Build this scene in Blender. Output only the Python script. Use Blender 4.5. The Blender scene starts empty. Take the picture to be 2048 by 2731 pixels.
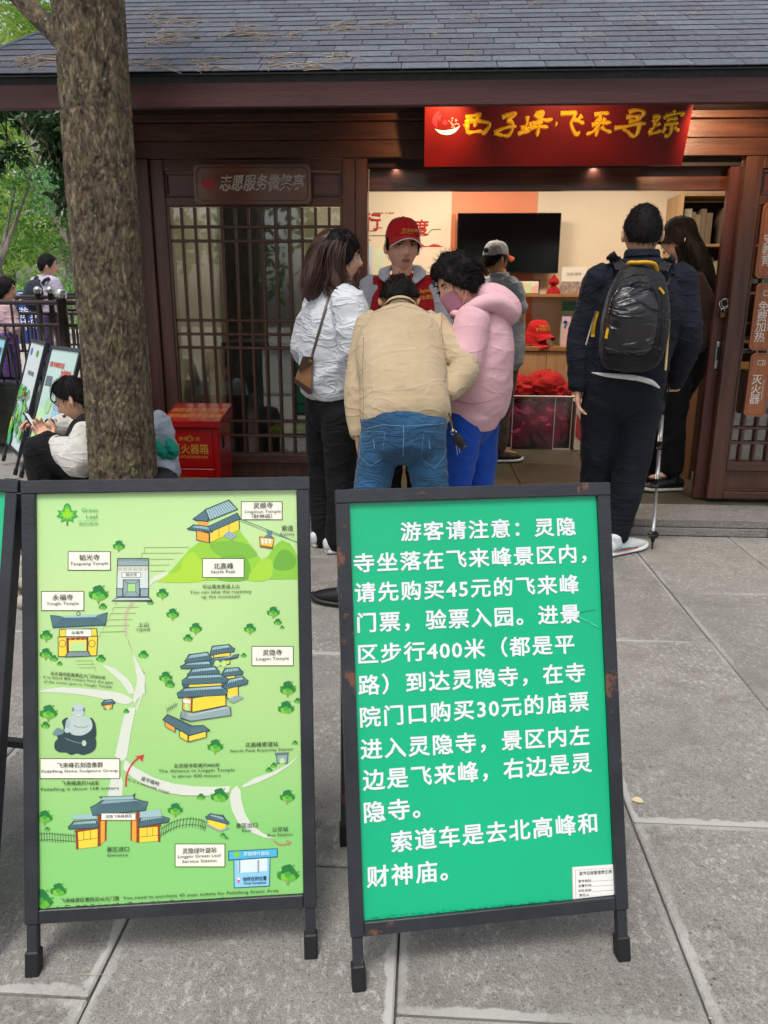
import bpy, bmesh, math, random
import numpy as np
from mathutils import Vector, Matrix, noise as mnoise
from mathutils.bvhtree import BVHTree
random.seed(7); RNG=np.random.default_rng(7)
sc=bpy.context.scene; COL=sc.collection
# ---------------- camera, sky, sun, exposure ----------------
PW,PH,FPX=2048.,2731.,2051.
CAM_H=1.32; PITCH=math.radians(15.4); YAW=math.radians(3.2); ROLL=math.radians(0.25)
cd=bpy.data.cameras.new('camera'); cam=bpy.data.objects.new('camera',cd); COL.objects.link(cam); sc.camera=cam
cd.sensor_fit='VERTICAL'; cd.sensor_height=36.; cd.lens=36*FPX/PH; cd.clip_start=.05; cd.clip_end=500
CM=Matrix.Rotation(YAW,4,'Z')@Matrix.Rotation(math.pi/2-PITCH,4,'X')@Matrix.Rotation(ROLL,4,'Z')
cam.matrix_world=Matrix.Translation((0,0,CAM_H))@CM
SUN_EL=math.radians(68); SUN_AZ=math.radians(200)
w=bpy.data.worlds.new('World'); sc.world=w; w.use_nodes=True
nt=w.node_tree; bg=nt.nodes['Background']; sky=nt.nodes.new('ShaderNodeTexSky'); sky.sky_type='NISHITA'; sky.sun_disc=False
sky.sun_elevation=SUN_EL; sky.sun_rotation=SUN_AZ; sky.dust_density=4; sky.ozone_density=.6; sky.air_density=1.0
hs=nt.nodes.new('ShaderNodeHueSaturation'); hs.inputs['Saturation'].default_value=.35   # overcast: a greyer sky
nt.links.new(sky.outputs[0],hs.inputs['Color']); nt.links.new(hs.outputs[0],bg.inputs[0]); bg.inputs[1].default_value=.13
sl=bpy.data.lights.new('sun','SUN'); sl.energy=1.35; sl.angle=math.radians(17); sl.color=(1,.96,.9)
so=bpy.data.objects.new('sun',sl); COL.objects.link(so)
sd=Vector((math.sin(SUN_AZ)*math.cos(SUN_EL),math.cos(SUN_AZ)*math.cos(SUN_EL),math.sin(SUN_EL)))
so.rotation_euler=(-sd).to_track_quat('-Z','Y').to_euler(); so.location=(0,-3,9)
vs=sc.view_settings; vs.view_transform='Standard'; vs.look='None'; vs.gamma=1; vs.exposure=0.6; vs.use_curve_mapping=False
sc.cycles.max_bounces=8; sc.cycles.transparent_max_bounces=12; sc.cycles.use_denoising=True

# ---------------- measuring ----------------
EYE=Vector((0,0,CAM_H)); CM3=CM.to_3x3()
def ray(x,y): return CM3@Vector(((x-PW/2)/FPX,-(y-PH/2)/FPX,-1))
def onz(x,y,z=0.): d=ray(x,y); return EYE+d*((z-CAM_H)/d.z)
def ony(x,y,Y): d=ray(x,y); return EYE+d*(Y/d.y)

# ---------------- materials ----------------
def lin(c):
    if isinstance(c,str):
        c=c.lstrip('#'); c=[int(c[i:i+2],16)/255 for i in (0,2,4)]
        return tuple((v/12.92 if v<.04045 else ((v+.055)/1.055)**2.4) for v in c)+(1,)
    return tuple(c[:3])+(1,)
MATS={}
def mat(name,c,rough=.6,c2=None,ns=8.,st=(1,1,1),bump=0.,bs=60.,metal=0.,spec=.5,sheen=0.,coat=0.,mixlo=.35,mixhi=.65,detail=4,rand=0.,bst=None,emit=0,objc=False,alpha=None,subs=0):
    if name in MATS: return MATS[name]
    m=bpy.data.materials.new(name); m.use_nodes=True; n=m.node_tree.nodes; l=m.node_tree.links; b=n['Principled BSDF']
    b.inputs['Base Color'].default_value=lin(c); b.inputs['Roughness'].default_value=rough; b.inputs['Metallic'].default_value=metal
    b.inputs['Specular IOR Level'].default_value=spec
    if sheen: b.inputs['Sheen Weight'].default_value=sheen
    if coat: b.inputs['Coat Weight'].default_value=coat; b.inputs['Coat Roughness'].default_value=.15
    if subs: b.inputs['Subsurface Weight'].default_value=subs; b.inputs['Subsurface Scale'].default_value=.01; b.inputs['Subsurface Radius'].default_value=(1,.4,.25)
    if emit: b.inputs['Emission Color'].default_value=lin(c); b.inputs['Emission Strength'].default_value=emit
    if c2 is not None or bump:
        if objc: g=n.new('ShaderNodeTexCoord'); src=g.outputs['Object']
        else: g=n.new('ShaderNodeNewGeometry'); src=g.outputs['Position']
        if rand:
            oi=n.new('ShaderNodeObjectInfo'); va=n.new('ShaderNodeVectorMath'); va.operation='MULTIPLY_ADD'
            cx=n.new('ShaderNodeCombineXYZ'); l.new(oi.outputs['Random'],cx.inputs[0]); l.new(oi.outputs['Random'],cx.inputs[1])
            l.new(cx.outputs[0],va.inputs[0]); va.inputs[1].default_value=(37,53,0); l.new(src,va.inputs[2]); src=va.outputs[0]
    if c2 is not None:
        mp=n.new('ShaderNodeMapping'); mp.inputs['Scale'].default_value=st; l.new(src,mp.inputs[0])
        t=n.new('ShaderNodeTexNoise'); t.inputs['Scale'].default_value=ns; t.inputs['Detail'].default_value=detail; t.inputs['Roughness'].default_value=.62; l.new(mp.outputs[0],t.inputs['Vector'])
        r=n.new('ShaderNodeValToRGB'); r.color_ramp.elements[0].position=mixlo; r.color_ramp.elements[1].position=mixhi
        r.color_ramp.elements[0].color=lin(c); r.color_ramp.elements[1].color=lin(c2); l.new(t.outputs[0],r.inputs[0])
        out=r.outputs[0]
        if rand:
            h=n.new('ShaderNodeHueSaturation'); mr=n.new('ShaderNodeMapRange'); l.new(oi.outputs['Random'],mr.inputs[0]); mr.inputs[3].default_value=1-rand; mr.inputs[4].default_value=1+rand
            l.new(mr.outputs[0],h.inputs['Value']); l.new(out,h.inputs['Color']); out=h.outputs[0]
        l.new(out,b.inputs['Base Color'])
    if bump:
        mp2=n.new('ShaderNodeMapping'); mp2.inputs['Scale'].default_value=bst or st; l.new(src,mp2.inputs[0])
        t2=n.new('ShaderNodeTexNoise'); t2.inputs['Scale'].default_value=bs; t2.inputs['Detail'].default_value=5; l.new(mp2.outputs[0],t2.inputs['Vector'])
        bp=n.new('ShaderNodeBump'); bp.inputs['Strength'].default_value=min(1,bump); bp.inputs['Distance'].default_value=.004*max(1,bump); l.new(t2.outputs[0],bp.inputs['Height']); l.new(bp.outputs[0],b.inputs['Normal'])
    MATS[name]=m; return m
def flat(c,rough=.45): return mat('print_'+c.strip('#'),c,rough)
def fab(name,c,c2=None,crease=.8,cs=6.5,cd=.0045,**k):
    if name in MATS: return MATS[name]
    d=dict(rough=.88,sheen=.12,bump=.35,bs=180.,ns=5.,spec=.3); d.update(k); m=mat(name,c,c2=c2 or c,**d)
    n=m.node_tree.nodes; l=m.node_tree.links; b=n['Principled BSDF']; g=n.new('ShaderNodeNewGeometry'); mp=n.new('ShaderNodeMapping'); mp.inputs['Scale'].default_value=(.8,.8,2.); l.new(g.outputs['Position'],mp.inputs[0])
    t=n.new('ShaderNodeTexNoise'); t.inputs['Scale'].default_value=cs; t.inputs['Detail'].default_value=2.5; t.inputs['Roughness'].default_value=.45; t.inputs['Distortion'].default_value=1.1; l.new(mp.outputs[0],t.inputs['Vector'])
    cur=t.outputs[0]
    for op,v in (('SUBTRACT',.5),('ABSOLUTE',0),('MULTIPLY',-2.6),('ADD',1.),('MAXIMUM',0.),('POWER',7.)):
        q=n.new('ShaderNodeMath'); q.operation=op; l.new(cur,q.inputs[0]); q.inputs[1].default_value=v; cur=q.outputs[0]
    bp=n.new('ShaderNodeBump'); bp.inputs['Strength'].default_value=crease; bp.inputs['Distance'].default_value=cd; l.new(cur,bp.inputs['Height'])
    if b.inputs['Normal'].links: l.new(b.inputs['Normal'].links[0].from_socket,bp.inputs['Normal'])
    l.new(bp.outputs[0],b.inputs['Normal']); return m
def glass(name,tint=(1,1,1),ior=1.5,extra=.0,rough=.02):
    if name in MATS: return MATS[name]
    m=bpy.data.materials.new(name); m.use_nodes=True; n=m.node_tree.nodes; l=m.node_tree.links; n.clear()
    o=n.new('ShaderNodeOutputMaterial'); mx=n.new('ShaderNodeMixShader'); tr=n.new('ShaderNodeBsdfTransparent'); gl=n.new('ShaderNodeBsdfGlossy'); fr=n.new('ShaderNodeFresnel')
    fr.inputs[0].default_value=ior; tr.inputs[0].default_value=tint+(1,); gl.inputs['Roughness'].default_value=rough
    ad=n.new('ShaderNodeMath'); ad.operation='ADD'; ad.use_clamp=True; ad.inputs[1].default_value=extra; l.new(fr.outputs[0],ad.inputs[0])
    l.new(ad.outputs[0],mx.inputs[0]); l.new(tr.outputs[0],mx.inputs[1]); l.new(gl.outputs[0],mx.inputs[2]); l.new(mx.outputs[0],o.inputs[0]); MATS[name]=m; return m
def emis(name,c,s):
    m=bpy.data.materials.new(name); m.use_nodes=True; b=m.node_tree.nodes['Principled BSDF']; b.inputs['Base Color'].default_value=lin(c); b.inputs['Emission Color'].default_value=lin(c); b.inputs['Emission Strength'].default_value=s; return m

# ---------------- mesh helpers ----------------
class MB:
    def __init__(s): s.v=[]; s.f=[]; s.smooth=False; s.mi=[]; s.cur=0
    def add(s,vs,fs):
        o=len(s.v); s.v+= [Vector(v) for v in vs]; s.f+=[[i+o for i in f] for f in fs]; s.mi+=[s.cur]*len(fs)
    def box(s,a,b,bev=0.):
        x0,y0,z0=[min(p,q) for p,q in zip(a,b)]; x1,y1,z1=[max(p,q) for p,q in zip(a,b)]
        s.obox(Matrix.Translation(((x0+x1)/2,(y0+y1)/2,(z0+z1)/2)),(x1-x0,y1-y0,z1-z0),bev)
    def obox(s,M,size,bev=0.):
        hx,hy,hz=[q/2 for q in size]
        if not bev:
            vs=[M@Vector((i*hx,j*hy,k*hz)) for i in (-1,1) for j in (-1,1) for k in (-1,1)]
            s.add(vs,[(0,1,3,2),(4,6,7,5),(0,4,5,1),(2,3,7,6),(0,2,6,4),(1,5,7,3)]); return
        bm=bmesh.new(); bmesh.ops.create_cube(bm,size=1); bmesh.ops.scale(bm,vec=(hx*2,hy*2,hz*2),verts=bm.verts)
        bmesh.ops.bevel(bm,geom=bm.edges,offset=min(bev,hx*.8,hy*.8,hz*.8),segments=1,affect='EDGES')
        bm.verts.index_update(); s.add([M@v.co for v in bm.verts],[[v.index for v in f.verts] for f in bm.faces]); bm.free()
    def bar(s,p,q,w,h=None,up=(0,0,1),bev=0.):
        p,q=Vector(p),Vector(q); d=q-p; h=h or w; z=d.normalized(); up=Vector(up)
        if abs(z.dot(up))>.99: up=Vector((0,1,0))
        x=up.cross(z).normalized(); y=z.cross(x); M=Matrix((x,y,z)).transposed().to_4x4(); M.translation=(p+q)/2
        s.obox(M,(w,h,d.length),bev)
    def tube(s,pts,rad,n=10,cap=True):
        pts=[Vector(p) for p in pts]; rad=rad if isinstance(rad,(list,tuple)) else [rad]*len(pts)
        s.loft(pts,[(r,r) for r in rad],(0.31,.85,.4),n,1,cap)
    def loft(s,pts,rad,lat,n=16,sub=4,cap=True,power=2.):
        pts=[Vector(p) for p in pts]; lats=lat if isinstance(lat,list) else [lat]*len(pts); P=[];R=[];L=[]
        if sub>1 and len(pts)>1:
            for i in range(len(pts)-1):
                p0,p1,p2,p3=pts[max(i-1,0)],pts[i],pts[i+1],pts[min(i+2,len(pts)-1)]
                r0,r1,r2,r3=rad[max(i-1,0)],rad[i],rad[i+1],rad[min(i+2,len(pts)-1)]
                for k in range(sub+(i==len(pts)-2)):
                    t=k/sub
                    cr=lambda a,b,c,d:.5*((2*b)+(c-a)*t+(2*a-5*b+4*c-d)*t*t+(3*b-a-3*c+d)*t**3)
                    P.append(Vector([cr(p0[j],p1[j],p2[j],p3[j]) for j in range(3)]))
                    R.append(tuple(max(.0005,cr(r0[j],r1[j],r2[j],r3[j])) for j in range(2)))
                    L.append(Vector(lats[i]).lerp(Vector(lats[i+1]),t))
        else: P,R,L=pts,rad,[Vector(q) for q in lats]
        vs=[];m=len(P)
        for i in range(m):
            T=(P[min(i+1,m-1)]-P[max(i-1,0)]).normalized(); Lt=L[i]-T*L[i].dot(T)
            if Lt.length<1e-4: Lt=T.orthogonal()
            Lt.normalize(); N=T.cross(Lt); a,b=R[i]
            for k in range(n):
                an=2*math.pi*k/n; c,si=math.cos(an),math.sin(an)
                if power!=2: c=math.copysign(abs(c)**(2/power),c); si=math.copysign(abs(si)**(2/power),si)
                vs.append(P[i]+Lt*(a*c)+N*(b*si))
        fs=[(i*n+k,i*n+(k+1)%n,(i+1)*n+(k+1)%n,(i+1)*n+k) for i in range(m-1) for k in range(n)]
        if cap:
            for e,(ix,nx) in enumerate(((0,1),(m-1,m-2))):
                d=(P[ix]-P[nx]).normalized()*min(R[ix])*.45; o=len(vs); c=P[ix]+d*1.3
                ring=[P[ix]+d+(vs[ix*n+k]-P[ix])*.72 for k in range(n)]; vs+=ring; vs.append(c)
                for k in range(n):
                    a,b,c2,d2=ix*n+k,ix*n+(k+1)%n,o+(k+1)%n,o+k
                    fs.append((a,d2,c2,b) if e else (a,b,c2,d2)); fs.append((d2,o+n,c2) if e else (c2,o+n,d2))
            if m>1: pass
        s.add(vs,fs)
    def ball(s,c,r,n=12,M=None):
        r=r if isinstance(r,(tuple,list)) else (r,)*3; c=Vector(c); vs=[];fs=[]; rows=n//2
        for i in range(rows+1):
            th=math.pi*i/rows
            for k in range(n):
                ph=2*math.pi*k/n; d=Vector((r[0]*math.sin(th)*math.cos(ph),r[1]*math.sin(th)*math.sin(ph),r[2]*math.cos(th)))
                vs.append(c+((M@d) if M else d))
        for i in range(rows):
            for k in range(n): fs.append((i*n+k,(i+1)*n+k,(i+1)*n+(k+1)%n,i*n+(k+1)%n))
        s.add(vs,fs)
    def poly(s,pts): s.add(pts,[list(range(len(pts)))])
    def mesh(s,name='m'):
        me=bpy.data.meshes.new(name); me.from_pydata([tuple(v) for v in s.v],[],s.f); me.validate(); return me
WM={}
def wm(o): return WM.get(o.name,Matrix.Identity(4)) if o else Matrix.Identity(4)
def link(o,parent=None,M=None):
    COL.objects.link(o)
    if parent: o.parent=parent
    if M is not None: o.matrix_basis=M
    WM[o.name]=wm(parent)@(M if M is not None else Matrix.Identity(4)); return o
def meshify(me,mats,smooth=False):
    for m in (mats if isinstance(mats,(list,tuple)) else [mats]): me.materials.append(m)
    if smooth: me.polygons.foreach_set('use_smooth',[True]*len(me.polygons))
def obj(name,mb,m,parent=None,smooth=False,local=False,fixn=False):
    """one mesh object; vertices are given in world space (or in the parent's space when local)"""
    if isinstance(mb,MB):
        me=mb.mesh(name)
        if any(mb.mi) and len(me.polygons)==len(mb.mi): me.polygons.foreach_set('material_index',mb.mi)
    else: me=mb
    if parent and not local: me.transform(wm(parent).inverted())
    meshify(me,m,smooth)
    if fixn:
        bm=bmesh.new(); bm.from_mesh(me); bmesh.ops.recalc_face_normals(bm,faces=bm.faces); bm.to_mesh(me); bm.free()
    o=bpy.data.objects.new(name,me); return link(o,parent)
def thing(name,label,cat,loc=(0,0,0),rz=0.,group=None,M=None):
    o=bpy.data.objects.new(name,None); o.empty_display_size=.1
    link(o,None,M if M is not None else Matrix.Translation(loc)@Matrix.Rotation(rz,4,'Z')); tag(o,label,cat,group); return o
def tag(o,label=None,cat=None,group=None,kind=None):
    if label: o['label']=label
    if cat: o['category']=cat
    if group: o['group']=group
    if kind: o['kind']=kind
    return o
def struct(name,mb,m,**k): return tag(obj(name,mb,m,**k),kind='structure')
def dup(o,parent=None):
    c=o.copy(); COL.objects.link(c); c.parent=parent; WM[c.name]=wm(parent)@o.matrix_basis
    for ch in list(o.children): dup(ch,c)
    return c
DG=None
def bake(me,voxel,smooth=4,keep=None):
    o=bpy.data.objects.new('tmp_bake',me); COL.objects.link(o)
    r=o.modifiers.new('r','REMESH'); r.mode='VOXEL'; r.voxel_size=voxel; r.use_smooth_shade=True
    if smooth: s=o.modifiers.new('s','SMOOTH'); s.iterations=smooth; s.factor=.5
    dg=bpy.context.evaluated_depsgraph_get(); out=bpy.data.meshes.new_from_object(o.evaluated_get(dg))
    bpy.data.objects.remove(o); bpy.data.meshes.remove(me); out.materials.clear(); return out
def folds(me,amp,k,seed=0,axis=(.3,.3,1),mask=None,ridge=True):
    n=len(me.vertices); co=np.empty(n*3); me.vertices.foreach_get('co',co); co=co.reshape(-1,3)
    no=np.empty(n*3); me.vertex_normals.foreach_get('vector',no); no=no.reshape(-1,3)
    rg=np.random.default_rng(seed); wv=co.copy()
    for q in range(3):
        kk=rg.normal(size=3)*k*.45; ph=rg.uniform(0,6.3); wv+=(.16/k*2*np.sin(co@kk+ph))[:,None]*rg.normal(size=3)
    s=np.zeros(n)
    for q in range(5):
        kk=rg.normal(size=3)*np.array(axis); kk*=k*rg.uniform(.5,1.5)/np.linalg.norm(kk); s+=np.sin(wv@kk+rg.uniform(0,6.3))/1.7
    d=(1-np.abs(s))*amp if ridge else s*amp
    if mask is not None: d*=mask(co)
    co+=no*d[:,None]; me.vertices.foreach_set('co',co.ravel()); me.update()
# text: flat print or cut letters, as meshes
def text_mb(s,size,M,weight=0.,shear=0.,depth=0.,bevel=0.,align='CENTER',sx=1.,warp=None,res=2,track=1.):
    c=bpy.data.curves.new('t','FONT'); c.body=s; c.size=size/.73; c.align_x=align; c.resolution_u=res; c.offset=weight*size; c.shear=shear; c.space_character=track
    if depth: c.extrude=depth/2
    if bevel: c.bevel_depth=bevel*size/.73; c.bevel_resolution=0
    o=bpy.data.objects.new('t',c); COL.objects.link(o); dg=bpy.context.evaluated_depsgraph_get()
    me=bpy.data.meshes.new_from_object(o.evaluated_get(dg)); mb=MB()
    off=size*.40
    for v in me.vertices:
        x,y,z=v.co.x*sx,v.co.y-off,v.co.z
        if warp: x,y=warp(x,y)
        mb.v.append(M@Vector((x,y,z)))
    mb.f=[list(p.vertices) for p in me.polygons]; mb.mi=[0]*len(mb.f)
    bpy.data.objects.remove(o); bpy.data.meshes.remove(me); bpy.data.curves.remove(c); return mb
def plane_M(o,u,n):
    u=Vector(u).normalized(); n=Vector(n); n=(n-u*n.dot(u)).normalized(); v=n.cross(u); M=Matrix((u,v,n)).transposed().to_4x4(); M.translation=Vector(o); return M
FRONT=lambda x,y,z: plane_M((x,y,z),(1,0,0),(0,-1,0))
# ================= materials of the place =================
WV=mat('wood_upright','#5d3829',.42,c2='#38211a',ns=3.2,st=(9,9,.7),bump=.5,bs=22,bst=(9,9,.8),coat=.15,mixlo=.3,mixhi=.72)
WH=mat('wood_level','#5d3829',.42,c2='#38211a',ns=3.2,st=(.7,9,9),bump=.5,bs=22,bst=(.8,9,9),coat=.15,mixlo=.3,mixhi=.72)
WF=mat('wood_fascia','#58302c',.55,c2='#38191a',ns=2.2,st=(.6,9,9),bump=.4,bs=20,bst=(.8,9,9),mixlo=.3,mixhi=.75)
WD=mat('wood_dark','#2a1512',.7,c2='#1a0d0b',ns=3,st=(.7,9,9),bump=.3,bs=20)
WP=mat('wood_panel','#5f2c2b',.3,c2='#3f1e1c',ns=3,st=(.7,9,9),bump=.3,bs=22,coat=.3)
OAK=mat('oak_veneer','#b8946a',.4,c2='#a08058',ns=3,st=(8,8,.6),bump=.15,bs=30,bst=(8,8,.7))
OAKL=mat('oak_shelf','#b08050',.4,c2='#966a40',ns=3,st=(.6,8,8))
SH=[mat('shingle_%s'%n,c,.9,c2=c2,ns=40,bump=1,bs=260,rand=.06,mixlo=.35,mixhi=.7) for n,c,c2 in (('slate','#575b66','#6d717c'),('charcoal','#525560','#676b75'),('ash','#5c606b','#747883'))]
GLS=glass('window_glass',(.80,.84,.83),1.5,.10)
METAL=mat('steel_bright','#c9c9c6',.18,metal=1.,spec=.5)
BLK=mat('black_plastic','#101113',.45)
# stone slab: chiselled granite with a drafted margin
def slab_mat(name,w,l,margin=True,dark=1.):
    m=bpy.data.materials.new(name); m.use_nodes=True; n=m.node_tree.nodes; L=m.node_tree.links; b=n['Principled BSDF']
    tc=n.new('ShaderNodeTexCoord'); oi=n.new('ShaderNodeObjectInfo'); ge=n.new('ShaderNodeNewGeometry')
    off=n.new('ShaderNodeVectorMath'); off.operation='MULTIPLY_ADD'; cx=n.new('ShaderNodeCombineXYZ'); L.new(oi.outputs['Random'],cx.inputs[0]); L.new(oi.outputs['Random'],cx.inputs[1]); off.inputs[1].default_value=(31,17,0)
    L.new(cx.outputs[0],off.inputs[0]); L.new(ge.outputs['Position'],off.inputs[2]); P=off.outputs[0]
    def noise(s,d=6,r=.65,st=None):
        t=n.new('ShaderNodeTexNoise'); t.inputs['Scale'].default_value=s; t.inputs['Detail'].default_value=d; t.inputs['Roughness'].default_value=r
        if st: mp=n.new('ShaderNodeMapping'); mp.inputs['Scale'].default_value=st; L.new(P,mp.inputs[0]); L.new(mp.outputs[0],t.inputs['Vector'])
        else: L.new(P,t.inputs['Vector'])
        return t.outputs[0]
    def ramp(x,stops):
        r=n.new('ShaderNodeValToRGB'); e=r.color_ramp.elements; e[0].position,e[0].color=stops[0][0],lin(stops[0][1]); e[1].position,e[1].color=stops[1][0],lin(stops[1][1])
        for p,c in stops[2:]: q=e.new(p); q.color=lin(c)
        L.new(x,r.inputs[0]); return r.outputs[0]
    def mix(a,c,f,mode='MIX'):
        x=n.new('ShaderNodeMix'); x.data_type='RGBA'; x.blend_type=mode
        if isinstance(f,float): x.inputs[0].default_value=f
        else: L.new(f,x.inputs[0])
        for k,q in ((6,a),(7,c)):
            if isinstance(q,tuple): x.inputs[k].default_value=q
            else: L.new(q,x.inputs[k])
        return x.outputs[2]
    base=ramp(noise(3.5,5),[(.3,'#908b84'),(.7,'#a7a29a')])
    fine=ramp(noise(230,3,.7),[(.32,'#5f5b56'),(.68,'#d0cbc5')]); c=mix(base,fine,.5)
    flk=noise(58,5,.8,(1,.6,1)); fm=n.new('ShaderNodeMapRange'); L.new(flk,fm.inputs[0]); fm.inputs[1].default_value=.53; fm.inputs[2].default_value=.60
    big=noise(2.2,3); bm_=n.new('ShaderNodeMapRange'); L.new(big,bm_.inputs[0]); bm_.inputs[1].default_value=.34; bm_.inputs[2].default_value=.6; mu=n.new('ShaderNodeMath'); mu.operation='MULTIPLY'; L.new(fm.outputs[0],mu.inputs[0]); L.new(bm_.outputs[0],mu.inputs[1])
    c=mix(c,lin('#cbc7c1'),mu.outputs[0])
    pit=noise(95,4,.8); pm=n.new('ShaderNodeMapRange'); L.new(pit,pm.inputs[0]); pm.inputs[1].default_value=.41; pm.inputs[2].default_value=.33; c=mix(c,lin('#4d4a46'),pm.outputs[0])
    dk=ramp(noise(9,5,.6),[(.3,'#d4d2d0'),(.55,'#ffffff')]); c=mix(c,dk,.6,'MULTIPLY')
    hb=noise(62,8,.72,(1,.75,1))
    if margin:
        sp=n.new('ShaderNodeSeparateXYZ'); L.new(tc.outputs['Object'],sp.inputs[0]); vals=[]
        for k,h in ((0,w/2),(1,l/2)):
            a=n.new('ShaderNodeMath'); a.operation='ABSOLUTE'; L.new(sp.outputs[k],a.inputs[0]); s=n.new('ShaderNodeMath'); s.operation='SUBTRACT'; s.inputs[0].default_value=h; L.new(a.outputs[0],s.inputs[1]); vals.append(s.outputs[0])
        mn=n.new('ShaderNodeMath'); mn.operation='MINIMUM'; L.new(vals[0],mn.inputs[0]); L.new(vals[1],mn.inputs[1])
        wob=n.new('ShaderNodeMath'); wob.operation='MULTIPLY_ADD'; L.new(noise(14,4,.7),wob.inputs[0]); wob.inputs[1].default_value=.05; L.new(mn.outputs[0],wob.inputs[2])
        mm=n.new('ShaderNodeMapRange'); L.new(wob.outputs[0],mm.inputs[0]); mm.inputs[1].default_value=.046; mm.inputs[2].default_value=.040; 
        bn=n.new('ShaderNodeMapRange'); L.new(noise(1.1,2),bn.inputs[0]); bn.inputs[1].default_value=.42; bn.inputs[2].default_value=.6
        mq=n.new('ShaderNodeMath'); mq.operation='MULTIPLY'; L.new(mm.outputs[0],mq.inputs[0]); L.new(bn.outputs[0],mq.inputs[1])
        c=mix(c,lin('#a9a7a2'),mq.outputs[0]); 
        hh=n.new('ShaderNodeMix'); L.new(mq.outputs[0],hh.inputs[0]); L.new(hb,hh.inputs[2]); hh.inputs[3].default_value=.55; hb=hh.outputs[0]
    h=n.new('ShaderNodeHueSaturation'); mr=n.new('ShaderNodeMapRange'); L.new(oi.outputs['Random'],mr.inputs[0]); mr.inputs[3].default_value=.84*dark; mr.inputs[4].default_value=1.0*dark; L.new(mr.outputs[0],h.inputs['Value']); L.new(c,h.inputs['Color']); L.new(h.outputs[0],b.inputs['Base Color'])
    b.inputs['Roughness'].default_value=.72
    bp=n.new('ShaderNodeBump'); bp.inputs['Strength'].default_value=1; bp.inputs['Distance'].default_value=.017; L.new(hb,bp.inputs['Height']); L.new(bp.outputs[0],b.inputs['Normal'])
    return m
# ================= ground =================
mb=MB(); mb.poly([(-60,-30,-.04),(60,-30,-.04),(60,60,-.04),(-60,60,-.04)])
struct('ground',mb,mat('ground_grey','#8d8a84',.9,c2='#7a7872',ns=2,bump=1,bs=30))
pave=MB(); pave.box((-5.2,-1.6,-.045),(4.4,4.385,-.012)); pavement=struct('pavement',pave,mat('grout_dark','#3c3936',.95,c2='#57534d',ns=30))
SLABM=slab_mat('granite_slab',.594,1.146)
sm=MB(); sm.box((-.2975,-.5725,-.03),(.2975,.5725,0),.004); slab0=sm.mesh('slab'); slab0.materials.append(SLABM)
for k in range(-8,7):
    x=.257+.6*k+.003
    y0={0:.02,1:.62,-1:.41,2:.02,-2:.02}.get(k,.02 if k%2==0 else .55)
    for j in range(-1,4):
        y=y0+1.15*j; a,b=y,y+1.146
        if b<-.9: continue
        if a>4.3: continue
        o=bpy.data.objects.new('paving_slab',slab0)
        if b>4.385:
            me=slab0.copy(); f=(4.385-a)
            for v in me.vertices:
                if v.co.y>0: v.co.y=f-.573+(v.co.y-.573)
            o.data=me
        o.parent=pavement; COL.objects.link(o); o.location=(x,a+.573,random.uniform(-.0015,.0015)); o.rotation_euler=(random.uniform(-.001,.001),random.uniform(-.001,.001),random.uniform(-.0012,.0012))
# step of the kiosk: two courses of stone
STEPM=slab_mat('step_stone',1,1,False,.85)
step=MB(); step.box((-2.0,4.42,-.03),(4.4,4.9,.05)); stepo=struct('step',step,STEPM)
x=-2.0
while x<4.3:
    wd=random.uniform(.85,1.2)
    a=MB(); a.box((x,4.383,.0),(min(x+wd-.004,4.4),4.425,.048),.004); obj('kerb_stone',a,STEPM,stepo)
    a=MB(); a.box((x+.13,4.388,.051),(min(x+wd+.126,4.4),4.745,.1),.005); obj('tread_stone',a,STEPM,stepo); x+=wd
# ================= kiosk =================
kiosk=thing('wooden_kiosk','dark red timber kiosk with grey shingle roof and lattice doors','kiosk',(-.35,4.8,.1))
def part(name,mb,m,parent=kiosk,**k): return obj(name,mb,m,parent,**k)
Y0,Z0,SL=3.95,2.338,.55
edge=lambda y:-2.34+.28*(y-Y0)
a=MB()
yr=6.35; zr=Z0+SL*(yr-Y0); XR=3.9
top=[(edge(Y0),Y0,Z0-.008),(XR,Y0,Z0-.008),(XR,yr,zr-.008),(edge(yr),yr,zr-.008)]
a.poly(top); bot=[(x,y+(.02 if i<2 else 0),z-.04) for i,(x,y,z) in enumerate(top)]; a.poly(bot[::-1])
a.poly([top[0],top[3],bot[3],bot[0]]); a.poly([top[0],bot[0],bot[1],top[1]])
a.poly([(edge(yr),yr,zr),(XR,yr,zr),(XR,8.75,Z0),(-2.34,8.75,Z0)]); pass
roof=part('roof',a,mat('roof_felt','#26272b',.9,c2='#303238',ns=30))
sv=[]
for q in range(3):
    s=MB(); s.obox(Matrix.Identity(4),(.217,.135,.005),.0015); me=s.mesh('shingle'); me.materials.append(SH[q]); sv.append(me)
ang=math.atan(SL); nrow=0; NS=[]
for r in range(16):
    s_=.052+r*.105; xo=(r*.137+.06*math.sin(r*7))%.22
    y=Y0+s_*math.cos(ang)-.012; z=Z0+s_*math.sin(ang)
    X=edge(y)-.02+xo-.22
    while X<2.35:
        xc=X+.11
        if xc+.108>edge(y)+.04: NS.append((max(xc,edge(y)+.105),y,z,.17))
        X+=.22
for xc,y,z,_ in NS[:298]:
    o=bpy.data.objects.new('shingle',random.choice(sv)); COL.objects.link(o); o.parent=roof
    o.matrix_basis=wm(kiosk).inverted()@Matrix.Translation((xc,y,z+.0075))@Matrix.Rotation(ang-.05+random.uniform(-.008,.008),4,'X')@Matrix.Rotation(random.uniform(-.004,.004),4,'Y')@Matrix.Rotation(random.uniform(-.004,.004),4,'Z')
rs=MB()
for xc,y,z,_ in NS[298:]: rs.obox(Matrix.Translation((xc,y,z+.0075))@Matrix.Rotation(ang-.05,4,'X'),(.217,.135,.005))
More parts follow.
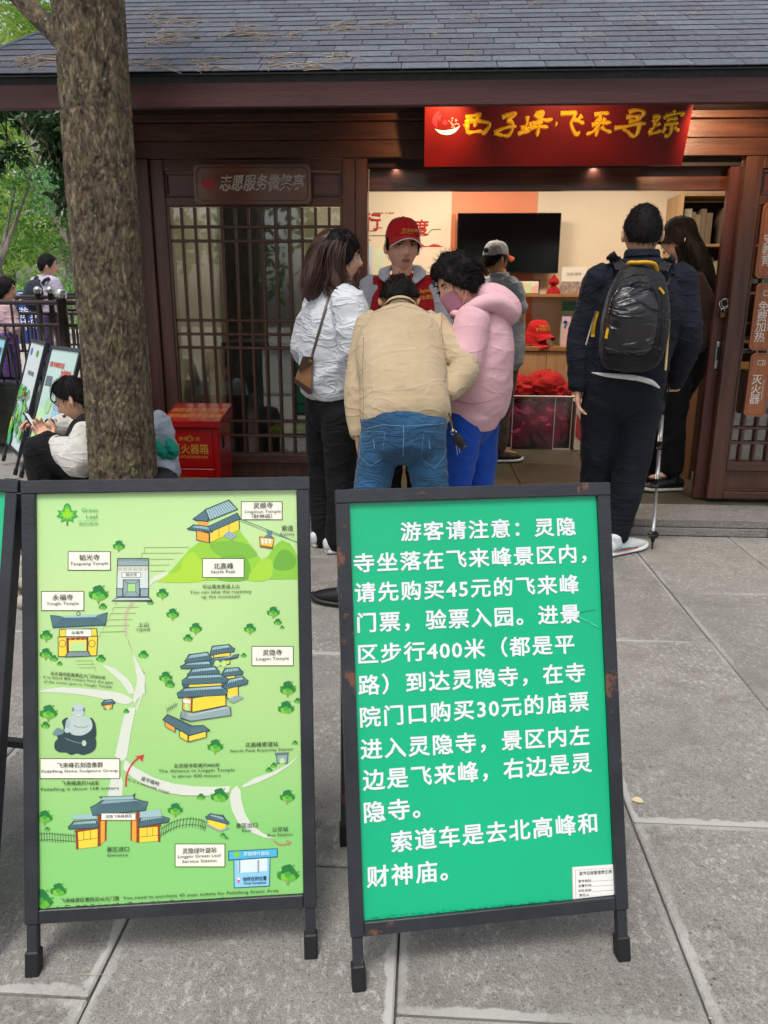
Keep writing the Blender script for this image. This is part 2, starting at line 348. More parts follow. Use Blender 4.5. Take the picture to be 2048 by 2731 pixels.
if rs.v: tag(obj('upper_shingles',rs,SH[0],roof),kind='stuff')
# hip cap along the left edge
a=MB(); a.bar((edge(3.94)-.005,3.94,Z0+.004),(edge(yr)-.005,yr,zr+.012),.05,.014); part('verge_strip',a,SH[1],roof)
# fascia, soffit
a=MB(); a.box((-2.36,3.965,2.197),(XR,4.0,2.325),.003); part('fascia_board',a,WF)
a=MB(); a.box((-2.36,3.935,2.327),(XR,3.975,2.335)); part('drip_edge',a,BLK)
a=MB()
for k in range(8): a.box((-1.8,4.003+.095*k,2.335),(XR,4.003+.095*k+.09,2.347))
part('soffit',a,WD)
# beams and posts
a=MB(); a.box((-1.77,4.795,2.112),(XR,4.95,2.203),.003); part('header_beam',a,WH)
a=MB(); a.box((-1.77,4.79,2.2055),(XR,4.95,2.297),.003); part('header_beam',a,WH)
a=MB(); a.box((-1.77,4.76,2.30),(XR,4.95,2.338),.003); part('wall_plate',a,WH)
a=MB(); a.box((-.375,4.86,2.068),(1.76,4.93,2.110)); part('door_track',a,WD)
a=MB(); a.box((-.375,4.955,1.951),(1.9,5.0,2.075),.003); part('inner_header',a,mat('wood_varnished','#62392a',.25,c2='#432219',ns=3,st=(.7,9,9),bump=.15,bs=22,coat=.5))
a=MB(); a.box((-1.77,4.78,.1),(-1.66,4.92,2.109),.004); part('corner_post',a,WV)
a=MB(); a.box((-1.79,4.70,.02),(-1.772,4.79,2.33),.003); part('corner_trim',a,mat('trim_tan','#8c6a52',.6,c2='#75553f',ns=4,st=(9,9,.7)))
a=MB(); a.box((-.444,4.80,.1),(-.375,4.93,2.109),.004); part('door_post',a,WV)
LZ=[1.739,1.659,1.196,1.112,1.030,.571,.479]
def lattice_door(x0,x1,y,stl,str_):
    xa,xb=x0+stl,x1-str_
    f=MB(); f.box((x0,y,.125),(xa-.002,y+.06,2.109),.003); d=part('lattice_door',f,WV)
    f=MB(); f.box((xb+.002,y,.125),(x1,y+.06,2.109),.003); obj('stile',f,WV,d)
    for z0,z1 in ((2.045,2.107),(1.852,1.903),(.305,.362),(.127,.172)):
        f=MB(); f.box((xa,y+.002,z0),(xb,y+.058,z1),.003); obj('rail',f,WH,d)
    nx=max(1,round((xb-xa)/1.05))
    for (z0,z1) in ((1.906,2.042),(.175,.302)):
        f=MB(); f.box((xa,y+.03,z0),(xb,y+.04,z1)); obj('panel',f,WP if z0>1 else WV,d)
        f=MB(); bx0,bx1=xa+.004,xb-.004
        for p,q in (((bx0,z0+.008),(bx1,z0+.008)),((bx0,z1-.008),(bx1,z1-.008)),((bx0,z0+.012),(bx0,z1-.012)),((bx1,z0+.012),(bx1,z1-.012))):
            f.bar((p[0],y+.022,p[1]),(q[0],y+.022,q[1]),.012,.014)
        obj('moulding',f,WH,d)
    z0,z1=.365,1.849
    for xx in (xa+.007,xb-.007):
        f=MB(); f.box((xx-.006,y+.004,z0),(xx+.006,y+.03,z1)); obj('beading',f,WV,d)
    n=round((xb-xa)/.0808)
    vb=MB(); vb.box((-.008,-.010,z0+.001),(.008,.010,z1-.001),.003); vme=vb.mesh('lattice_bar'); vme.materials.append(WV)
    for k in range(1,n):
        o=bpy.data.objects.new('lattice_bar',vme); COL.objects.link(o); o.parent=d; o.matrix_basis=wm(kiosk).inverted()@Matrix.Translation((xa+(xb-xa)*k/n,y+.031,0))
    hb=MB(); hb.box((xa+.014,-.0085,-.0085),(xb-.014,.0085,.0085),.003); hme=hb.mesh('lattice_rung'); hme.materials.append(WH)
    for z in LZ:
        o=bpy.data.objects.new('lattice_rung',hme); COL.objects.link(o); o.parent=d; o.matrix_basis=wm(kiosk).inverted()@Matrix.Translation((0,y+.024,z))
    f=MB(); f.box((xa,y+.046,z0),(xb,y+.05,z1)); obj('glass_pane',f,GLS,d); return d
ld=lattice_door(-1.656,-.447,4.805,.082,.076)
rd=lattice_door(1.765,3.02,4.795,.098,.098)
# open sliding leaf behind the right door
f=MB(); f.box((1.703,4.862,.112),(1.80,4.905,2.066),.004); sl_=part('sliding_leaf',f,mat('wood_leaf','#5a2e26',.4,c2='#3a1d18',ns=3,st=(9,9,.7),bump=.4,bs=22,bst=(9,9,.8)))
f=MB(); f.box((1.802,4.868,.112),(2.8,4.899,.30)); f.box((1.802,4.868,1.9),(2.8,4.899,2.066)); obj('leaf_rail',f,WV,sl_)
c=ony(1913,947,4.862); f=MB(); f.loft([(c.x,4.857,c.z-.085),(c.x,4.857,c.z-.07),(c.x,4.857,c.z+.07),(c.x,4.857,c.z+.085)],[(.012,.004),(.017,.005),(.017,.005),(.012,.004)],(1,0,0),12,2); hd=obj('pull_handle',f,mat('nickel','#9a9a98',.35,metal=1.),sl_,smooth=True)
f=MB(); f.box((c.x-.008,4.8500,c.z-.03),(c.x+.008,4.8525,c.z+.05),.002); obj('handle_recess',f,BLK,sl_)
f=MB(); f.box((1.86,4.78,.1),(1.9,4.79,.124)); 
# padlock on a wire loop
c=ony(1927,838,4.83); pk=thing('padlock','small brass padlock hanging from a wire loop at the door edge','padlock',(c.x,c.y,c.z))
f=MB(); f.box((c.x-.016,4.822,c.z-.02),(c.x+.016,4.838,c.z+.012),.003); obj('lock_body',f,mat('old_brass','#6b5334',.4,metal=1.),pk)
f=MB(); f.tube([(c.x-.010,4.83,c.z+.012),(c.x-.010,4.83,c.z+.03),(c.x,4.83,c.z+.04),(c.x+.010,4.83,c.z+.03),(c.x+.010,4.83,c.z+.012)],.003,6); obj('shackle',f,METAL,pk,smooth=True)
f=MB(); f.tube([(c.x+.026*math.cos(t),4.83+.004*math.sin(3*t),c.z+.058+.028*math.sin(t)) for t in [k*.45 for k in range(15)]],.0025,6)
f.tube([(c.x+.022*math.cos(t)+.004,4.826,c.z+.066+.024*math.sin(t)) for t in [k*.45 for k in range(15)]],.0022,6); obj('wire_loop',f,METAL,pk,smooth=True)
# interior shell
CREAM=mat('cream_wall','#e4d5bd',.6,c2='#dfcfb5',ns=2)
f=MB(); f.box((-1.75,7.25,.1),(3.6,7.3,2.7)); bwall=part('back_wall',f,CREAM)
ORG=mat('orange_paint','#e8916a',.55,c2='#e48a63',ns=2)
a=ony(1206,505,7.249).x; b=ony(1435,505,7.249).x
f=MB(); f.box((a,7.243,.9),(b,7.249,2.68)); obj('painted_stripe',f,ORG,bwall)
f=MB(); f.box((a,7.20,1.45),(a+.035,7.242,2.05)); obj('panel_edge',f,mat('orange_dark','#c2683f',.6),bwall)
f=MB(); f.box((-1.75,5.0,.1),(-1.70,7.25,2.7)); part('side_wall',f,mat('side_wall_dim','#a99f8b',.7,c2='#9c927e',ns=3))  # left wall coloured darker to stand for the dim left end of the room
f=MB(); f.box((3.6,5.0,.1),(3.65,7.25,2.7)); part('side_wall',f,CREAM)
f=MB(); f.box((-1.75,4.95,2.6),(3.6,7.25,2.68)); ceil=part('ceiling',f,mat('ceiling_white','#ddd8cc',.8))
f=MB(); f.box((-1.75,4.75,.06),(3.6,7.25,.085)); fl=struct('kiosk_floor',f,mat('floor_grout','#26241f',.8))
tm=MB(); tm.box((-.297,-.297,0),(.297,.297,.014),.002); tme=tm.mesh('floor_tile'); tme.materials.append(mat('tile_dark','#55503f',.35,c2='#454234',ns=5,rand=.07,bump=.15,bs=8))
for i in range(9):
    for j in range(4):
        o=bpy.data.objects.new('floor_tile',tme); COL.objects.link(o); o.parent=fl; o.location=(-1.45+.6*i,5.06+.6*j,.086)
# ceiling lamps
def lamp(x,y,z,r,e,c,em,label,rect=True):
    t=thing('ceiling_lamp',label,'lamp',(x,y,z)); f=MB(); f.box((x-r,y-r*.5,z-.02),(x+r,y+r*.5,z),.004); obj('housing',f,mat('lamp_white','#e8e6e0',.4),t)
    f=MB(); f.box((x-r*.92,y-r*.42,z-.024),(x+r*.92,y+r*.42,z-.0205)); obj('diffuser',f,em,t)
    L=bpy.data.lights.new('lamp_light','AREA'); L.shape='RECTANGLE'; L.size=r*1.8; L.size_y=r*.8; L.energy=e; L.color=c; o=bpy.data.objects.new('lamp_light',L); o.parent=t; COL.objects.link(o); o.location=(0,0,-.03)
em=emis('warm_glow',(1,.86,.68),6)
lamp(.1,6.3,2.6,.35,18,(1,.85,.68),em,'flat ceiling lamp inside the kiosk above the television')
lamp(1.6,6.2,2.6,.35,13,(1,.85,.68),em,'flat ceiling lamp inside the kiosk near the bookcase')
lamp(-1.0,6.2,2.6,.3,2.5,(.9,.95,.9),em,'flat ceiling lamp behind the left lattice door')
def puck(x,y,z,e,c,label,tgt,em,spot=True,ang_=100):
    t=thing('spotlight',label,'spotlight',(x,y,z)); d=(Vector(tgt)-Vector((x,y,z))).normalized()
    f=MB(); f.tube([Vector((x,y,z)),Vector((x,y,z))+d*.02],.024,12); obj('lamp_body',f,BLK,t,smooth=False)
    f=MB(); f.tube([Vector((x,y,z))+d*.024,Vector((x,y,z))+d*.026],.016,12); obj('lamp_lens',f,em,t)
    L=bpy.data.lights.new('spot_light','SPOT'); L.energy=e; L.color=c; L.spot_size=math.radians(ang_); L.spot_blend=.9; L.shadow_soft_size=.012 if spot else .03
    o=bpy.data.objects.new('spot_light',L); o.parent=t; COL.objects.link(o); o.location=d*.04; o.rotation_euler=d.to_track_quat('-Z','Y').to_euler()
sp=emis('amber_glow',(1,.6,.3),8); sw=emis('cool_glow',(.85,.93,1),1.2)
puck(.10,4.24,2.315,13,(1,.55,.26),'small spotlight under the eave lighting the left end of the red sign',(.02,4.62,2.16),sp)
puck(.72,4.12,2.315,8,(1,.62,.36),'added spotlight under the eave brightening the middle of the red sign',(.7,4.55,2.18),sp,ang_=130)  # extra spot added so the gold writing reads bright across the sign
puck(1.42,4.30,2.315,26,(1,.66,.38),'small spotlight under the eave at the right end of the red sign',(1.56,4.85,2.15),sp)
puck(-.22,4.942,2.124,1.6,(.85,.93,1),'added white spotlight for the header glow, over the doorway left of the red sign',(-.2,4.955,1.95),sw,spot=False,ang_=165)  # added lamp, standing in for a ceiling light's reflection in the header varnish
puck(.94,4.942,2.124,2.6,(.85,.93,1),'added white spotlight for the header glow, over the middle of the doorway',(.96,4.955,1.95),sw,spot=False,ang_=165)  # second added lamp for the reflected glow on the inner header
# ================= A-frame boards =================
FRM=mat('frame_paint','#1f2228',.42,c2='#2b2e35',ns=9,bump=.2,bs=120,coat=.1)
def rust_mat():
    m=FRM.copy(); m.name='frame_rusty'; n=m.node_tree.nodes; l=m.node_tree.links; b=n['Principled BSDF']; g=n.new('ShaderNodeNewGeometry')
    t=n.new('ShaderNodeTexNoise'); t.inputs['Scale'].default_value=10; t.inputs['Detail'].default_value=8; t.inputs['Roughness'].default_value=.7; l.new(g.outputs['Position'],t.inputs['Vector'])
    mr=n.new('ShaderNodeMapRange'); mr.inputs[1].default_value=.60; mr.inputs[2].default_value=.64; l.new(t.outputs[0],mr.inputs[0])
    x=n.new('ShaderNodeMix'); x.data_type='RGBA'; l.new(mr.outputs[0],x.inputs[0]); old=b.inputs['Base Color'].links[0].from_socket; l.new(old,x.inputs[6]); x.inputs[7].default_value=lin('#6b4433'); l.new(x.outputs[2],b.inputs['Base Color'])
    return m
FRR=rust_mat()
RUB=mat('rubber_cap','#111215',.6)
def aframe(label,A,yaw,tilt,w,L,yb,fm,panel_mat,group='metal framed A-boards',rear=.42,bar=.027,x0=0.,inner=None):
    """local frame: x along the board, y up its slope, z out of its face; A is the foot under x=0"""
    u=Vector((math.cos(yaw),math.sin(yaw),0)); back=Vector((-u.y,u.x,0)); v=(Vector((0,0,1))*math.cos(tilt)+back*math.sin(tilt)); n=u.cross(v)
    M=Matrix((u,v,n)).transposed().to_4x4(); M.translation=Vector(A)
    r=thing('notice_board',label,'sign board',M=M,group=group); r['xx']=0; del r['xx']; b=bar
    def lobj(name,f,m): return obj(name,f,m,r,local=True)
    for x in (x0,x0+w-b):
        f=MB(); f.box((x,yb,-b/2),(x+b,L-b-.001,b/2),.0015); lobj('upright',f,fm)
        f=MB(); f.box((x+.003,.03,-b/2+.003),(x+b-.003,yb-.0005,b/2-.003),.0015); lobj('leg',f,fm)
        f=MB(); f.box((x-.0005,-.006,-b/2-.001),(x+b+.0005,.046,b/2+.001),.003); lobj('foot_cap',f,RUB)
    f=MB(); f.box((x0-.001,L-b,-b/2),(x0+w+.001,L,b/2+.0005),.0015); lobj('top_bar',f,fm)
    f=MB(); f.box((x0+b+.0005,yb,-b/2),(x0+w-b-.0005,yb+b,b/2-.0005),.0015); lobj('bottom_bar',f,fm)
    f=MB(); f.box((x0+b+.0005,yb+b+.0005,-.002),(x0+w-b-.0005,L-b-.0005,.004)); p=lobj('panel',f,panel_mat)
    # rear legs, hinged at the top
    iv=M.inverted()
    for x in (x0+.012,x0+w-.012-.02):
        t_=M@Vector((x+.01,L-.05,-b/2-.012)); ft=M@Vector((x+.01,0,0))+back*rear; ft.z=.012
        f=MB(); f.bar(t_,ft,.02,.02,up=tuple(u)); obj('rear_leg',f,fm,r)
        f=MB(); d=(t_-ft).normalized(); f.bar(ft+d*.05,ft-d*.012,.026,.026,up=tuple(u)); obj('foot_cap',f,RUB,r)
        if x<x0+.1: pa=t_.lerp(ft,.72)
        else: pb=t_.lerp(ft,.72)
    f=MB(); f.bar(pa+u*.012,pb-u*.012,.018,.018); obj('cross_bar',f,fm,r)
    # hinge
    for x in (x0+.03,x0+w-.05):
        f=MB(); f.box((x,L-.03,-b/2-.014),(x+.02,L+.003,-b/2-.001)); lobj('hinge',f,fm)
    return r,p,M
class Sheet:
    """prints on a board's panel, placed from measured picture points"""
    def __init__(s,panel,M,z=.0046): s.p=panel; s.M=M; s.iM=M.inverted(); s.o=s.iM@EYE; s.z=z; s.l=0; s.gc=0; s.tz=.0005; s.track=1.
    def at(s,p):
        d=(s.iM.to_3x3())@ray(*p); t=(s.z-s.o.z)/d.z; q=s.o+d*t; return Vector((q.x,q.y,0))
    def lay(s): s.l+=1; return s.z+s.b*.00003+s.l*.000008+s.gc*.0000015
    def _add(s,col,vs,fs):
        z=s.lay(); s.mb.cur=s.cols.index(col) if col in s.cols else (s.cols.append(col) or len(s.cols)-1)
        s.mb.add([(v.x,v.y,z) for v in vs],fs)
    def group(s,name,base=2): s.mb=MB(); s.cols=[]; s.l=0; s.b=base; s.gc+=1; s.name=name
    def poly(s,col,pts,smooth=0):
        P=[s.at(p) for p in pts]
        if smooth: P=crv(P,smooth,True)
        s._add(col,P,[list(range(len(P)))])
    def ell(s,col,c,rx,ry,n=18,a0=0,a1=360):
        s.poly(col,[(c[0]+rx*math.cos(math.radians(a0+(a1-a0)*k/n)),c[1]+ry*math.sin(math.radians(a0+(a1-a0)*k/n))) for k in range(n if a1-a0==360 else n+1)])
    def line(s,col,pts,wpx,smooth=0,taper=False):
        P=[s.at(p) for p in pts]; wd=(s.at((pts[0][0]+wpx,pts[0][1]))-s.at(pts[0])).length/2
        if smooth: P=crv(P,smooth,False)
        a=[];b=[]; m=len(P)
        for i,p in enumerate(P):
            t=(P[min(i+1,m-1)]-P[max(i-1,0)]).normalized(); q=Vector((-t.y,t.x,0))*wd*((.25+.75*math.sin(math.pi*(i+.5)/m)) if taper else 1); a.append(p+q); b.append(p-q)
        vs=a+b; s._add(col,vs,[(i,i+1,m+i+1,m+i) for i in range(m-1)])
    def quad(s,col,x0,y0,x1,y1,out=None,ow=3):
        if out: s.poly(out,[(x0,y0),(x1,y0),(x1,y1),(x0,y1)]); x0+=ow;y0+=ow;x1-=ow;y1-=ow
        s.poly(col,[(x0,y0),(x1,y0),(x1,y1),(x0,y1)])
    def text(s,t,pl,pr,em,col='#1d2a1c',weight=.012,sep=True,name='text_line',shear=0,z=None,bend=None):
        a,b=s.at(pl),s.at(pr); m=s.at(((pl[0]+pr[0])/2,(pl[1]+pr[1])/2)); h=(s.at((pl[0],pl[1]+em/2))-s.at((pl[0],pl[1]-em/2))).length
        tb=text_mb(t,.73,Matrix.Identity(4),0,shear,bevel=max(0,weight),res=2,track=s.track)
        xs=[v.x for v in tb.v]; 
        if not xs: return
        x0,x1=min(xs),max(xs); ux=(b-a).normalized(); uy=Vector((-ux.y,ux.x,0)); W_=(b-a).length; z=s.z+s.tz
        vs=[]
        for v in tb.v:
            f=(v.x-x0)/(x1-x0); p=a+ux*(f*W_)+uy*(v.y*h+(bend*4*f*(1-f)*W_ if bend else 0)); vs.append((p.x,p.y,z+v.z*h*.02))
        if sep:
            mb=MB(); mb.add(vs,tb.f); obj(name,mb,flat(col),s.p,local=True)
        else:
            s.mb.cur=s.cols.index(col) if col in s.cols else (s.cols.append(col) or len(s.cols)-1); s.mb.add(vs,tb.f)
    def end(s,name=None): return obj(name or s.name,s.mb,[flat(c) for c in s.cols],s.p,local=True)
def crv(P,sub,closed):
    out=[]; m=len(P)
    for i in range(m if closed else m-1):
        g=(lambda k:P[k%m]) if closed else (lambda k:P[min(max(k,0),m-1)])
        a,b,c,d=g(i-1),g(i),g(i+1),g(i+2)
        for k in range(sub):
            t=k/sub; out.append(.5*((2*b)+(c-a)*t+(2*a-5*b+4*c-d)*t*t+(3*b-a-3*c+d)*t**3))
    if not closed: out.append(P[-1])
    return out
# ---- right board: green notice ----
GRN=mat('print_green','#02b37f',.34,c2='#02a977',ns=1.5,bump=.06,bs=6,coat=.25)
rb,rp,RM=aframe('dark framed A-board with white Chinese writing on bright green',(-.128,1.221,0),math.radians(11.0),math.radians(17.3),.580,.992,.102,FRR,GRN)
S=Sheet(rp,RM); S.track=1.14
k3=lambda x,y:(850+x*.5124,1250+y*.5124); k4=lambda x,y:(850+x*.5425,1950+y*.5425)
for t,a,b,em in [('游客请注意：灵隐',k3(425,338),k3(1338,308),54),('寺坐落在飞来峰景区内，',k3(182,502),k3(1393,448),55),('请先购买45元的飞来峰',k3(187,655),k3(1355,608),56),
  ('门票，验票入园。进景',k3(200,812),k3(1358,762),57),('区步行400米（都是平',k3(205,975),k3(1330,920),57),('路）到达灵隐寺，在寺',k3(205,1138),k3(1385,1068),58),('院门口购买30元的庙票',k3(215,1305),k3(1405,1218),59),
  ('进入灵隐寺，景区内左',k4(205,100),k4(1330,28),59),('边是飞来峰，右边是灵',k4(215,252),k4(1342,160),60),('隐寺。',k4(222,410),k4(500,385),61),('索道车是去北高峰和',k4(355,555),k4(1368,457),61),('财神庙。',k4(235,728),k4(635,692),62)]:
    S.text(t,a,b,em*.98,'#dfe5e8',.021)
# torn spot in the film; blister drawn by painted highlight and shadow lines
S.group('torn_film'); S.poly('#c9cfc6',[k3(1272,742),k3(1300,735),k3(1352,752),k3(1345,775),k3(1300,782),k3(1270,770)],3); S.line('#067a5c',[k3(1262,745),k3(1300,733),k3(1350,750),k3(1440,735)],2); S.line('#4fe0b8',[k3(1350,770),k3(1400,795),k3(1450,822)],2); S.line('#08845f',[k3(1350,776),k3(1405,800),k3(1450,828)],2); S.end()
S.group('film_grime',1)
for x in range(30): 
    a=k4(190+x*35+random.uniform(-15,15),925-x*3.3+random.uniform(-4,2)); S.ell('#0b8a64',a,random.uniform(3,11),random.uniform(1.,2.6),8)
S.end()
S.track=1.; S.group('liability_card',6); q=[k4(1247,668),k4(1470,653),k4(1475,800),k4(1250,824)]; S.poly('#9aa09a',[k4(1243,672),k4(1474,656),k4(1479,802),k4(1247,828)]); S.poly('#e4e4e0',q); 
S.line('#8a8a86',[k4(1262,684),k4(1458,672),k4(1462,802)],1); S.line('#8a8a86',[k4(1262,684),k4(1264,818)],1)
for yy in (735,760,785): S.line('#777777',[k4(1345,yy+3),k4(1450,yy-4)],.8)
for t,a,b,e in (('宣传设施管理责任牌',k4(1280,701),k4(1440,692),11),('宣传类别:',k4(1275,739),k4(1342,735),8),('设置时间:',k4(1275,762),k4(1342,758),8),('村社名称:',k4(1276,786),k4(1342,782),8),('责任人',k4(1280,808),k4(1330,805),8)):
    S.text(t,a,b,e,'#333333',.012,sep=False)
S.end()
# ---- left board: illustrated map ----
def map_mat():
    m=bpy.data.materials.new('print_map_field'); m.use_nodes=True; n=m.node_tree.nodes; l=m.node_tree.links; b=n['Principled BSDF']
    tc=n.new('ShaderNodeTexCoord'); t=n.new('ShaderNodeTexNoise'); t.inputs['Scale'].default_value=1.6; t.inputs['Detail'].default_value=1; l.new(tc.outputs['Object'],t.inputs['Vector'])
    sp=n.new('ShaderNodeSeparateXYZ'); l.new(tc.outputs['Object'],sp.inputs[0])
    a=n.new('ShaderNodeMath'); a.operation='MULTIPLY_ADD'; l.new(sp.outputs[1],a.inputs[0]); a.inputs[1].default_value=.9; a.inputs[2].default_value=-.33
    c=n.new('ShaderNodeMath'); c.operation='ABSOLUTE'; 
    s=n.new('ShaderNodeMath'); s.operation='ADD'; l.new(a.outputs[0],s.inputs[0]); q=n.new('ShaderNodeMath'); q.operation='MULTIPLY_ADD'; l.new(t.outputs[0],q.inputs[0]); q.inputs[1].default_value=.55; q.inputs[2].default_value=-.1; l.new(q.outputs[0],s.inputs[1])
    r=n.new('ShaderNodeValToRGB'); e=r.color_ramp.elements; e[0].position=.02; e[0].color=lin('#86c973'); e[1].position=.95; e[1].color=lin('#a6d98e')
    for p,k in ((.3,'#a6d084'),(.6,'#bbdb98')): z=e.new(p); z.color=lin(k)
    l.new(s.outputs[0],r.inputs[0]); l.new(r.outputs[0],b.inputs['Base Color']); b.inputs['Roughness'].default_value=.42; return m
lb,lp,LM=aframe('dark framed A-board with an illustrated green map of temples and paths',(-.806,1.213,0),math.radians(8.04),math.radians(17),.588,1.0,.101,FRM,map_mat(),x0=.016)
S=Sheet(lp,LM); S.tz=.0021; c1=lambda x,y:(x*.5124,1250+y*.5124); c2=lambda x,y:(x*.5124,1800+y*.5124)
LL=lambda f,pts:[f(*p) for p in pts]
# pale margin of the sheet
S.group('sheet_margin',0); S.poly('#d8e6cf',LL(c1,[(194,92),(1586,90),(1586,122),(203,126)])); S.end()
# hills and paths
S.group('printed_hills',2)
S.poly('#92c83c',LL(c1,[(820,588),(900,520),(985,420),(1040,380),(1130,350),(1245,320),(1290,380),(1355,468),(1400,500),(1400,575),(1100,582)]))
S.poly('#a8d13a',LL(c1,[(820,588),(880,545),(935,530),(960,455),(1005,435),(1040,470),(1060,520),(1050,586)]),3)
S.poly('#7ab53c',LL(c1,[(1090,392),(1180,375),(1240,380),(1300,400),(1340,450),(1290,470),(1210,462),(1130,450)]),3)
S.poly('#6fae38',LL(c1,[(1150,460),(1260,450),(1300,500),(1290,578),(1150,582),(1120,540)]),3)
S.poly('#86c23c',LL(c1,[(1290,578),(1330,490),(1395,455),(1430,400),(1465,372),(1510,390),(1535,430),(1562,480),(1564,573)]),0)
S.poly('#a0cf3c',LL(c1,[(1292,578),(1340,490),(1390,462),(1420,500),(1400,576)]),3)
S.poly('#6aa938',LL(c1,[(1420,500),(1455,430),(1500,425),(1540,470),(1525,520),(1450,530)]),3); S.end()
W_='#d3d8cb'
S.group('printed_path',3); S.poly('#a9a98a',LL(c1,[(655,868),(672,900),(708,1010),(752,1060),(760,1171),(744,1171),(720,1060),(690,970)])); S.end()
S.group('printed_path',3); S.poly(W_,LL(c1,[(655,868),(675,920),(712,1000),(748,1070),(755,1171),(718,1171),(712,1080),(690,960)])); S.end()
S.group('printed_path',3); S.line('#c2b5a0',LL(c1,[(690,695),(660,740),(650,800),(655,868)]),7,5); S.end()
S.group('printed_path',3); S.poly(W_,LL(c1,[(775,612),(790,570),(840,545),(880,540),(845,568),(800,590)]),3); S.end()
S.group('printed_path',3); S.poly(W_,LL(c1,[(525,1015),(600,1040),(665,1095),(690,1130),(700,1171),(672,1171),(630,1110)])); S.end()
S.group('printed_path',3); S.poly(W_,LL(c2,[(192,88),(300,66),(430,70),(600,90),(660,108),(692,135),(650,152),(560,130),(430,104),(300,92)]),3); S.end()
S.group('printed_path',3); S.poly(W_,LL(c2,[(722,0),(757,0),(750,80),(712,190),(706,180),(728,110),(700,150),(690,130)])); S.end()
S.group('printed_path',3); S.poly(W_,LL(c2,[(668,170),(706,170),(680,300),(660,430),(635,452),(622,438),(598,425),(625,300),(645,215)])); S.end()
S.group('printed_path',3); S.poly(W_,LL(c2,[(575,540),(632,530),(640,560),(636,630),(560,632)])); S.end()
S.group('printed_path',3); S.poly(W_,LL(c2,[(650,440),(700,480),(800,535),(900,565),(1010,580),(1110,582),(1200,578),(1190,610),(1090,628),(950,626),(850,610),(760,575),(690,535),(640,490)])); S.end()
S.group('printed_path',3); S.line('#b09a84',LL(c2,[(640,492),(690,537),(760,577),(850,612),(950,628),(1090,630),(1190,612)]),1.2); S.end()
S.group('printed_path',3); S.poly(W_,LL(c2,[(1232,576),(1252,600),(1256,650),(1275,720),(1310,780),(1370,825),(1430,850),(1380,848),(1310,820),(1240,770),(1205,700),(1196,640),(1205,600)])); S.end()
S.group('printed_path',3); S.poly(W_,LL(c2,[(1255,580),(1330,535),(1430,500),(1500,465),(1560,412),(1515,465),(1440,515),(1340,562),(1270,585)])); S.end()

S.group('printed_stairs',3)
for k,(x0,x1,y) in enumerate([(752,985,410),(738,950,440),(780,905,471),(780,880,502),(780,860,533)]): S.line('#96a05a',LL(c1,[(x0,y),(x1,y-1)]),1.4)
S.line('#96a05a',LL(c1,[(752,410),(750,440)]),1.4); S.line('#96a05a',LL(c1,[(738,440),(737,462)]),1.4)
for k in range(5): S.line('#96a05a',LL(c1,[(608-16*k,690+32*k),(594-16*k,722+32*k),(722-16*k,720+32*k)]),1.4)
S.line('#96a05a',LL(c1,[(522,880),(522,850),(658,846)]),1.4)
for k in range(3): S.line('#96a05a',LL(c1,[(392+8*k,1000+18*k),(480+8*k,999+18*k),(482+8*k,1017+18*k)]),1.2)
S.end()
# trees
def ptree(f,x,y,s,bush=False):
    S.group('printed_tree' if not bush else 'printed_bush',6)
    if not bush:
        for dx in (-.35,.05,.4): S.line('#8d9a45',LL(f,[(x,y+s*.9),(x+dx*s,y-s*.1)]),1.3+s*.012)
    for dx,dy,r,c in ((-.45,.1,.38,'#2f8a35'),(.42,.12,.4,'#2a8033'),(0,-.28,.5,'#24783a'),(-.2,.22,.34,'#7cc23e'),(.25,.3,.33,'#63b53a'),(0,.05,.26,'#4aa63c')):
        cx,cy=x+dx*s,y+dy*s; S.poly(c,LL(f,[(cx+r*s*(1+.12*math.cos(5*t))*math.cos(t),cy+r*s*.85*(1+.1*math.sin(4*t))*math.sin(t)) for t in [k*.45 for k in range(14)]]))
    for dx,dy in ((-.75,-.1),(.78,-.15),(.45,-.62)):
        S.ell('#5aa93c',f(x+dx*s,y+dy*s),s*.05,s*.04,6)
    S.end()
for x,y,s in [(618,400,38),(512,650,62),(845,650,38),(898,755,40),(1018,830,40),(1300,832,38),(1422,745,40),(240,868,40),(238,962,40),(862,1085,42),(1498,1140,50)]: ptree(c1,x,y,s)
for x,y,s in [(535,718,26),(783,697,20),(1445,798,26),(1468,826,14),(978,882,30),(280,988,26),(310,1015,18),(525,988,30),(746,968,32),(1268,972,18),(888,1125,26)]: ptree(c1,x,y,s,True)
for x,y,s in [(252,195,56),(232,740,50),(1120,370,50),(912,700,48),(1497,75,48),(1495,632,48),(1498,1035,70)]: ptree(c2,x,y,s)
for x,y,s in [(236,262,28),(658,190,20),(1488,172,52),(1548,135,22),(1535,354,18),(1425,470,20),(1400,495,22),(1046,635,26),(1142,628,56),(245,803,18),(1160,835,18),(1178,850,12),(210,1172,80),(303,1120,52),(884,48,30)]: ptree(c2,x,y,s,True)
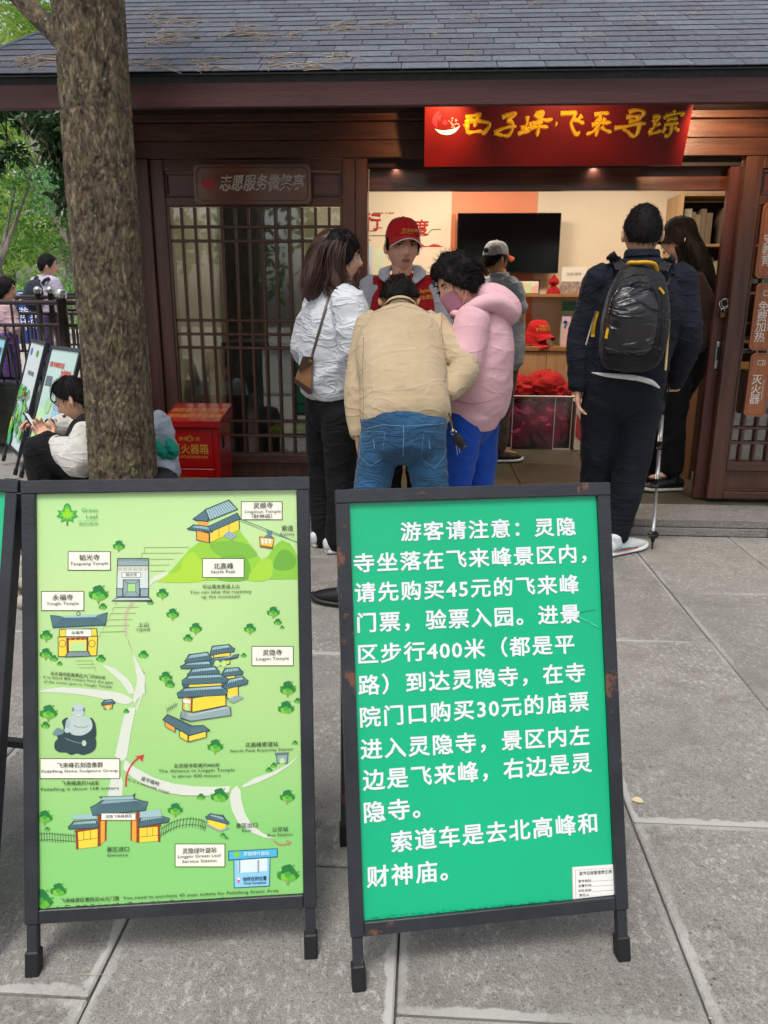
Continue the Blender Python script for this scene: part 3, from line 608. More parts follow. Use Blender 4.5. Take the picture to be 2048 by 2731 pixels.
# temples
INK='#2c3b42'; ROOF='#4f727c'; ROOF2='#9dbcc2'; YEL='#f0cf3e'; ORG_='#e9a13c'
def proof(f,pts,lines=9):
    """curved tiled roof: pts = left tip, left ridge, right ridge, right tip, sag"""
    (x0,y0),(x1,y1),(x2,y2),(x3,y3),sag=pts; sag*=.72 if sag<30 else 1
    P=[(x0,y0),(x0+(x1-x0)*.45,y0+(y1-y0)*.35),(x1,y1),(x2,y2),(x3-(x3-x2)*.45,y3+(y2-y3)*.35),(x3,y3),(x3-(x3-x2)*.2,y3+sag),(x0+(x1-x0)*.2,y0+sag)]
    S.poly(INK,LL(f,[(a+(3 if a>(x0+x3)/2 else -3),b-3) for a,b in P[:6]]+[(P[6][0]+3,P[6][1]+4),(P[7][0]-3,P[7][1]+4)])); S.poly(ROOF,LL(f,P))
    S.poly(ROOF2,LL(f,[(x1+4,y1+4),(x2-4,y2+4),(x2+(x3-x2)*.25,y2+(y3-y2)*.55),(x1-(x1-x0)*.25,y1+(y0-y1)*.55)]))
    for k in range(lines+1):
        t=k/lines; S.line(INK,LL(f,[(x1+(x2-x1)*t,y1+3),(P[7][0]+(P[6][0]-P[7][0])*t,(P[7][1]*(1-t)+P[6][1]*t))]),1.1)
def wall(f,col,pts): 
    cx=sum(p[0] for p in pts)/len(pts); cy=sum(p[1] for p in pts)/len(pts)
    S.poly(INK,LL(f,pts)); S.poly(col,LL(f,[(cx+(a-cx)*(1-4/max(20,abs(a-cx))),cy+(b-cy)*(1-4/max(20,abs(b-cy)))) for a,b in pts]))
# summit temple
S.group('printed_temple',12)
wall(c1,ORG_,[(1022,318),(1090,335),(1090,388),(1020,372)]); wall(c1,YEL,[(1090,335),(1245,262),(1248,315),(1090,388)])
for x in (1140,1192): S.line(INK,LL(c1,[(x,335-(x-1090)*.47),(x,385-(x-1090)*.47)]),1.3)
proof(c1,[(974,315),(1010,292),(1085,300),(1108,330),0],7); S.poly(INK,LL(c1,[(1080,300),(1235,228),(1255,262),(1098,330)])); S.poly(ROOF,LL(c1,[(1083,302),(1232,232),(1248,260),(1100,325)]))
S.poly(ORG_,LL(c1,[(1030,268),(1080,275),(1085,298),(1030,292)])); S.poly(INK,LL(c1,[(1000,262),(1068,212),(1088,245),(1085,278),(1020,272)])); S.poly(ROOF,LL(c1,[(1006,260),(1066,218),(1082,246),(1080,272),(1024,266)]))
S.poly(INK,LL(c1,[(1064,212),(1192,160),(1240,212),(1090,272)])); S.poly(ROOF2,LL(c1,[(1070,216),(1188,168),(1232,210),(1092,266)]))
for k in range(12): 
    t=k/11; S.line('#4a6a74',LL(c1,[(1072+118*t,216-48*t),(1092+140*t,266-56*t)]),1.6)
for k in range(10): t=k/9; S.line(INK,LL(c1,[(1090+140*t,302-68*t),(1102+145*t,322-64*t)]),1)
S.poly('#9fb6ba',LL(c1,[(1160,348),(1190,322),(1236,350),(1206,372)])); 
for k in range(4): S.line(INK,LL(c1,[(1166+12*k,353+6*k),(1194+12*k,327+6*k)]),1.1)
S.end()
S.group('printed_cable_car',10); S.line('#4d7a78',LL(c1,[(1252,262),(1400,320),(1580,398)]),1.6); S.line('#4d7a78',LL(c1,[(1252,272),(1400,332),(1580,392)]),1.2)
S.poly('#5f7f80',LL(c1,[(1385,322),(1418,322),(1412,345),(1425,360),(1375,352),(1392,342)])); S.poly('#8b5a2c',LL(c1,[(1348,352),(1428,362),(1420,420),(1352,408)])); S.poly('#e8c04a',LL(c1,[(1354,358),(1424,366),(1416,406),(1356,398)]))
for x in (1360,1378,1398): S.poly('#cfe4ea',LL(c1,[(x,364),(x+13,366),(x+12,390),(x+1,388)]))
S.end()
# gate of the second temple
S.group('printed_gate',12); G='#8ea3a6'
S.poly(INK,LL(c1,[(578,690),(612,668),(776,668),(794,684),(790,692)])); S.poly('#b9c6c2',LL(c1,[(590,685),(615,672),(772,672),(786,683)]))
wall(c1,'#cdd8d2',[(610,465),(775,465),(775,668),(605,668)]); wall(c1,G,[(610,465),(776,465),(776,508),(610,508)]); wall(c1,G,[(605,622),(640,622),(640,668),(605,668)]); wall(c1,G,[(728,622),(774,622),(774,668),(728,668)])
for k in range(6): S.poly('#c3bda2',LL(c1,[(613+27*k,512),(635+27*k,512),(635+27*k,530),(613+27*k,530)]))
for k in range(20): S.line(INK,LL(c1,[(614+8*k,468),(614+8*k,480)]),1)
S.quad('#e9ecdf',*c1(634,540),*c1(733,566),out=INK,ow=1.2); wall(c1,G,[(640,576),(728,576),(728,668),(638,668)]); S.poly('#a6d586',LL(c1,[(664,598),(706,598),(706,640),(664,640)])); S.line(INK,LL(c1,[(640,576),(664,598)]),1.2); S.line(INK,LL(c1,[(728,576),(706,598)]),1.2); S.line(INK,LL(c1,[(640,666),(664,640)]),1.2); S.line(INK,LL(c1,[(728,666),(706,640)]),1.2)
S.line(INK,LL(c1,[(664,598),(706,598),(706,640),(664,640),(664,598)]),1.4); S.text('韬光寺',c1(654,552),c1(714,552),9,'#1d2a1c',.002,sep=False); S.end()
# third temple
S.group('printed_temple',12)
wall(c1,YEL,[(300,875),(510,870),(505,975),(302,980)]); wall(c1,YEL,[(308,835),(505,830),(508,872),(306,876)]); S.quad('#e9ecdf',*c1(342,834),*c1(478,874),out=INK,ow=1.2)
proof(c1,[(263,764),(335,772),(500,768),(558,750),62],16); S.ell(INK,c1(408,754),5.5,5.5,12); S.ell('#b8dc96',c1(408,754),3.6,3.6,12)
wall(c1,'#7c3a24',[(345,880),(460,876),(460,975),(348,978)]); S.poly('#f0d060',LL(c1,[(358,892),(450,890),(450,950),(360,952)])); S.poly('#b6db90',LL(c1,[(366,905),(444,903),(444,948),(368,950)]))
for x in (325,479): S.ell(INK,c1(x,910),9.5,10,14); S.ell(YEL,c1(x,910),8,8.5,14)
for x in (366,393,420,442): S.ell('#c96a3c',c1(x,886),3.4,3.2,8)
S.poly(INK,LL(c1,[(336,982),(352,950),(462,948),(475,976)])); S.poly('#8ea3a6',LL(c1,[(344,978),(356,954),(458,952),(468,974)]))
for k in range(4): S.line(INK,LL(c1,[(354-3*k,958+6*k),(460+2*k,956+6*k)]),.9)
S.text('永福寺',c1(372,855),c1(436,852),10,'#1d2a1c',.002,sep=False); S.end()
# great hall
S.group('printed_pagoda',12)
wall(c1,YEL,[(1110,965),(1200,955),(1198,1018),(1112,1030)]); proof(c1,[(1095,960),(1105,925),(1190,915),(1222,940),14],8); proof(c1,[(1090,1002),(1115,985),(1205,975),(1243,965),22],9)
for x in (1130,1165): S.ell('#b6db90',c1(x,1015),8,9,12)
wall(c1,ORG_,[(985,1005),(1090,992),(1092,1030),(990,1042)]); proof(c1,[(962,1002),(985,968),(1080,955),(1100,985),12],9); proof(c1,[(938,1030),(975,1010),(1090,1000),(1105,1028),12],10)
wall(c1,YEL,[(1160,1060),(1225,1055),(1228,1120),(1160,1125)]); proof(c1,[(1150,1075),(1172,1040),(1240,1035),(1265,1060),12],7)
wall(c1,YEL,[(998,1068),(1135,1055),(1150,1110),(990,1125)]); proof(c1,[(975,1072),(1002,1042),(1120,1030),(1142,1058),18],11); proof(c1,[(948,1118),(985,1092),(1150,1078),(1178,1108),22],14)
wall(c2,YEL,[(1180,55),(1240,48),(1242,110),(1180,125)]); proof(c2,[(1165,60),(1190,22),(1262,8),(1290,30),20],8); S.poly('#b6db90',LL(c2,[(1192,130),(1194,108),(1205,100),(1216,106),(1218,128)])); S.poly('#8ea3a6',LL(c2,[(1180,128),(1240,105),(1270,118),(1215,146)]))
wall(c2,YEL,[(985,32),(1150,25),(1160,60),(980,66)]); proof(c2,[(948,30),(985,2),(1150,-4),(1185,20),26],14)
wall(c2,ORG_,[(952,112),(1000,118),(998,192),(948,182)]); wall(c2,YEL,[(1000,118),(1176,92),(1178,160),(998,195)]); proof(c2,[(922,96),(962,68),(1150,55),(1185,82),28],18)
S.poly('#e9ecdf',LL(c2,[(954,124),(990,130),(990,148),(954,142)])); S.poly('#b6db90',LL(c2,[(962,146),(984,150),(984,186),(962,182)]))
wall(c2,'#8ea3a6',[(942,188),(998,202),(1178,160),(1202,168),(1204,210),(990,242),(938,225)]); S.poly('#a9bcbd',LL(c2,[(950,190),(998,203),(1178,163),(1196,170),(995,212)])); 
for k in range(5): S.line(INK,LL(c2,[(958-6*k,192+9*k),(980-6*k,200+9*k)]),1)
wall(c2,ORG_,[(858,240),(915,270),(912,298),(858,266)]); wall(c2,YEL,[(935,285),(980,312),(980,348),(932,322)]); wall(c2,YEL,[(980,315),(1075,290),(1076,322),(980,348)])
S.poly(INK,LL(c2,[(845,232),(872,202),(1000,262),(1060,260),(1097,288),(985,318),(900,268)])); S.poly(ROOF,LL(c2,[(852,232),(874,208),(998,268),(1058,265),(1086,286),(985,311),(905,266)]))
for k in range(14): t=k/13; S.line(INK,LL(c2,[(874+124*t,208+60*t),(852+128*t,232+76*t)]),1)
S.line(INK,LL(c2,[(868,182),(925,148)]),1.3); 
for k in range(6): S.line(INK,LL(c2,[(872+9*k,196-6*k),(868+9*k,168-5*k)]),1)
S.end()
# stone figure
S.group('printed_stone_figure',12); GR='#6f8b8f'; LT='#b5c6c2'; DK='#2e4347'
S.poly(DK,LL(c2,[(285,350),(300,330),(290,290),(330,300),(350,280),(450,285),(480,300),(500,340),(498,378),(480,400),(455,410),(430,416),(400,408),(370,416),(345,404),(310,402),(285,385)]),3)
S.poly(GR,LL(c2,[(275,300),(300,275),(325,285),(335,300),(300,315),(278,312)]),3); S.poly(DK,LL(c2,[(322,240),(350,222),(380,240),(370,300),(335,310),(330,270)]),3); S.poly(DK,LL(c2,[(470,222),(495,250),(500,320),(470,330),(455,270)]),3)
S.poly(LT,LL(c2,[(350,235),(380,215),(440,215),(475,235),(478,280),(440,310),(400,315),(365,300)]),3); S.poly('#a3b7b5',LL(c2,[(345,235),(365,240),(362,290),(340,295)]),3)
S.ell(LT,c2(407,185),17,20,20); S.ell(GR,c2(380,180),3.5,6,8); S.ell(GR,c2(436,180),3.5,6,8)
S.line(DK,LL(c2,[(385,262),(405,272),(420,270),(440,274),(460,262)]),1.2,3); S.line(DK,LL(c2,[(392,186),(402,184)]),1.1); S.line(DK,LL(c2,[(412,184),(424,184)]),1.1); S.line('#ffffff',LL(c2,[(394,205),(408,212),(422,205)]),2.2,3); S.line(DK,LL(c2,[(392,204),(408,215),(424,204)]),1,3)
S.line(GR,LL(c2,[(340,330),(380,345),(420,355),(430,345)]),2,3); S.ell(LT,c2(438,355),6,8,10); S.ell(LT,c2(350,288),8,7,10); S.ell(INK,c2(484,308),7,14,12); S.end()
# entrance gate, pavilions, fences
S.group('printed_gate',12); BR='#8c3f22'
S.poly(YEL,LL(c2,[(402,812),(508,800),(508,892),(405,905)])); S.poly(YEL,LL(c2,[(726,795),(828,785),(828,862),(726,872)])); S.poly(ORG_,LL(c2,[(522,762),(553,758),(552,862),(522,880)])); S.poly(ORG_,LL(c2,[(684,755),(712,750),(712,866),(684,860)]))
for P in ([(392,808),(405,806),(410,905),(396,908)],[(508,720),(524,718),(524,888),(508,892)],[(710,710),(726,708),(726,872),(710,872)],[(820,785),(832,785),(834,868),(822,870)],[(680,752),(688,752),(686,862),(679,862)],[(546,758),(555,758),(553,860),(545,864)],[(388,808),(508,790),(508,802),(388,820)],[(726,785),(838,776),(838,788),(726,797)]): S.poly(BR,LL(c2,P))
for x in (435,470): S.line(INK,LL(c2,[(x,808),(x+1,858)]),1.2)
for x in (765,795): S.line(INK,LL(c2,[(x,795),(x+1,838)]),1.2)
S.line(INK,LL(c2,[(408,862),(508,848)]),1.2); S.line(INK,LL(c2,[(728,842),(826,835)]),1.2)
proof(c2,[(355,792),(385,762),(500,755),(512,785),12],12); proof(c2,[(722,775),(735,738),(840,735),(882,748),22],13); S.poly(ROOF2,LL(c2,[(372,728),(500,722),(505,748),(380,750)])); S.poly(ROOF2,LL(c2,[(728,712),(835,698),(842,735),(728,742)]))
proof(c2,[(472,690),(540,648),(700,645),(768,662),40],20); S.poly(INK,LL(c2,[(512,632),(535,645),(700,640),(705,612),(690,628),(540,632)])); S.poly('#9ab6bc',LL(c2,[(530,636),(695,630),(695,645),(532,650)]))
S.quad('#eef0e6',*c2(526,718),*c2(708,756),out=BR,ow=1.5); S.text('灵隐飞来峰景区',c2(550,738),c2(688,733),9.5,'#1d2a1c',.002,sep=False); S.end()
S.group('printed_pavilion',12); wall(c2,YEL,[(1082,755),(1130,772),(1165,800),(1125,798),(1084,778)]); S.poly(YEL,LL(c2,[(1084,752),(1180,760),(1172,802),(1140,806),(1084,782)])); proof(c2,[(1070,740),(1098,722),(1160,735),(1192,770),8],9)
S.poly('#8ea3a6',LL(c2,[(1068,780),(1085,776),(1145,808),(1190,790),(1192,800),(1145,818)])); S.end()
S.group('printed_pavilion',12); wall(c2,ORG_,[(538,150),(588,148),(586,176),(540,180)]); S.ell('#b6db90',c2(563,172),4,6,10); proof(c2,[(528,150),(545,132),(580,128),(598,142),8],6); S.end()
S.group('printed_fence',8)
S.line(INK,LL(c2,[(205,828),(260,826),(330,832),(392,838)]),1.1); S.line(INK,LL(c2,[(205,860),(260,857),(330,862),(392,868)]),1.1)
for k in range(13): S.line(INK,LL(c2,[(215+14*k,815+k*1.0),(218+14*k,876-abs(6-k)*1.5)]),1.1)
fp=[(838,800),(880,775),(930,755),(990,748),(1040,755),(1068,768)]
S.line(INK,LL(c2,fp),1.1,4); S.line(INK,LL(c2,[(a+4,b+30) for a,b in fp]),1.1,4)
for k in range(18):
    t=k/17*5; i=min(int(t),4); q=t-i; x=fp[i][0]*(1-q)+fp[i+1][0]*q; y=fp[i][1]*(1-q)+fp[i+1][1]*q; S.line(INK,LL(c2,[(x+6,y-10),(x-2,y+46)]),1.1)
S.end()
S.group('printed_ropeway_station',10); wall(c2,'#8ea3a6',[(1437,415),(1500,412),(1498,460),(1440,462)]); S.poly('#5d7579',LL(c2,[(1430,406),(1503,402),(1502,416),(1432,420)])); S.poly('#b6db90',LL(c2,[(1456,462),(1456,440),(1468,430),(1480,438),(1482,460)])); S.end()
S.group('printed_arrow',12); S.line('#c8323c',LL(c2,[(655,582),(660,520),(690,460),(728,425)]),4.5,5,); S.poly('#c8323c',LL(c2,[(750,414),(704,424),(726,436),(740,452)])); S.end()
S.group('printed_arrow',12); S.line('#d8504c',LL(c2,[(1424,862),(1460,885),(1505,876)]),2.4,4); S.line('#d8504c',LL(c2,[(1490,862),(1516,873),(1500,888)]),2.2); S.end()
# service station drawing
S.group('printed_kiosk',8); S.poly('#22506a',LL(c2,[(1188,916),(1445,902),(1445,948),(1188,966)])); S.poly('#4fb4dc',LL(c2,[(1193,920),(1441,906),(1441,944),(1193,961)])); S.poly('#22506a',LL(c2,[(1215,962),(1407,948),(1404,1100),(1217,1110)])); S.poly('#8cc8ea',LL(c2,[(1219,965),(1403,952),(1400,1096),(1221,1106)])); S.poly('#d7e4e6',LL(c2,[(1238,966),(1390,954),(1390,1020),(1240,1030)]))
for x in (1242,1340): S.poly('#8c9aa2',LL(c2,[(x,964),(x+9,963),(x+9,1028),(x,1030)]))
S.ell('#e87a6a',c2(1242,1062),5,5.5,10); S.poly('#c83c4c',LL(c2,[(1234,1066),(1251,1065),(1242,1088)])); S.ell('#ffffff',c2(1242,1061),3.4,3.6,8)
S.poly('#7ec83a',LL(c2,[(1232,915),(1240,922),(1250,930),(1244,944),(1232,948),(1218,946),(1213,932),(1222,924)])); S.end()
S.text('灵隐绿叶益站',c2(1268,932),c2(1402,927),11,'#c4e4f2',.02); S.text('你所在的位置',c2(1264,1063),c2(1388,1057),12,'#10243a',.016); S.text('Your Location',c2(1268,1083),c2(1384,1078),9,'#10243a',.012)
# plates
def plate(f,x0,y0,x1,y1): S.group('name_plate',9); S.quad('#eceadb',*f(x0,y0),*f(x1,y1),out='#4b3f2c',ow=2.0); S.end()
for q in [(1254,170,1470,267),(353,430,576,530),(1052,466,1272,568),(214,637,438,740),(1309,923,1528,1027)]: plate(c1,*q)
plate(c2,207,434,625,541); plate(c2,910,878,1172,1000)
T='#2b3a2a'
for f,t,a,b,em in [(c1,'灵顺寺',(1318,196),(1420,192),17),(c1,'Lingshun Temple',(1275,224),(1462,222),11),(c1,'（财神庙）',(1310,250),(1416,248),12),(c1,'索道',(1466,313),(1526,311),16),(c1,'Ropeway',(1460,341),(1532,340),11),
  (c1,'韬光寺',(413,465),(520,464),17),(c1,'Taoguang Temple',(366,495),(565,492),11),(c1,'北高峰',(1112,510),(1215,508),18),(c1,'North Peak',(1100,538),(1226,535),12),(c1,'可以乘坐索道上山',(1054,616),(1246,614),12),(c1,'You can take the ropeway',(988,643),(1310,638),11.5),(c1,'up the mountain',(1048,667),(1250,664),11),
  (c1,'永福寺',(274,673),(381,671),17),(c1,'Yongfu Temple',(243,702),(411,700),11),(c1,'上山',(719,814),(774,812),14),(c1,'Uphill',(713,838),(780,837),11),(c1,'灵隐寺',(1367,960),(1468,957),17),(c1,'Lingyin Temple',(1333,990),(1504,986),11),
  (c1,'去永福寺距离景区大门约800米',(263,1065),(550,1088),11),(c1,'It is about 800 meters from the gate',(228,1082),(588,1113),9.5),(c1,'of the scenic spot to Yongfu Temple',(228,1106),(584,1135),9.5),
  (c2,'飞来峰石刻造像群',(298,472),(536,468),15.5),(c2,'Feilaifeng Stone Sculpture Group',(218,501),(614,496),10.5),(c2,'飞来峰高约168米',(320,565),(516,562),13),(c2,'Feilaifeng is about 168 meters',(215,595),(619,587),11),
  (c2,'去灵隐寺距离约400米',(905,474),(1143,469),12),(c2,'The distance to Lingyin Temple',(825,500),(1222,493),11),(c2,'is about 400 meters',(898,526),(1148,522),11),(c2,'北高峰索道站',(1276,365),(1448,360),14),(c2,'North Peak Ropeway Station',(1200,396),(1524,385),10.5),
  (c2,'是平路哟',(735,538),(828,568),12),(c2,'It is a smooth road',(668,542),(876,610),9.5),(c2,'景区进口',(556,910),(672,906),15),(c2,'Entrance',(561,937),(667,935),10.5),(c2,'景区出口',(1228,786),(1340,780),14),(c2,'Exit',(1261,809),(1308,808),10),
  (c2,'公交站',(1416,805),(1500,802),14),(c2,'Bus Station',(1393,833),(1524,828),10),(c2,'灵隐绿叶益站',(950,918),(1127,910),16),(c2,'Lingyin Green Leaf',(926,945),(1150,937),11),(c2,'Service Station',(948,970),(1127,964),11),
  (c2,'飞来峰景区需购买45元门票',(316,1175),(620,1163),13),(c2,'You need to purchase 45 yuan tickets for Feilaifeng Scenic Area',(640,1160),(1449,1120),11.5)]:
    S.text(t,f(*a),f(*b),em,T,.007 if ord(t[0])>255 else .002)
# leaf logo
S.group('leaf_logo',6)
def maple(cx,cy,s,col):
    P=[(0,1),(.12,.6),(.62,.78),(.52,.42),(1,.25),(.74,-.05),(.92,-.35),(.42,-.3),(.28,-.85),(0,-1.05)]; pts=[(a,-b) for a,b in P]; pts=[(cx+a*s,cy-b*s*-1 if 0 else cy+(-b)*s*-1) for a,b in P]
    R=[(cx+a*s,cy-(-b)*s*1) for a,b in P]; Q=[(cx+a*s,cy+b*s*.98) for a,b in P]; L_=[(cx-a*s,cy+b*s*.98) for a,b in P[::-1]]; S.poly(col,LL(c1,Q+L_[1:-1]))
maple(350,236,56,'#2f9a3e'); maple(350,236,44,'#5cb83a'); maple(350,236,30,'#8fd024'); S.poly('#4a8a34',LL(c1,[(345,272),(355,272),(354,296),(346,296)])); S.end()
S.text('Green',c1(425,216),c1(511,216),14.5,'#3f9a4a',.0); S.text('Leaf',c1(450,250),c1(510,249),14.5,'#3f9a4a',.0); S.text('International Service',c1(408,271),c1(510,270),5,'#6aa86a',.0); S.text('国|际|服|务',c1(412,288),c1(512,287),8,'#5a9a5a',.0)
# edge dirt at the bottom
S.group('film_grime',1)
for x in range(40): S.ell('#5a6a3c',c2(150+x*36+random.uniform(-15,15),1212-x*1.8+random.uniform(-3,3)),random.uniform(2,8),random.uniform(.6,1.6),7)
S.end()
# ---- board cut off at the left edge ----
db,dp,DM=aframe('dark framed A-board with a plain green face at the left edge of the view',(-1.458,1.294,0),math.radians(-7),math.radians(17),.588,1.0,.101,FRM,GRN)
# ================= tree in front =================
def noise3(p): return mnoise.noise(p)
def bark_mat():
    m=bpy.data.materials.new('bark'); m.use_nodes=True; n=m.node_tree.nodes; l=m.node_tree.links; b=n['Principled BSDF']; b.inputs['Roughness'].default_value=.9
    g=n.new('ShaderNodeNewGeometry'); mp=n.new('ShaderNodeMapping'); mp.inputs['Scale'].default_value=(1,1,.42); l.new(g.outputs['Position'],mp.inputs[0])
    def nz(s,d,src=mp.outputs[0],r=.65): t=n.new('ShaderNodeTexNoise'); t.inputs['Scale'].default_value=s; t.inputs['Detail'].default_value=d; t.inputs['Roughness'].default_value=r; l.new(src,t.inputs['Vector']); return t.outputs[0]
    r=n.new('ShaderNodeValToRGB'); e=r.color_ramp.elements; e[0].position=.34; e[0].color=lin('#2e261c'); e[1].position=.68; e[1].color=lin('#958770')
    for p,c in ((.45,'#52473a'),(.55,'#6a5d4a')): q=e.new(p); q.color=lin(c)
    l.new(nz(38,8),r.inputs[0])
    def over(base,col,src,a,c):
        mr=n.new('ShaderNodeMapRange'); mr.inputs[1].default_value=a; mr.inputs[2].default_value=c; l.new(src,mr.inputs[0]); x=n.new('ShaderNodeMix'); x.data_type='RGBA'; l.new(mr.outputs[0],x.inputs[0]); l.new(base,x.inputs[6]); x.inputs[7].default_value=lin(col); return x.outputs[2]
    c=over(r.outputs[0],'#6a6a40',nz(11,7,g.outputs['Position']),.55,.72)
    c=over(c,'#8d6a55',nz(17,6,g.outputs['Position'],.7),.60,.70)
    c=over(c,'#98a08e',nz(29,6,g.outputs['Position'],.75),.63,.70)
    l.new(c,b.inputs['Base Color'])
    bp=n.new('ShaderNodeBump'); bp.inputs['Distance'].default_value=.006; l.new(nz(120,8,r=.7),bp.inputs['Height']); l.new(bp.outputs[0],b.inputs['Normal']); return m
BARK=bark_mat()
def bark_trunk(name,pts,rads,parent,na=220,nz_=1.,depth=.012,fac=1.):
    """column with scaly vertical plates, displaced vertex by vertex"""
    pts=[Vector(p) for p in pts]; L=[0]
    for a,b_ in zip(pts,pts[1:]): L.append(L[-1]+(b_-a).length)
    rows=int(L[-1]/.006*nz_); vs=np.empty(((rows+1)*na,3)); k=0
    for i in range(rows+1):
        s=L[-1]*i/rows; j=max(q for q in range(len(L)-1) if L[q]<=s+1e-9); t=(s-L[j])/(L[j+1]-L[j]); t2=t*t*(3-2*t)
        c=pts[j].lerp(pts[j+1],t); R=rads[j]*(1-t2)+rads[j+1]*t2
        T=(pts[j+1]-pts[j]).normalized(); X=T.cross(Vector((0,1,0))).normalized(); Yv=T.cross(X)
        for q in range(na):
            a=2*math.pi*q/na; u=a*R*fac
            ca,sa=math.cos(a),math.sin(a); p=Vector((ca*R*70*fac,sa*R*70*fac,s*24)); 
            w_=noise3(p*.35)*1.2; p2=p+Vector((w_,w_*.7,w_*1.6))
            n1=abs(noise3(p2)); n2=abs(noise3(p2*2.1+Vector((7,3,1)))); n3=noise3(p2*5)
            d=min(n1*3.2,1)*.72+min(n2*2.5,1)*.25+n3*.16; r=R+depth*(d-.6)+.008*noise3(Vector((ca*2,sa*2,s*1.3)))
            vs[k]=c+X*(ca*r)+Yv*(sa*r); k+=1
    fs=[(i*na+q,i*na+(q+1)%na,(i+1)*na+(q+1)%na,(i+1)*na+q) for i in range(rows) for q in range(na)]
    me=bpy.data.meshes.new(name); me.from_pydata(vs.tolist(),[],fs); return obj(name,me,BARK,parent,smooth=True,fixn=True)
def leaf_mat(name,c,c2,trans=.45,rough=.55,ns=3.):
    m=bpy.data.materials.new(name); m.use_nodes=True; n=m.node_tree.nodes; l=m.node_tree.links; b=n['Principled BSDF']; b.inputs['Roughness'].default_value=rough
    g=n.new('ShaderNodeNewGeometry'); t=n.new('ShaderNodeTexNoise'); t.inputs['Scale'].default_value=ns; t.inputs['Detail'].default_value=3; l.new(g.outputs['Position'],t.inputs['Vector'])
    r=n.new('ShaderNodeValToRGB'); r.color_ramp.elements[0].position=.35; r.color_ramp.elements[0].color=lin(c); r.color_ramp.elements[1].position=.65; r.color_ramp.elements[1].color=lin(c2); l.new(t.outputs[0],r.inputs[0]); l.new(r.outputs[0],b.inputs['Base Color'])
    if trans:
        tr=n.new('ShaderNodeBsdfTranslucent'); l.new(r.outputs[0],tr.inputs[0]); mx=n.new('ShaderNodeMixShader'); mx.inputs[0].default_value=trans; l.new(b.outputs[0],mx.inputs[1]); l.new(tr.outputs[0],mx.inputs[2]); l.new(mx.outputs[0],n['Material Output'].inputs[0])
    return m
def leaves(name,blobs,size,m,parent=None,droop=.3,seed=1,aspect=.42,shell=.55):
    """leaf-sized folded blades spread through lumpy crowns"""
    rg=np.random.default_rng(seed); Vs=[];Fs=[];o=0
    for (c,r,n) in blobs:
        d=rg.normal(size=(n,3)); d/=np.linalg.norm(d,axis=1)[:,None]; rad=rg.uniform(0,1,n)**shell
        sub=rg.normal(size=(max(3,n//60),3))*.62; k=rg.integers(0,len(sub),n)
        P=np.array(c)+(d*rad[:,None]*.42+sub[k]*.62)*np.array(r)
        f=rg.normal(size=(n,3)); f[:,2]-=droop; f/=np.linalg.norm(f,axis=1)[:,None]
        s=np.cross(f,rg.normal(size=(n,3))); s/=np.linalg.norm(s,axis=1)[:,None]; u=np.cross(f,s)
        L=(size*rg.uniform(.6,1.3,n))[:,None]; W=L*aspect*.5
        q=np.stack([P,P+f*L*.45+s*W+u*L*.06,P+f*L,P+f*L*.45-s*W+u*L*.06,],1).reshape(-1,3); Vs.append(q)
        b=np.arange(n)*4+o; Fs.append(np.stack([b,b+1,b+2,b,b+2,b+3],1).reshape(-1,3)); o+=4*n
    V=np.concatenate(Vs); F=np.concatenate(Fs); me=bpy.data.meshes.new(name); me.from_pydata(V.tolist(),[],F.tolist()); return obj(name,me,m,parent)
LFB=leaf_mat('leaf_bright','#6d973c','#b4cf6c',.55,ns=1.3); LFM=leaf_mat('leaf_mid','#3c6b2c','#79a548',.5,ns=1.5); LFD=leaf_mat('leaf_dark','#1f3a1c','#35572a',.25,.3,ns=5); LFC=leaf_mat('leaf_cool','#3f7a48','#7fb07a',.5,ns=3)
tree=thing('shade_tree','rough barked tree trunk with a forking limb between the map board and the kiosk corner','tree',(-1.475,3.6,0))
bark_trunk('trunk',[(-1.478,3.6,-.05),(-1.476,3.6,.35),(-1.468,3.6,1.2),(-1.455,3.6,2.2),(-1.44,3.58,3.1),(-1.40,3.5,4.4)],[.172,.157,.150,.143,.15,.13],tree,nz_=.8)
bark_trunk('limb',[(-1.50,3.6,2.27),(-1.61,3.61,2.41),(-1.80,3.66,2.585),(-2.25,3.8,2.95),(-2.9,4.0,3.6)],[.035,.040,.036,.034,.03],tree,na=80,depth=.006)
f=MB()
for k in range(7):
    a=k*.9+.3; e=Vector((-1.42+2.6*math.cos(a),3.5+2.2*math.sin(a),6.2+.4*math.sin(k*2))); f.tube([(-1.41,3.5,4.2),Vector((-1.41,3.5,4.3)).lerp(e,.5)+Vector((0,0,.4)),e],[.07,.045,.015],8)
obj('branches',f,BARK,tree,smooth=True)
leaves('crown',[((-1.4+1.9*math.cos(a),2.6+2.0*math.sin(a),6.6+.5*math.sin(3*a)),(1.2,1.2,.7),900) for a in [k*.9 for k in range(7)]]+[((-2.6,4.0,4.3),(.9,.7,.5),400)],.10,LFM,tree,seed=3)
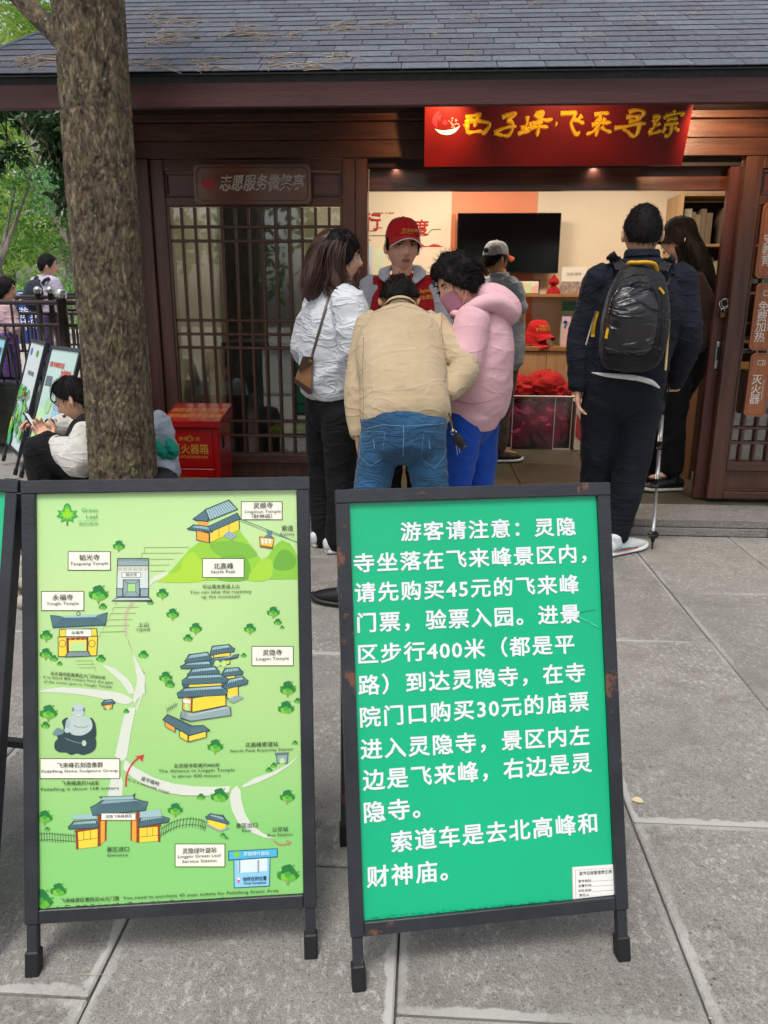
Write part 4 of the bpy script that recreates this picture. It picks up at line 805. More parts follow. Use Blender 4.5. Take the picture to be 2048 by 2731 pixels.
# stone kerb ring round the tree, of rounded cobbles in two courses
pit=thing('tree_pit','low ring of rounded cobbles round the foot of the tree','tree pit',(-1.47,3.68,0))
f=MB(); f.loft([(-1.47,3.68,-.02),(-1.47,3.68,.04)],[(.6,.6)]*2,(1,0,0),28,1,False); f.poly([(-1.47+.6*math.cos(k*math.pi/14),3.68+.6*math.sin(k*math.pi/14),.04) for k in range(28)]); obj('earth',f,mat('soil','#4a4030',.95,c2='#6b5d45',ns=30,bump=1,bs=60),pit)
COB=mat('cobble','#7c7466',.8,c2='#a39c8e',ns=14,bump=.6,bs=70,rand=.18)
for j,(rr,z,n) in enumerate(((.66,.02,34),(.56,.045,29),(.46,.05,24),(.36,.05,19))):
    for k in range(n):
        a=2*math.pi*(k+.5*(j%2))/n+random.uniform(-.02,.02); g=MB(); s_=random.uniform(.85,1.12); g.ball((0,0,0),(.062*s_,.046,.035),8)
        for v in g.v: v.x+=random.uniform(-.004,.004); v.z+=random.uniform(-.003,.003)
        mt=Matrix.Translation((-1.47+rr*math.cos(a),3.68+rr*math.sin(a),z+random.uniform(-.004,.004)))@Matrix.Rotation(a+math.pi/2,4,'Z')@Matrix.Rotation(random.uniform(-.2,.2),4,'X')
        g.v=[mt@v for v in g.v]; obj('cobble',g,COB,pit,smooth=True)
# ================= far left =================
IRON=mat('iron_brown','#3b2a28',.45,c2='#2c2020',ns=20,coat=.2)
wallm=mat('rubble_stone','#6f6c64',.9,c2='#4f5148',ns=9,bump=1,bs=25)
sw_=thing('stone_kerb_wall','low grey stone wall under the brown railing','stone wall',(-4.0,7.1,0)); 
for k in range(16):
    f=MB(); wd=random.uniform(.3,.55); f.box((-6.6+k*.42+.005,6.95,0),(-6.6+k*.42+.41,7.3,.56+random.uniform(-.03,.02)),.035); me=f.mesh('stone')
    for v in me.vertices: v.co+=Vector((random.uniform(-.012,.012),random.uniform(-.015,.015),random.uniform(-.01,.01)))
    obj('stone',me,wallm,sw_)
def railing(label,x0,x1,posts,Y,zb,zm,zt,double=False,sp=.085):
    r=thing('railing',label,'railing',((x0+x1)/2,Y,zb),group='brown metal railings'); 
    for z,w_ in ((zt,.042),(zm,.034),(zb,.03)):
        f=MB(); f.tube([(x0,Y,z),(x1,Y,z)],w_/2,10); obj('rail',f,IRON,r,smooth=True)
    g=MB(); g.tube([(0,0,zb),(0,0,zm)],.011,8); bm_=g.mesh('baluster'); bm_.transform(wm(r).inverted()); bm_.materials.append(IRON); x=x0+sp/2
    while x<x1:
        o=bpy.data.objects.new('baluster',bm_); COL.objects.link(o); o.parent=r; o.location=(x,Y,0); x+=sp
    g=MB(); g.tube([(0,0,zm),(0,0,zt)],.011,8); bm2=g.mesh('upper_baluster'); bm2.transform(wm(r).inverted()); bm2.materials.append(IRON); x=x0+sp/2+sp
    while x<x1:
        o=bpy.data.objects.new('upper_baluster',bm2); COL.objects.link(o); o.parent=r; o.location=(x,Y,0); x+=sp*3
    for px in posts:
        for dx in ((-.07,.07) if double else (0,)):
            f=MB(); f.tube([(px+dx,Y,zb-.12),(px+dx,Y,zt+.03)],.045 if not double else .03,14); p=obj('post',f,IRON,r,smooth=True)
            f=MB(); f.ball((px+dx,Y,zt+.075),.056 if not double else .045,16); obj('ball_cap',f,METAL,p,smooth=True)
railing('brown railing with a steel ball on its post, nearest the notice boards',-6.5,-1.9,[-3.345,-5.4],7.08,.60,1.085,1.285)
railing('brown railing with paired steel balls, behind the nearest railing',-7.5,-3.6,[-4.25,-6.2],8.6,.75,1.16,1.335,True)
railing('brown railing farthest back, seen just left of the tree',-4.9,-2.2,[-4.15,-2.4],9.9,.75,1.18,1.37,True,.1)
f=MB(); f.box((-9,12.2,-.04),(-1.8,12.5,.78),.01); f.box((-9,12.16,.78),(-1.8,12.54,.84),.01); struct('parapet',f,mat('pale_concrete','#d3d0ca',.8,c2='#bdbab4',ns=4))
f=MB(); f.box((-14,9.2,-.04),(-1.9,12.2,.08)); struct('raised_path',f,mat('path_pale','#b8b5ae',.85,c2='#a5a29b',ns=5))
bl_=thing('blue_banner','blue banner with white Chinese writing behind the railings','banner',(-5.1,10.0,.3))
f=MB(); f.box((-5.45,10,.75),(-4.9,10.02,1.42)); pnl=obj('panel',f,flat('#24408f'),bl_)
for k,(s_,z) in enumerate((('景区文明',1.32),('游览',1.13),('排队',.98))): f=text_mb(s_,.11,FRONT(-5.17,9.996,z),bevel=.01); obj('text_line',f,flat('#dfe6f2'),bl_)
for x in (-5.44,-4.91): f=MB(); f.bar((x,10.03,.08),(x,10.03,1.44),.03); obj('post',f,METAL,bl_)
# vegetation behind
leaves_t=[]
def tree_thing(label,x,y,h,r,blobs,size,m,seed,lean=0):
    t=thing('broadleaf_tree',label,'tree',(x,y,0),group='trees beyond the railing'); f=MB(); f.tube([(x,y,-.05),(x+lean*.4,y,h*.35),(x+lean,y,h*.8)],[r,r*.8,r*.3],10)
    for k in range(5): a=k*1.3; f.tube([(x+lean*.5,y,h*.45),(x+lean*.6+h*.2*math.cos(a),y+h*.16*math.sin(a),h*.8)],[r*.4,r*.1],6)
    obj('trunk',f,BARK2,t,smooth=True); leaves('crown',blobs,size,m,t,seed=seed); return t
BARK2=mat('bark_pale','#8a8378',.9,c2='#5c554b',ns=9,st=(1,1,.4),bump=1,bs=30)
tree_thing('tall pale green tree farthest behind the railing',-14,26,12,.25,[((-15+3.4*i,26+rr,2.5+2.2*j),(3.2,2.0,1.9),1100) for i in range(4) for j in range(5) for rr in (0,)],.30,LFB,11)
tree_thing('bright yellow green tree left of the shade tree',-9.3,20,9,.2,[((-10.6+1.9*i,20+.5*j,3.0+1.6*j),(1.8,1.3,1.3),900) for i in range(3) for j in range(5)],.20,LFB,12)
tree_thing('mid green feathery tree over the path',-7.0,15.5,5,.12,[((-8.3+1.1*i,15.5,2.5+.9*j),(1.2,.9,.6),420) for i in range(4) for j in range(3)],.12,LFM,13)
tree_thing('grey leaning trunk standing in the shrubs',-7.28,13.6,4,.13,[((-8.2,13.8,3.3),(1.2,1,.6),700),((-6.6,13.9,3.2),(1.1,1,.5),500)],.12,LFC,14,lean=-.45)
hg=thing('shrub_bank','bank of feathery light green shrubs behind the walkers','shrubs',(-6,12.9,0)); leaves('foliage',[((-9.2+.62*i,12.95+.3*(i%2),1.25+.22*math.sin(i*1.7)),(.62,.5,.55),800) for i in range(12)],.085,leaf_mat('leaf_shrub','#55904a','#9fcf74',.5,ns=2),hg,seed=15)
f=MB(); [f.tube([(-9+.7*i,12.95,0),(-8.8+.7*i,12.9,1.3)],[.02,.01],5) for i in range(11)]; obj('stems',f,BARK2,hg)
ct=thing('camphor_tree','dark glossy leafy branch hanging below the left eave','tree',(-4.9,6.6,0))
f=MB(); f.tube([(-4.9,6.6,0),(-4.85,6.55,1.6),(-4.6,6.5,2.6),(-4.2,6.5,3.3)],[.09,.08,.07,.05],10); obj('trunk',f,BARK,ct,smooth=True)
f=MB(); f.tube([(-4.6,6.5,2.6),(-4.0,6.5,2.95),(-3.4,6.5,2.80),(-3.0,6.5,2.45),(-2.9,6.48,2.2)],[.05,.035,.022,.012,.004],8)
for k in range(14): a=Vector((-3.9+.09*k,6.5,2.93-.03*k)); f.tube([a,a+Vector((random.uniform(-.2,.2),random.uniform(-.2,.2),-random.uniform(.15,.5)))],[.008,.002],5)
obj('branch',f,BARK,ct,smooth=True)
leaves('crown',[((-3.35+.14*i,6.5,2.66-.05*abs(i-2)),(.30,.25,.24),210) for i in range(6)]+[((-2.98,6.5,2.32),(.24,.2,.26),230),((-3.05,6.5,2.05),(.12,.12,.13),40),((-3.5,6.5,2.35),(.18,.2,.2),110),((-3.9,6.5,3.0),(.5,.4,.3),300)],.082,LFD,ct,droop=.8,seed=17)
# trees on the other side of the square (seen only mirrored in the panes)
for k,(x,y) in enumerate(((-5,-13),(1.5,-15),(7,-12))):
    t=thing('broadleaf_tree','%s dark tree across the square, mirrored in the lattice panes'%('left','middle','right')[k],'tree',(x,y,0)); f=MB(); f.tube([(x,y,0),(x+.2,y,4)],[.25,.15],8); obj('trunk',f,BARK2,t)
    leaves('crown',[((x+1.8*math.cos(a),y+1.2*math.sin(a),4.2+2*math.sin(2.3*a)),(2.1,1.6,1.6),260) for a in [q*.9 for q in range(7)]],.38,LFM,t,seed=20+k)
# ---- three map boards at the far left ----
PALE=mat('print_pale_sheet','#c3d6cd',.5)
for lab,A,yw,tl,w_,L,colr in (('light blue A-board at the left edge, with a question in dark writing',(-4.36,6.99,0),-50,18.8,.66,1.05,'#8fcbe0'),
    ('middle A-board of the far three, a green painted scenic map on white',(-3.582,6.207,0),-53.8,18.7,.663,1.052,'#c9d4d6'),
    ('right A-board of the far three, a pale green and blue map with red heading',(-3.117,5.611,0),-45,19.5,.6,1.035,'#b9d3cd')):
    r,p,M=aframe(lab,A,math.radians(yw),math.radians(tl),w_,L,.14,FRM,flat(colr,.5),group='A-boards by the railing')
    def lp(n_,cols_pts,base=.0046):
        g=MB(); cols=[]
        for q,(c,pts) in enumerate(cols_pts):
            if c not in cols: cols.append(c)
            g.cur=cols.index(c); g.add([(x*w_,y*L,base+.0004*q) for x,y in pts],[list(range(len(pts)))])
        obj(n_,g,[flat(c) for c in cols],p,local=True)
    def lt(s_,x,y,h,c,wd=None,wt=.03):
        tb=text_mb(s_,1,Matrix.Identity(4),bevel=wt); xs=[v.x for v in tb.v]; w0=max(xs)-min(xs); sx=(wd*w_/w0) if wd else h*L
        g=MB(); g.add([(x*w_+v.x*sx,y*L+v.y*h*L,.0078+v.z*.0005) for v in tb.v],tb.f); obj('text_line',g,flat(c),p,local=True)
    rg=random.Random(len(lab))
    def blob(cx,cy,rx,ry,n=11): return [(cx+rx*rg.uniform(.7,1.2)*math.cos(6.283*k/n),cy+ry*rg.uniform(.7,1.2)*math.sin(6.283*k/n)) for k in range(n)]
    if 'light blue' in lab:
        lt('怎样转账？',.62,.86,.06,'#3a4a52',.55); lp('comic_panel',[('#cfe0e0',[(.5,.55),(.95,.55),(.95,.8),(.5,.8)]),('#e6ebe8',[(.72,.56),(.93,.56),(.93,.78),(.72,.78)]),('#e6ebe8',[(.52,.56),(.7,.56),(.7,.78),(.52,.78)]),('#27408a',blob(.86,.64,.06,.05)),('#3a4a9a',blob(.6,.6,.04,.03))])
        lt('注意事项',.6,.74,.02,'#c04848',.14); lt('谨防诈骗',.82,.745,.02,'#555555',.14); lp('comic_panel',[('#dfe6dc',[(.5,.16),(.95,.16),(.95,.5),(.5,.5)]),('#1f2f5c',blob(.6,.4,.05,.05)),('#8fa6c0',blob(.8,.3,.09,.07))])
    elif 'middle' in lab:
        lp('painted_map',[('#a9c9a8',[(.06,.16),(.94,.16),(.94,.62),(.06,.70)])]+[(rg.choice(['#4fa04a','#6db84a','#3f8f5a','#8fc460','#5c7a6a','#8ec9b4']),blob(rg.uniform(.12,.86),rg.uniform(.2,.62),rg.uniform(.04,.14),rg.uniform(.02,.06))) for k in range(46)]+[('#c8dc3c',blob(.12,.3,.06,.08)),('#3fae48',blob(.2,.25,.1,.09)),('#4a9f8a',blob(.28,.2,.08,.05)),('#c05040',blob(.5,.58,.04,.03))],.0032)
        lt('导览图示意图',.5,.74,.026,'#6a7068',.4); lt('◉',.22,.9,.05,'#2f78b8',.12); lt('✿',.62,.9,.05,'#6aa828',.16); lp('printed_marks',[('#7a8f86',[(x,y),(x+.02,y),(x+.02,y+.012),(x,y+.012)]) for x,y in [(rg.uniform(.15,.85),rg.uniform(.2,.6)) for _ in range(60)]],.0066)
    else:
        lp('painted_map',[('#a5cf9a',[(.06,.17),(.94,.17),(.94,.66),(.06,.72)])]+[(rg.choice(['#a8d894','#b9dfa8','#9fcf9a']),blob(rg.uniform(.1,.5),rg.uniform(.25,.62),.12,.06)) for k in range(12)]+[('#9fc3dc',blob(.7,.5,.16,.16,15)),('#8fb8d8',blob(.62,.36,.12,.08,13)),('#cfe0dc',blob(.5,.22,.4,.06,15))]+[(rg.choice(['#5f9a5a','#7a8f9a','#6a8a5a']),blob(rg.uniform(.15,.85),rg.uniform(.26,.68),.008,.005,5)) for k in range(90)],.0025)
        lt('灵隐飞来峰景区欢迎',.35,.86,.03,'#c8443c',.5); lt('为您服务',.7,.80,.045,'#c8443c',.34); lp('legend_box',[('#55606a',[(.08,.70),(.3,.70),(.3,.775),(.08,.775)])],.0046)
        for k in range(4): lt('———',.19,.715+.016*k,.008,'#c9d4d6',.18)
# ================= fire extinguisher box =================
RED=mat('red_enamel','#a80f12',.25,c2='#95090d',ns=3,coat=.5,bump=.03,bs=12); GLD=flat('#c8a23c',.4)
fb=thing('fire_extinguisher_box','red metal fire extinguisher box against the lattice door','fire box',(-1.36,4.35,.0))
f=MB(); f.box((-1.515,4.35,.0),(-1.205,4.62,.625),.004); bd=obj('cabinet',f,RED,fb)
f=MB(); f.poly([(-1.53,4.33,.625),(-1.19,4.33,.625),(-1.19,4.64,.708),(-1.53,4.64,.708)]); f.box((-1.53,4.33,.60),(-1.19,4.332,.645)); 
mbx=MB(); P=[(-1.53,4.33,.61),(-1.19,4.33,.61),(-1.19,4.64,.64),(-1.53,4.64,.64),(-1.53,4.33,.645),(-1.19,4.33,.645),(-1.19,4.64,.708),(-1.53,4.64,.708)]
mbx.add(P,[(3,2,1,0),(4,5,6,7),(0,1,5,4),(1,2,6,5),(2,3,7,6),(3,0,4,7)]); lid=obj('lid',mbx,RED,fb)
f=MB(); f.box((-1.507,4.344,.37),(-1.242,4.3495,.60),.002); obj('door',f,RED,fb)
f=MB(); f.box((-1.507,4.344,.02),(-1.242,4.3495,.362),.002); obj('lower_door',f,RED,fb)
f=MB(); f.box((-1.235,4.342,.02),(-1.207,4.3495,.60),.003); obj('door_frame',f,RED,fb)
f=MB(); f.box((-1.2055,4.42,.47),(-1.2035,4.47,.54),.008); obj('hand_hole',f,BLK,fb)
for s_,x,z,h,wd in (('灭火器箱',-1.375,.475,.047,.215),('FIRE EXTINGUISHER BOX',-1.372,.432,.016,.2),('火警电话:119',-1.372,.262,.03,.16),('请您定期检查消防器材',-1.372,.305,.010,.18),('景德     安',-1.377,.538,.017,.125)):
    tb=text_mb(s_,1,Matrix.Identity(4),bevel=.0); xs=[v.x for v in tb.v]; sx=wd/(max(xs)-min(xs)); mx=(max(xs)+min(xs))/2; g=MB(); g.add([(x+(v.x-mx)*sx,4.3425,z+v.y*h) for v in tb.v],tb.f); obj('text_line',g,GLD,fb)
g=MB(); c=Vector((-1.372,4.3425,.540))
for k in range(20):
    a,b_=k*math.pi/10,(k+1)*math.pi/10; g.poly([c+Vector((.022*math.cos(a),0,.015*math.sin(a))),c+Vector((.022*math.cos(b_),0,.015*math.sin(b_))),c+Vector((.018*math.cos(b_),0,.012*math.sin(b_))),c+Vector((.018*math.cos(a),0,.012*math.sin(a)))])
for p,q in (((-.013,-.010),(0,.024)),((.013,-.010),(0,.024)),((-.007,0),(.008,0))): g.bar(c+Vector((p[0],-.001,p[1])),c+Vector((q[0],-.001,q[1])),.003,.0008)
obj('emblem',g,GLD,fb)
g=MB(); 
for k in range(2):
    tb=text_mb('消防器材请勿挪用',1,Matrix.Identity(4)); 
    g.add([(-1.36+v.x*.030,4.41+.1*k+v.y*.05,.645+.0012+(.08+.1*k+v.y*.05)*.203) for v in tb.v],tb.f)
obj('lid_lettering',g,GLD,fb)
# ================= signs =================
SIGN=mat('sign_red','#6e0d0a',.45,c2='#5a0a09',ns=3,spec=.25)
sg=thing('shop_sign','long dark red hanging sign with carved gold brush writing over the doorway','sign',(.65,4.6,2.03))
Q=[Vector((-.044,4.60,2.03)),Vector((1.35,4.60,2.03)),Vector((1.35,4.49,2.328)),Vector((-.044,4.49,2.328))]; nrm=(Q[1]-Q[0]).cross(Q[3]-Q[0]).normalized(); 
if nrm.y>0: nrm=-nrm
f=MB(); bk=[q-nrm*.022 for q in Q]; f.add(Q+bk,[(0,1,2,3),(7,6,5,4),(0,4,5,1),(1,5,6,2),(2,6,7,3),(3,7,4,0)]); obj('board',f,SIGN,sg,fixn=True)
def on_sign(px,py,lift=.0):
    d=ray(px,py); t=(Q[0]-EYE).dot(nrm)/d.dot(nrm); return EYE+d*t+nrm*lift
GOLD=mat('gold_leaf','#e8b01c',.3,metal=.35,c2='#f0c030',ns=20,bump=.3,bs=60)
SX=lambda x,y:(1120+x*.4581,270+y*.4581)
def brush(pts,w_=9.):
    """one brush stroke: swelling, tapering, ridged bar of gold"""
    P=crv([on_sign(*SX(x,y)) for x,y in pts],5,False); m=len(P); k=w_*.4581/FPX*4.7*.5; vs=[];fs=[]
    for i,p in enumerate(P):
        T=(P[min(i+1,m-1)]-P[max(i-1,0)]).normalized(); s=T.cross(nrm).normalized(); t=i/(m-1); wv=k*(.55+.45*abs(math.cos(2.6*t+.3))) * (1 if t<.8 else 1-(t-.8)*2.8)
        vs+=[p+s*wv,p+s*wv*.35+nrm*.007,p-s*wv*.35+nrm*.007,p-s*wv]
    for i in range(m-1):
        for q in range(3): fs.append((i*4+q,i*4+q+1,i*4+q+5,i*4+q+4))
    fs+=[(0,1,2,3),(m*4-4,m*4-3,m*4-2,m*4-1)]; GB.add(vs,fs)
CH=[
 [[(265,95),(310,85),(358,72)],[(300,92),(285,130),(270,170)],[(345,80),(330,110),(318,150)],[(262,125),(320,115),(395,125),(405,140),(375,185),(360,188)],[(262,128),(275,160),(280,190)],[(278,188),(320,180),(365,176)]],
 [[(478,95),(515,78),(552,68),(548,80),(505,112)],[(505,112),(535,125),(538,160),(515,200),(480,200)],[(432,185),(470,165),(520,150),(562,148)],[(432,185),(450,195),(480,200)]],
 [[(625,85),(620,130),(600,190)],[(595,140),(592,175),(568,192)],[(640,120),(640,150),(612,170),(600,165)],[(570,192),(600,185),(640,172)],[(675,75),(712,62),(716,72),(690,102)],[(665,75),(690,95),(735,112),(772,104)],[(655,130),(690,125),(715,120)],[(640,160),(690,150),(745,152)],[(688,105),(690,150),(680,205)]],
 [[(788,133),(798,136)]],
 [[(818,72),(870,70),(905,68),(895,95),(880,130),(895,175),(915,198),(930,175)],[(945,82),(925,105),(912,118)],[(895,105),(930,120),(955,130)]],
 [[(1015,80),(1060,70),(1100,72)],[(1025,105),(1040,122)],[(1080,98),(1068,118)],[(1000,140),(1050,128),(1112,125)],[(1048,60),(1050,110),(1035,160),(1025,205)],[(1040,150),(1005,180),(968,195)],[(1055,148),(1080,170),(1115,182)]],
 [[(1215,65),(1260,52),(1305,62),(1290,92)],[(1200,95),(1250,88),(1290,92)],[(1215,118),(1255,112),(1290,95)],[(1130,158),(1190,150),(1260,135),(1315,130)],[(1280,138),(1265,190),(1240,205),(1215,180)],[(1185,160),(1205,175),(1220,185)]],
 [[(1355,95),(1385,85),(1395,95),(1370,115),(1350,110)],[(1370,115),(1362,150),(1330,190)],[(1375,140),(1400,130)],[(1330,190),(1365,185),(1405,170)],[(1350,155),(1345,190)],[(1480,50),(1482,66)],[(1430,85),(1470,75),(1530,68),(1515,88)],[(1430,85),(1420,105)],[(1435,110),(1470,102),(1500,100)],[(1420,140),(1460,130),(1505,128)],[(1465,130),(1462,175),(1440,205),(1425,190)],[(1430,155),(1410,185)],[(1480,150),(1505,175)]]]
for ch in CH:
    GB=MB(); [brush(s,25 if len(ch)>1 else 30) for s in ch]; obj('gold_character',GB,GOLD,sg,smooth=False)
g=MB(); cols=[flat('#d8202c'),flat('#9fe0da'),flat('#b89a90')]
def spoly(ci,pts,l=.002): g.cur=ci; g.poly([on_sign(*SX(*p),l) for p in pts])
def arc(ci,cx,cy,r0,r1,a0,a1,n=16,ry=.75):
    o_=[(cx+r0*math.cos(math.radians(a0+(a1-a0)*k/n)),cy+ry*r0*math.sin(math.radians(a0+(a1-a0)*k/n))) for k in range(n+1)]; i_=[(cx+(r1+(r0-r1)*abs(2*k/n-1)**2)*math.cos(math.radians(a0+(a1-a0)*k/n)),cy+ry*(r1+(r0-r1)*abs(2*k/n-1)**2)*math.sin(math.radians(a0+(a1-a0)*k/n))) for k in range(n+1)]
    for k in range(n): spoly(ci,[o_[k],o_[k+1],i_[k+1],i_[k]])
arc(0,150,110,78,48,130,245); arc(1,155,120,80,50,15,150,ry=.95)
spoly(0,[(108,110),(100,85),(128,75),(118,95),(122,120)]); spoly(0,[(130,130),(140,105),(152,112),(160,128),(148,138)])
for k in range(26): a=random.uniform(-70,25); r_=random.uniform(30,72); x,y=155+r_*math.cos(math.radians(a)),140+r_*.75*math.sin(math.radians(a)); spoly(2,[(x-4,y),(x,y-4),(x+4,y),(x,y+4)],.0025)
obj('emblem',g,cols,sg)
for x in (.2,1.1): f=MB(); f.bar((x,4.51,2.30),(x,4.79,2.30),.02); obj('hanger',f,BLK,sg)
# plaque over the left lattice door
PLQ=mat('plaque_wood','#76402c',.25,c2='#5f3020',ns=3,st=(.8,8,8),coat=.5)
def octo(cx,cz,w_,h_,c,y,t,M=None):
    P=[(cx-w_/2+c,cz-h_/2),(cx+w_/2-c,cz-h_/2),(cx+w_/2,cz-h_/2+c),(cx+w_/2,cz+h_/2-c),(cx+w_/2-c,cz+h_/2),(cx-w_/2+c,cz+h_/2),(cx-w_/2,cz+h_/2-c),(cx-w_/2,cz-h_/2+c)]
    g=MB(); n=8; g.add([(a,y,b) for a,b in P]+[(a,y+t,b) for a,b in P],[list(range(n)),list(range(2*n-1,n-1,-1))]+[(i,(i+1)%n,n+(i+1)%n,n+i) for i in range(n)]); return g,P
a,b_=ony(513.5,438,4.77),ony(830,544,4.77); cx,cz=(a.x+b_.x)/2,(a.z+b_.z)/2
pq=thing('name_plaque','reddish wooden plaque with a red heart and white writing over the left lattice door','plaque',(cx,4.77,cz))
g,P=octo(cx,cz,b_.x-a.x,a.z-b_.z,.018,4.77,.022); bo=obj('board',g,PLQ,pq,fixn=True)
g,P=octo(cx,cz,b_.x-a.x-.035,a.z-b_.z-.035,.022,4.7685,.001); n=8
P2=[(cx+(x-cx)*.988,cz+(z-cz)*.965) for x,z in P]; g=MB()
for i in range(8): g.poly([(P[i][0],4.7688,P[i][1]),(P[(i+1)%8][0],4.7688,P[(i+1)%8][1]),(P2[(i+1)%8][0],4.7688,P2[(i+1)%8][1]),(P2[i][0],4.7688,P2[i][1])])
obj('inset_line',g,flat('#2a1410'),pq)
def heart(cx,cz,s,y): return [(cx+s*.062*16*math.sin(t)**3,y,cz+s*.062*(13*math.cos(t)-5*math.cos(2*t)-2*math.cos(3*t)-math.cos(4*t))) for t in [k*2*math.pi/28 for k in range(28)]]
g=MB(); g.poly(heart(ony(555,490,4.77).x,ony(555,490,4.77).z,.042,4.7684)); obj('heart',g,flat('#a02418'),pq)
tb=text_mb('志愿服务微笑亭',1,Matrix.Identity(4),shear=.25,bevel=.012); xs=[v.x for v in tb.v]; a,b_=ony(585,490,4.77),ony(814,490,4.77); sx=(b_.x-a.x)/(max(xs)-min(xs))
g=MB(); g.add([(a.x+(v.x-min(xs))*sx,4.7682-v.z*.001,a.z-.002+v.y*.068+.004*math.sin(v.x*5)) for v in tb.v],tb.f); obj('text_line',g,flat('#b9aea4'),pq)
# three hanging plaques on the right lattice door
PL2=mat('plaque_light','#a8653f',.4,c2='#8f5232',ns=3,st=(8,8,.6),coat=.2); WT=flat('#d9cfc6')
for lab,pc,zt,zb,txt,en in (('topmost hanging wooden plaque on the right lattice door, cut by the picture edge',(1.94,0),1.86,1.452,'安教育',''),('middle hanging wooden plaque with a microwave symbol on the right lattice door',(1.958,0),1.424,1.043,'免费加热','Free Heating'),('lowest hanging wooden plaque with a extinguisher symbol on the right lattice door',(1.977,0),1.027,.650,'灭火器','Fire extinguisher')):
    cx=pc[0]; cz=(zt+zb)/2; w_=.125; lab=lab.replace(' a ext',' an ext'); q=thing('hanging_plaque',lab,'plaque',(cx,4.785,cz),group='wooden plaques in a column'); g,P=octo(cx,cz,w_,zt-zb,.018,4.765,.016); obj('board',g,PL2,q,fixn=True)
    g=MB(); g2,P=octo(cx,cz,w_-.02,zt-zb-.02,.016,4.764,.001); P2=[(cx+(x-cx)*.965,cz+(z-cz)*.988) for x,z in P]
    for i in range(8): g.poly([(P[i][0],4.7637,P[i][1]),(P[(i+1)%8][0],4.7637,P[(i+1)%8][1]),(P2[(i+1)%8][0],4.7637,P2[(i+1)%8][1]),(P2[i][0],4.7637,P2[i][1])])
    obj('inset_line',g,flat('#5a1f16'),q)
    n=len(txt); zz=zt-.135 if n>3 or en.startswith('Fire') else zt-.2
    if en.startswith('Fire'): zz=zt-.16
    st=.058
    for k,chh in enumerate(txt): g=text_mb(chh,.046,FRONT(cx-.012,4.7632,zz-st*k),bevel=.012); obj('character',g,WT,q)
    if en: g=text_mb(en,.013,plane_M((cx+.028,4.7632,zz-st*(n-1)/2),(0,0,-1),(0,-1,0))); obj('text_line',g,WT,q)
    g=MB(); zc=zt-.055
    for p,r_ in ((((-.02,.012),(.02,.012)),0),(((-.02,-.014),(.02,-.014)),0),(((-.02,.012),(-.02,-.014)),0),(((.02,.012),(.02,-.014)),0),(((.008,.012),(.008,-.014)),0)): g.bar((cx+p[0][0],4.7634,zc+p[0][1]),(cx+p[1][0],4.7634,zc+p[1][1]),.0035,.0008,up=(0,1,0))
    if en: obj('symbol',g,WT,q)
    for dx in (-.03,.03): g=MB(); g.bar((cx+dx,4.772,zt),(cx+dx,4.772,zt+.022),.004); obj('chain_link',g,METAL,q)
# ================= inside the kiosk =================
def X(px,Y,py=700): return ony(px,py,Y).x
def Z(py,Y,px=1300): return ony(px,py,Y).z
ct_=thing('counter_cabinet','long oak counter with flush doors and black handles along the back wall','cabinet',(.8,7.0,.1))
f=MB(); f.box((-.79,6.87,.1),(1.93,7.24,.895)); obj('carcass',f,OAK,ct_); f=MB(); f.box((-.81,6.84,.9),(1.94,7.242,.94),.003); obj('worktop',f,OAKL,ct_)
for k in range(6):
    x=-.785+.4525*k; f=MB(); f.box((x,6.853,.14),(x+.449,6.8695,.892),.002); d=obj('door',f,OAK,ct_)
    hx=x+(.415 if k%2==0 else .035); f=MB(); f.tube([(hx,6.852,.66),(hx,6.835,.67),(hx,6.835,.77),(hx,6.852,.78)],.006,8); obj('handle',f,BLK,d,smooth=True)
sh=thing('wall_shelf','oak wall shelf under the television','shelf',(.8,7.1,1.36)); f=MB(); f.box((-.36,6.98,1.352),(1.95,7.249,1.378),.002); obj('board',f,OAKL,sh)
for x in (-.2,.8,1.8): f=MB(); f.bar((x,7.0,1.3455),(x,7.245,1.3455),.02,.012); obj('bracket',f,BLK,sh)
tv=thing('television','large black wall mounted flat television','television',(.67,7.15,1.8)); f=MB(); f.box((.229,7.12,1.553),(1.118,7.16,2.05),.005); obj('casing',f,BLK,tv)
f=MB(); f.box((.237,7.1175,1.567),(1.110,7.1195,2.042)); obj('screen',f,mat('tv_screen','#020203',.12),tv); f=MB(); f.box((.5,7.16,1.7),(.85,7.242,1.9)); obj('mount',f,BLK,tv)
bc=thing('bookcase','tall pale bookcase with a dark inside at the right of the room','bookcase',(2.4,7.0,.1))
f=MB(); f.box((2.034,6.85,.1),(2.06,7.24,2.17),.002); obj('side_panel',f,OAK,bc); f=MB(); f.box((3.0,6.85,.1),(3.03,7.24,2.17),.002); obj('side_panel',f,OAK,bc)
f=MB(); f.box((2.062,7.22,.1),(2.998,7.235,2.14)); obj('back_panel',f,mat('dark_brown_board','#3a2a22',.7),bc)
for z in (.13,.55,.98,1.38,1.76,2.15): f=MB(); f.box((2.062,6.86,z),(2.998,7.218,z+.02)); obj('shelf_board',f,OAK,bc)
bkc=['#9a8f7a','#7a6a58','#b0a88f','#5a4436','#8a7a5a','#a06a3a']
for z in (1.40,1.78,1.0):
    x=2.10
    for k in range(9):
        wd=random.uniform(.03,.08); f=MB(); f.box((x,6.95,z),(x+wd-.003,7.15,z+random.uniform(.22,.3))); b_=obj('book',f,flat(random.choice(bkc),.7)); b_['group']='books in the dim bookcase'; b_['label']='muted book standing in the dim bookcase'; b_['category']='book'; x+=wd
        if random.random()<.2: x+=.08
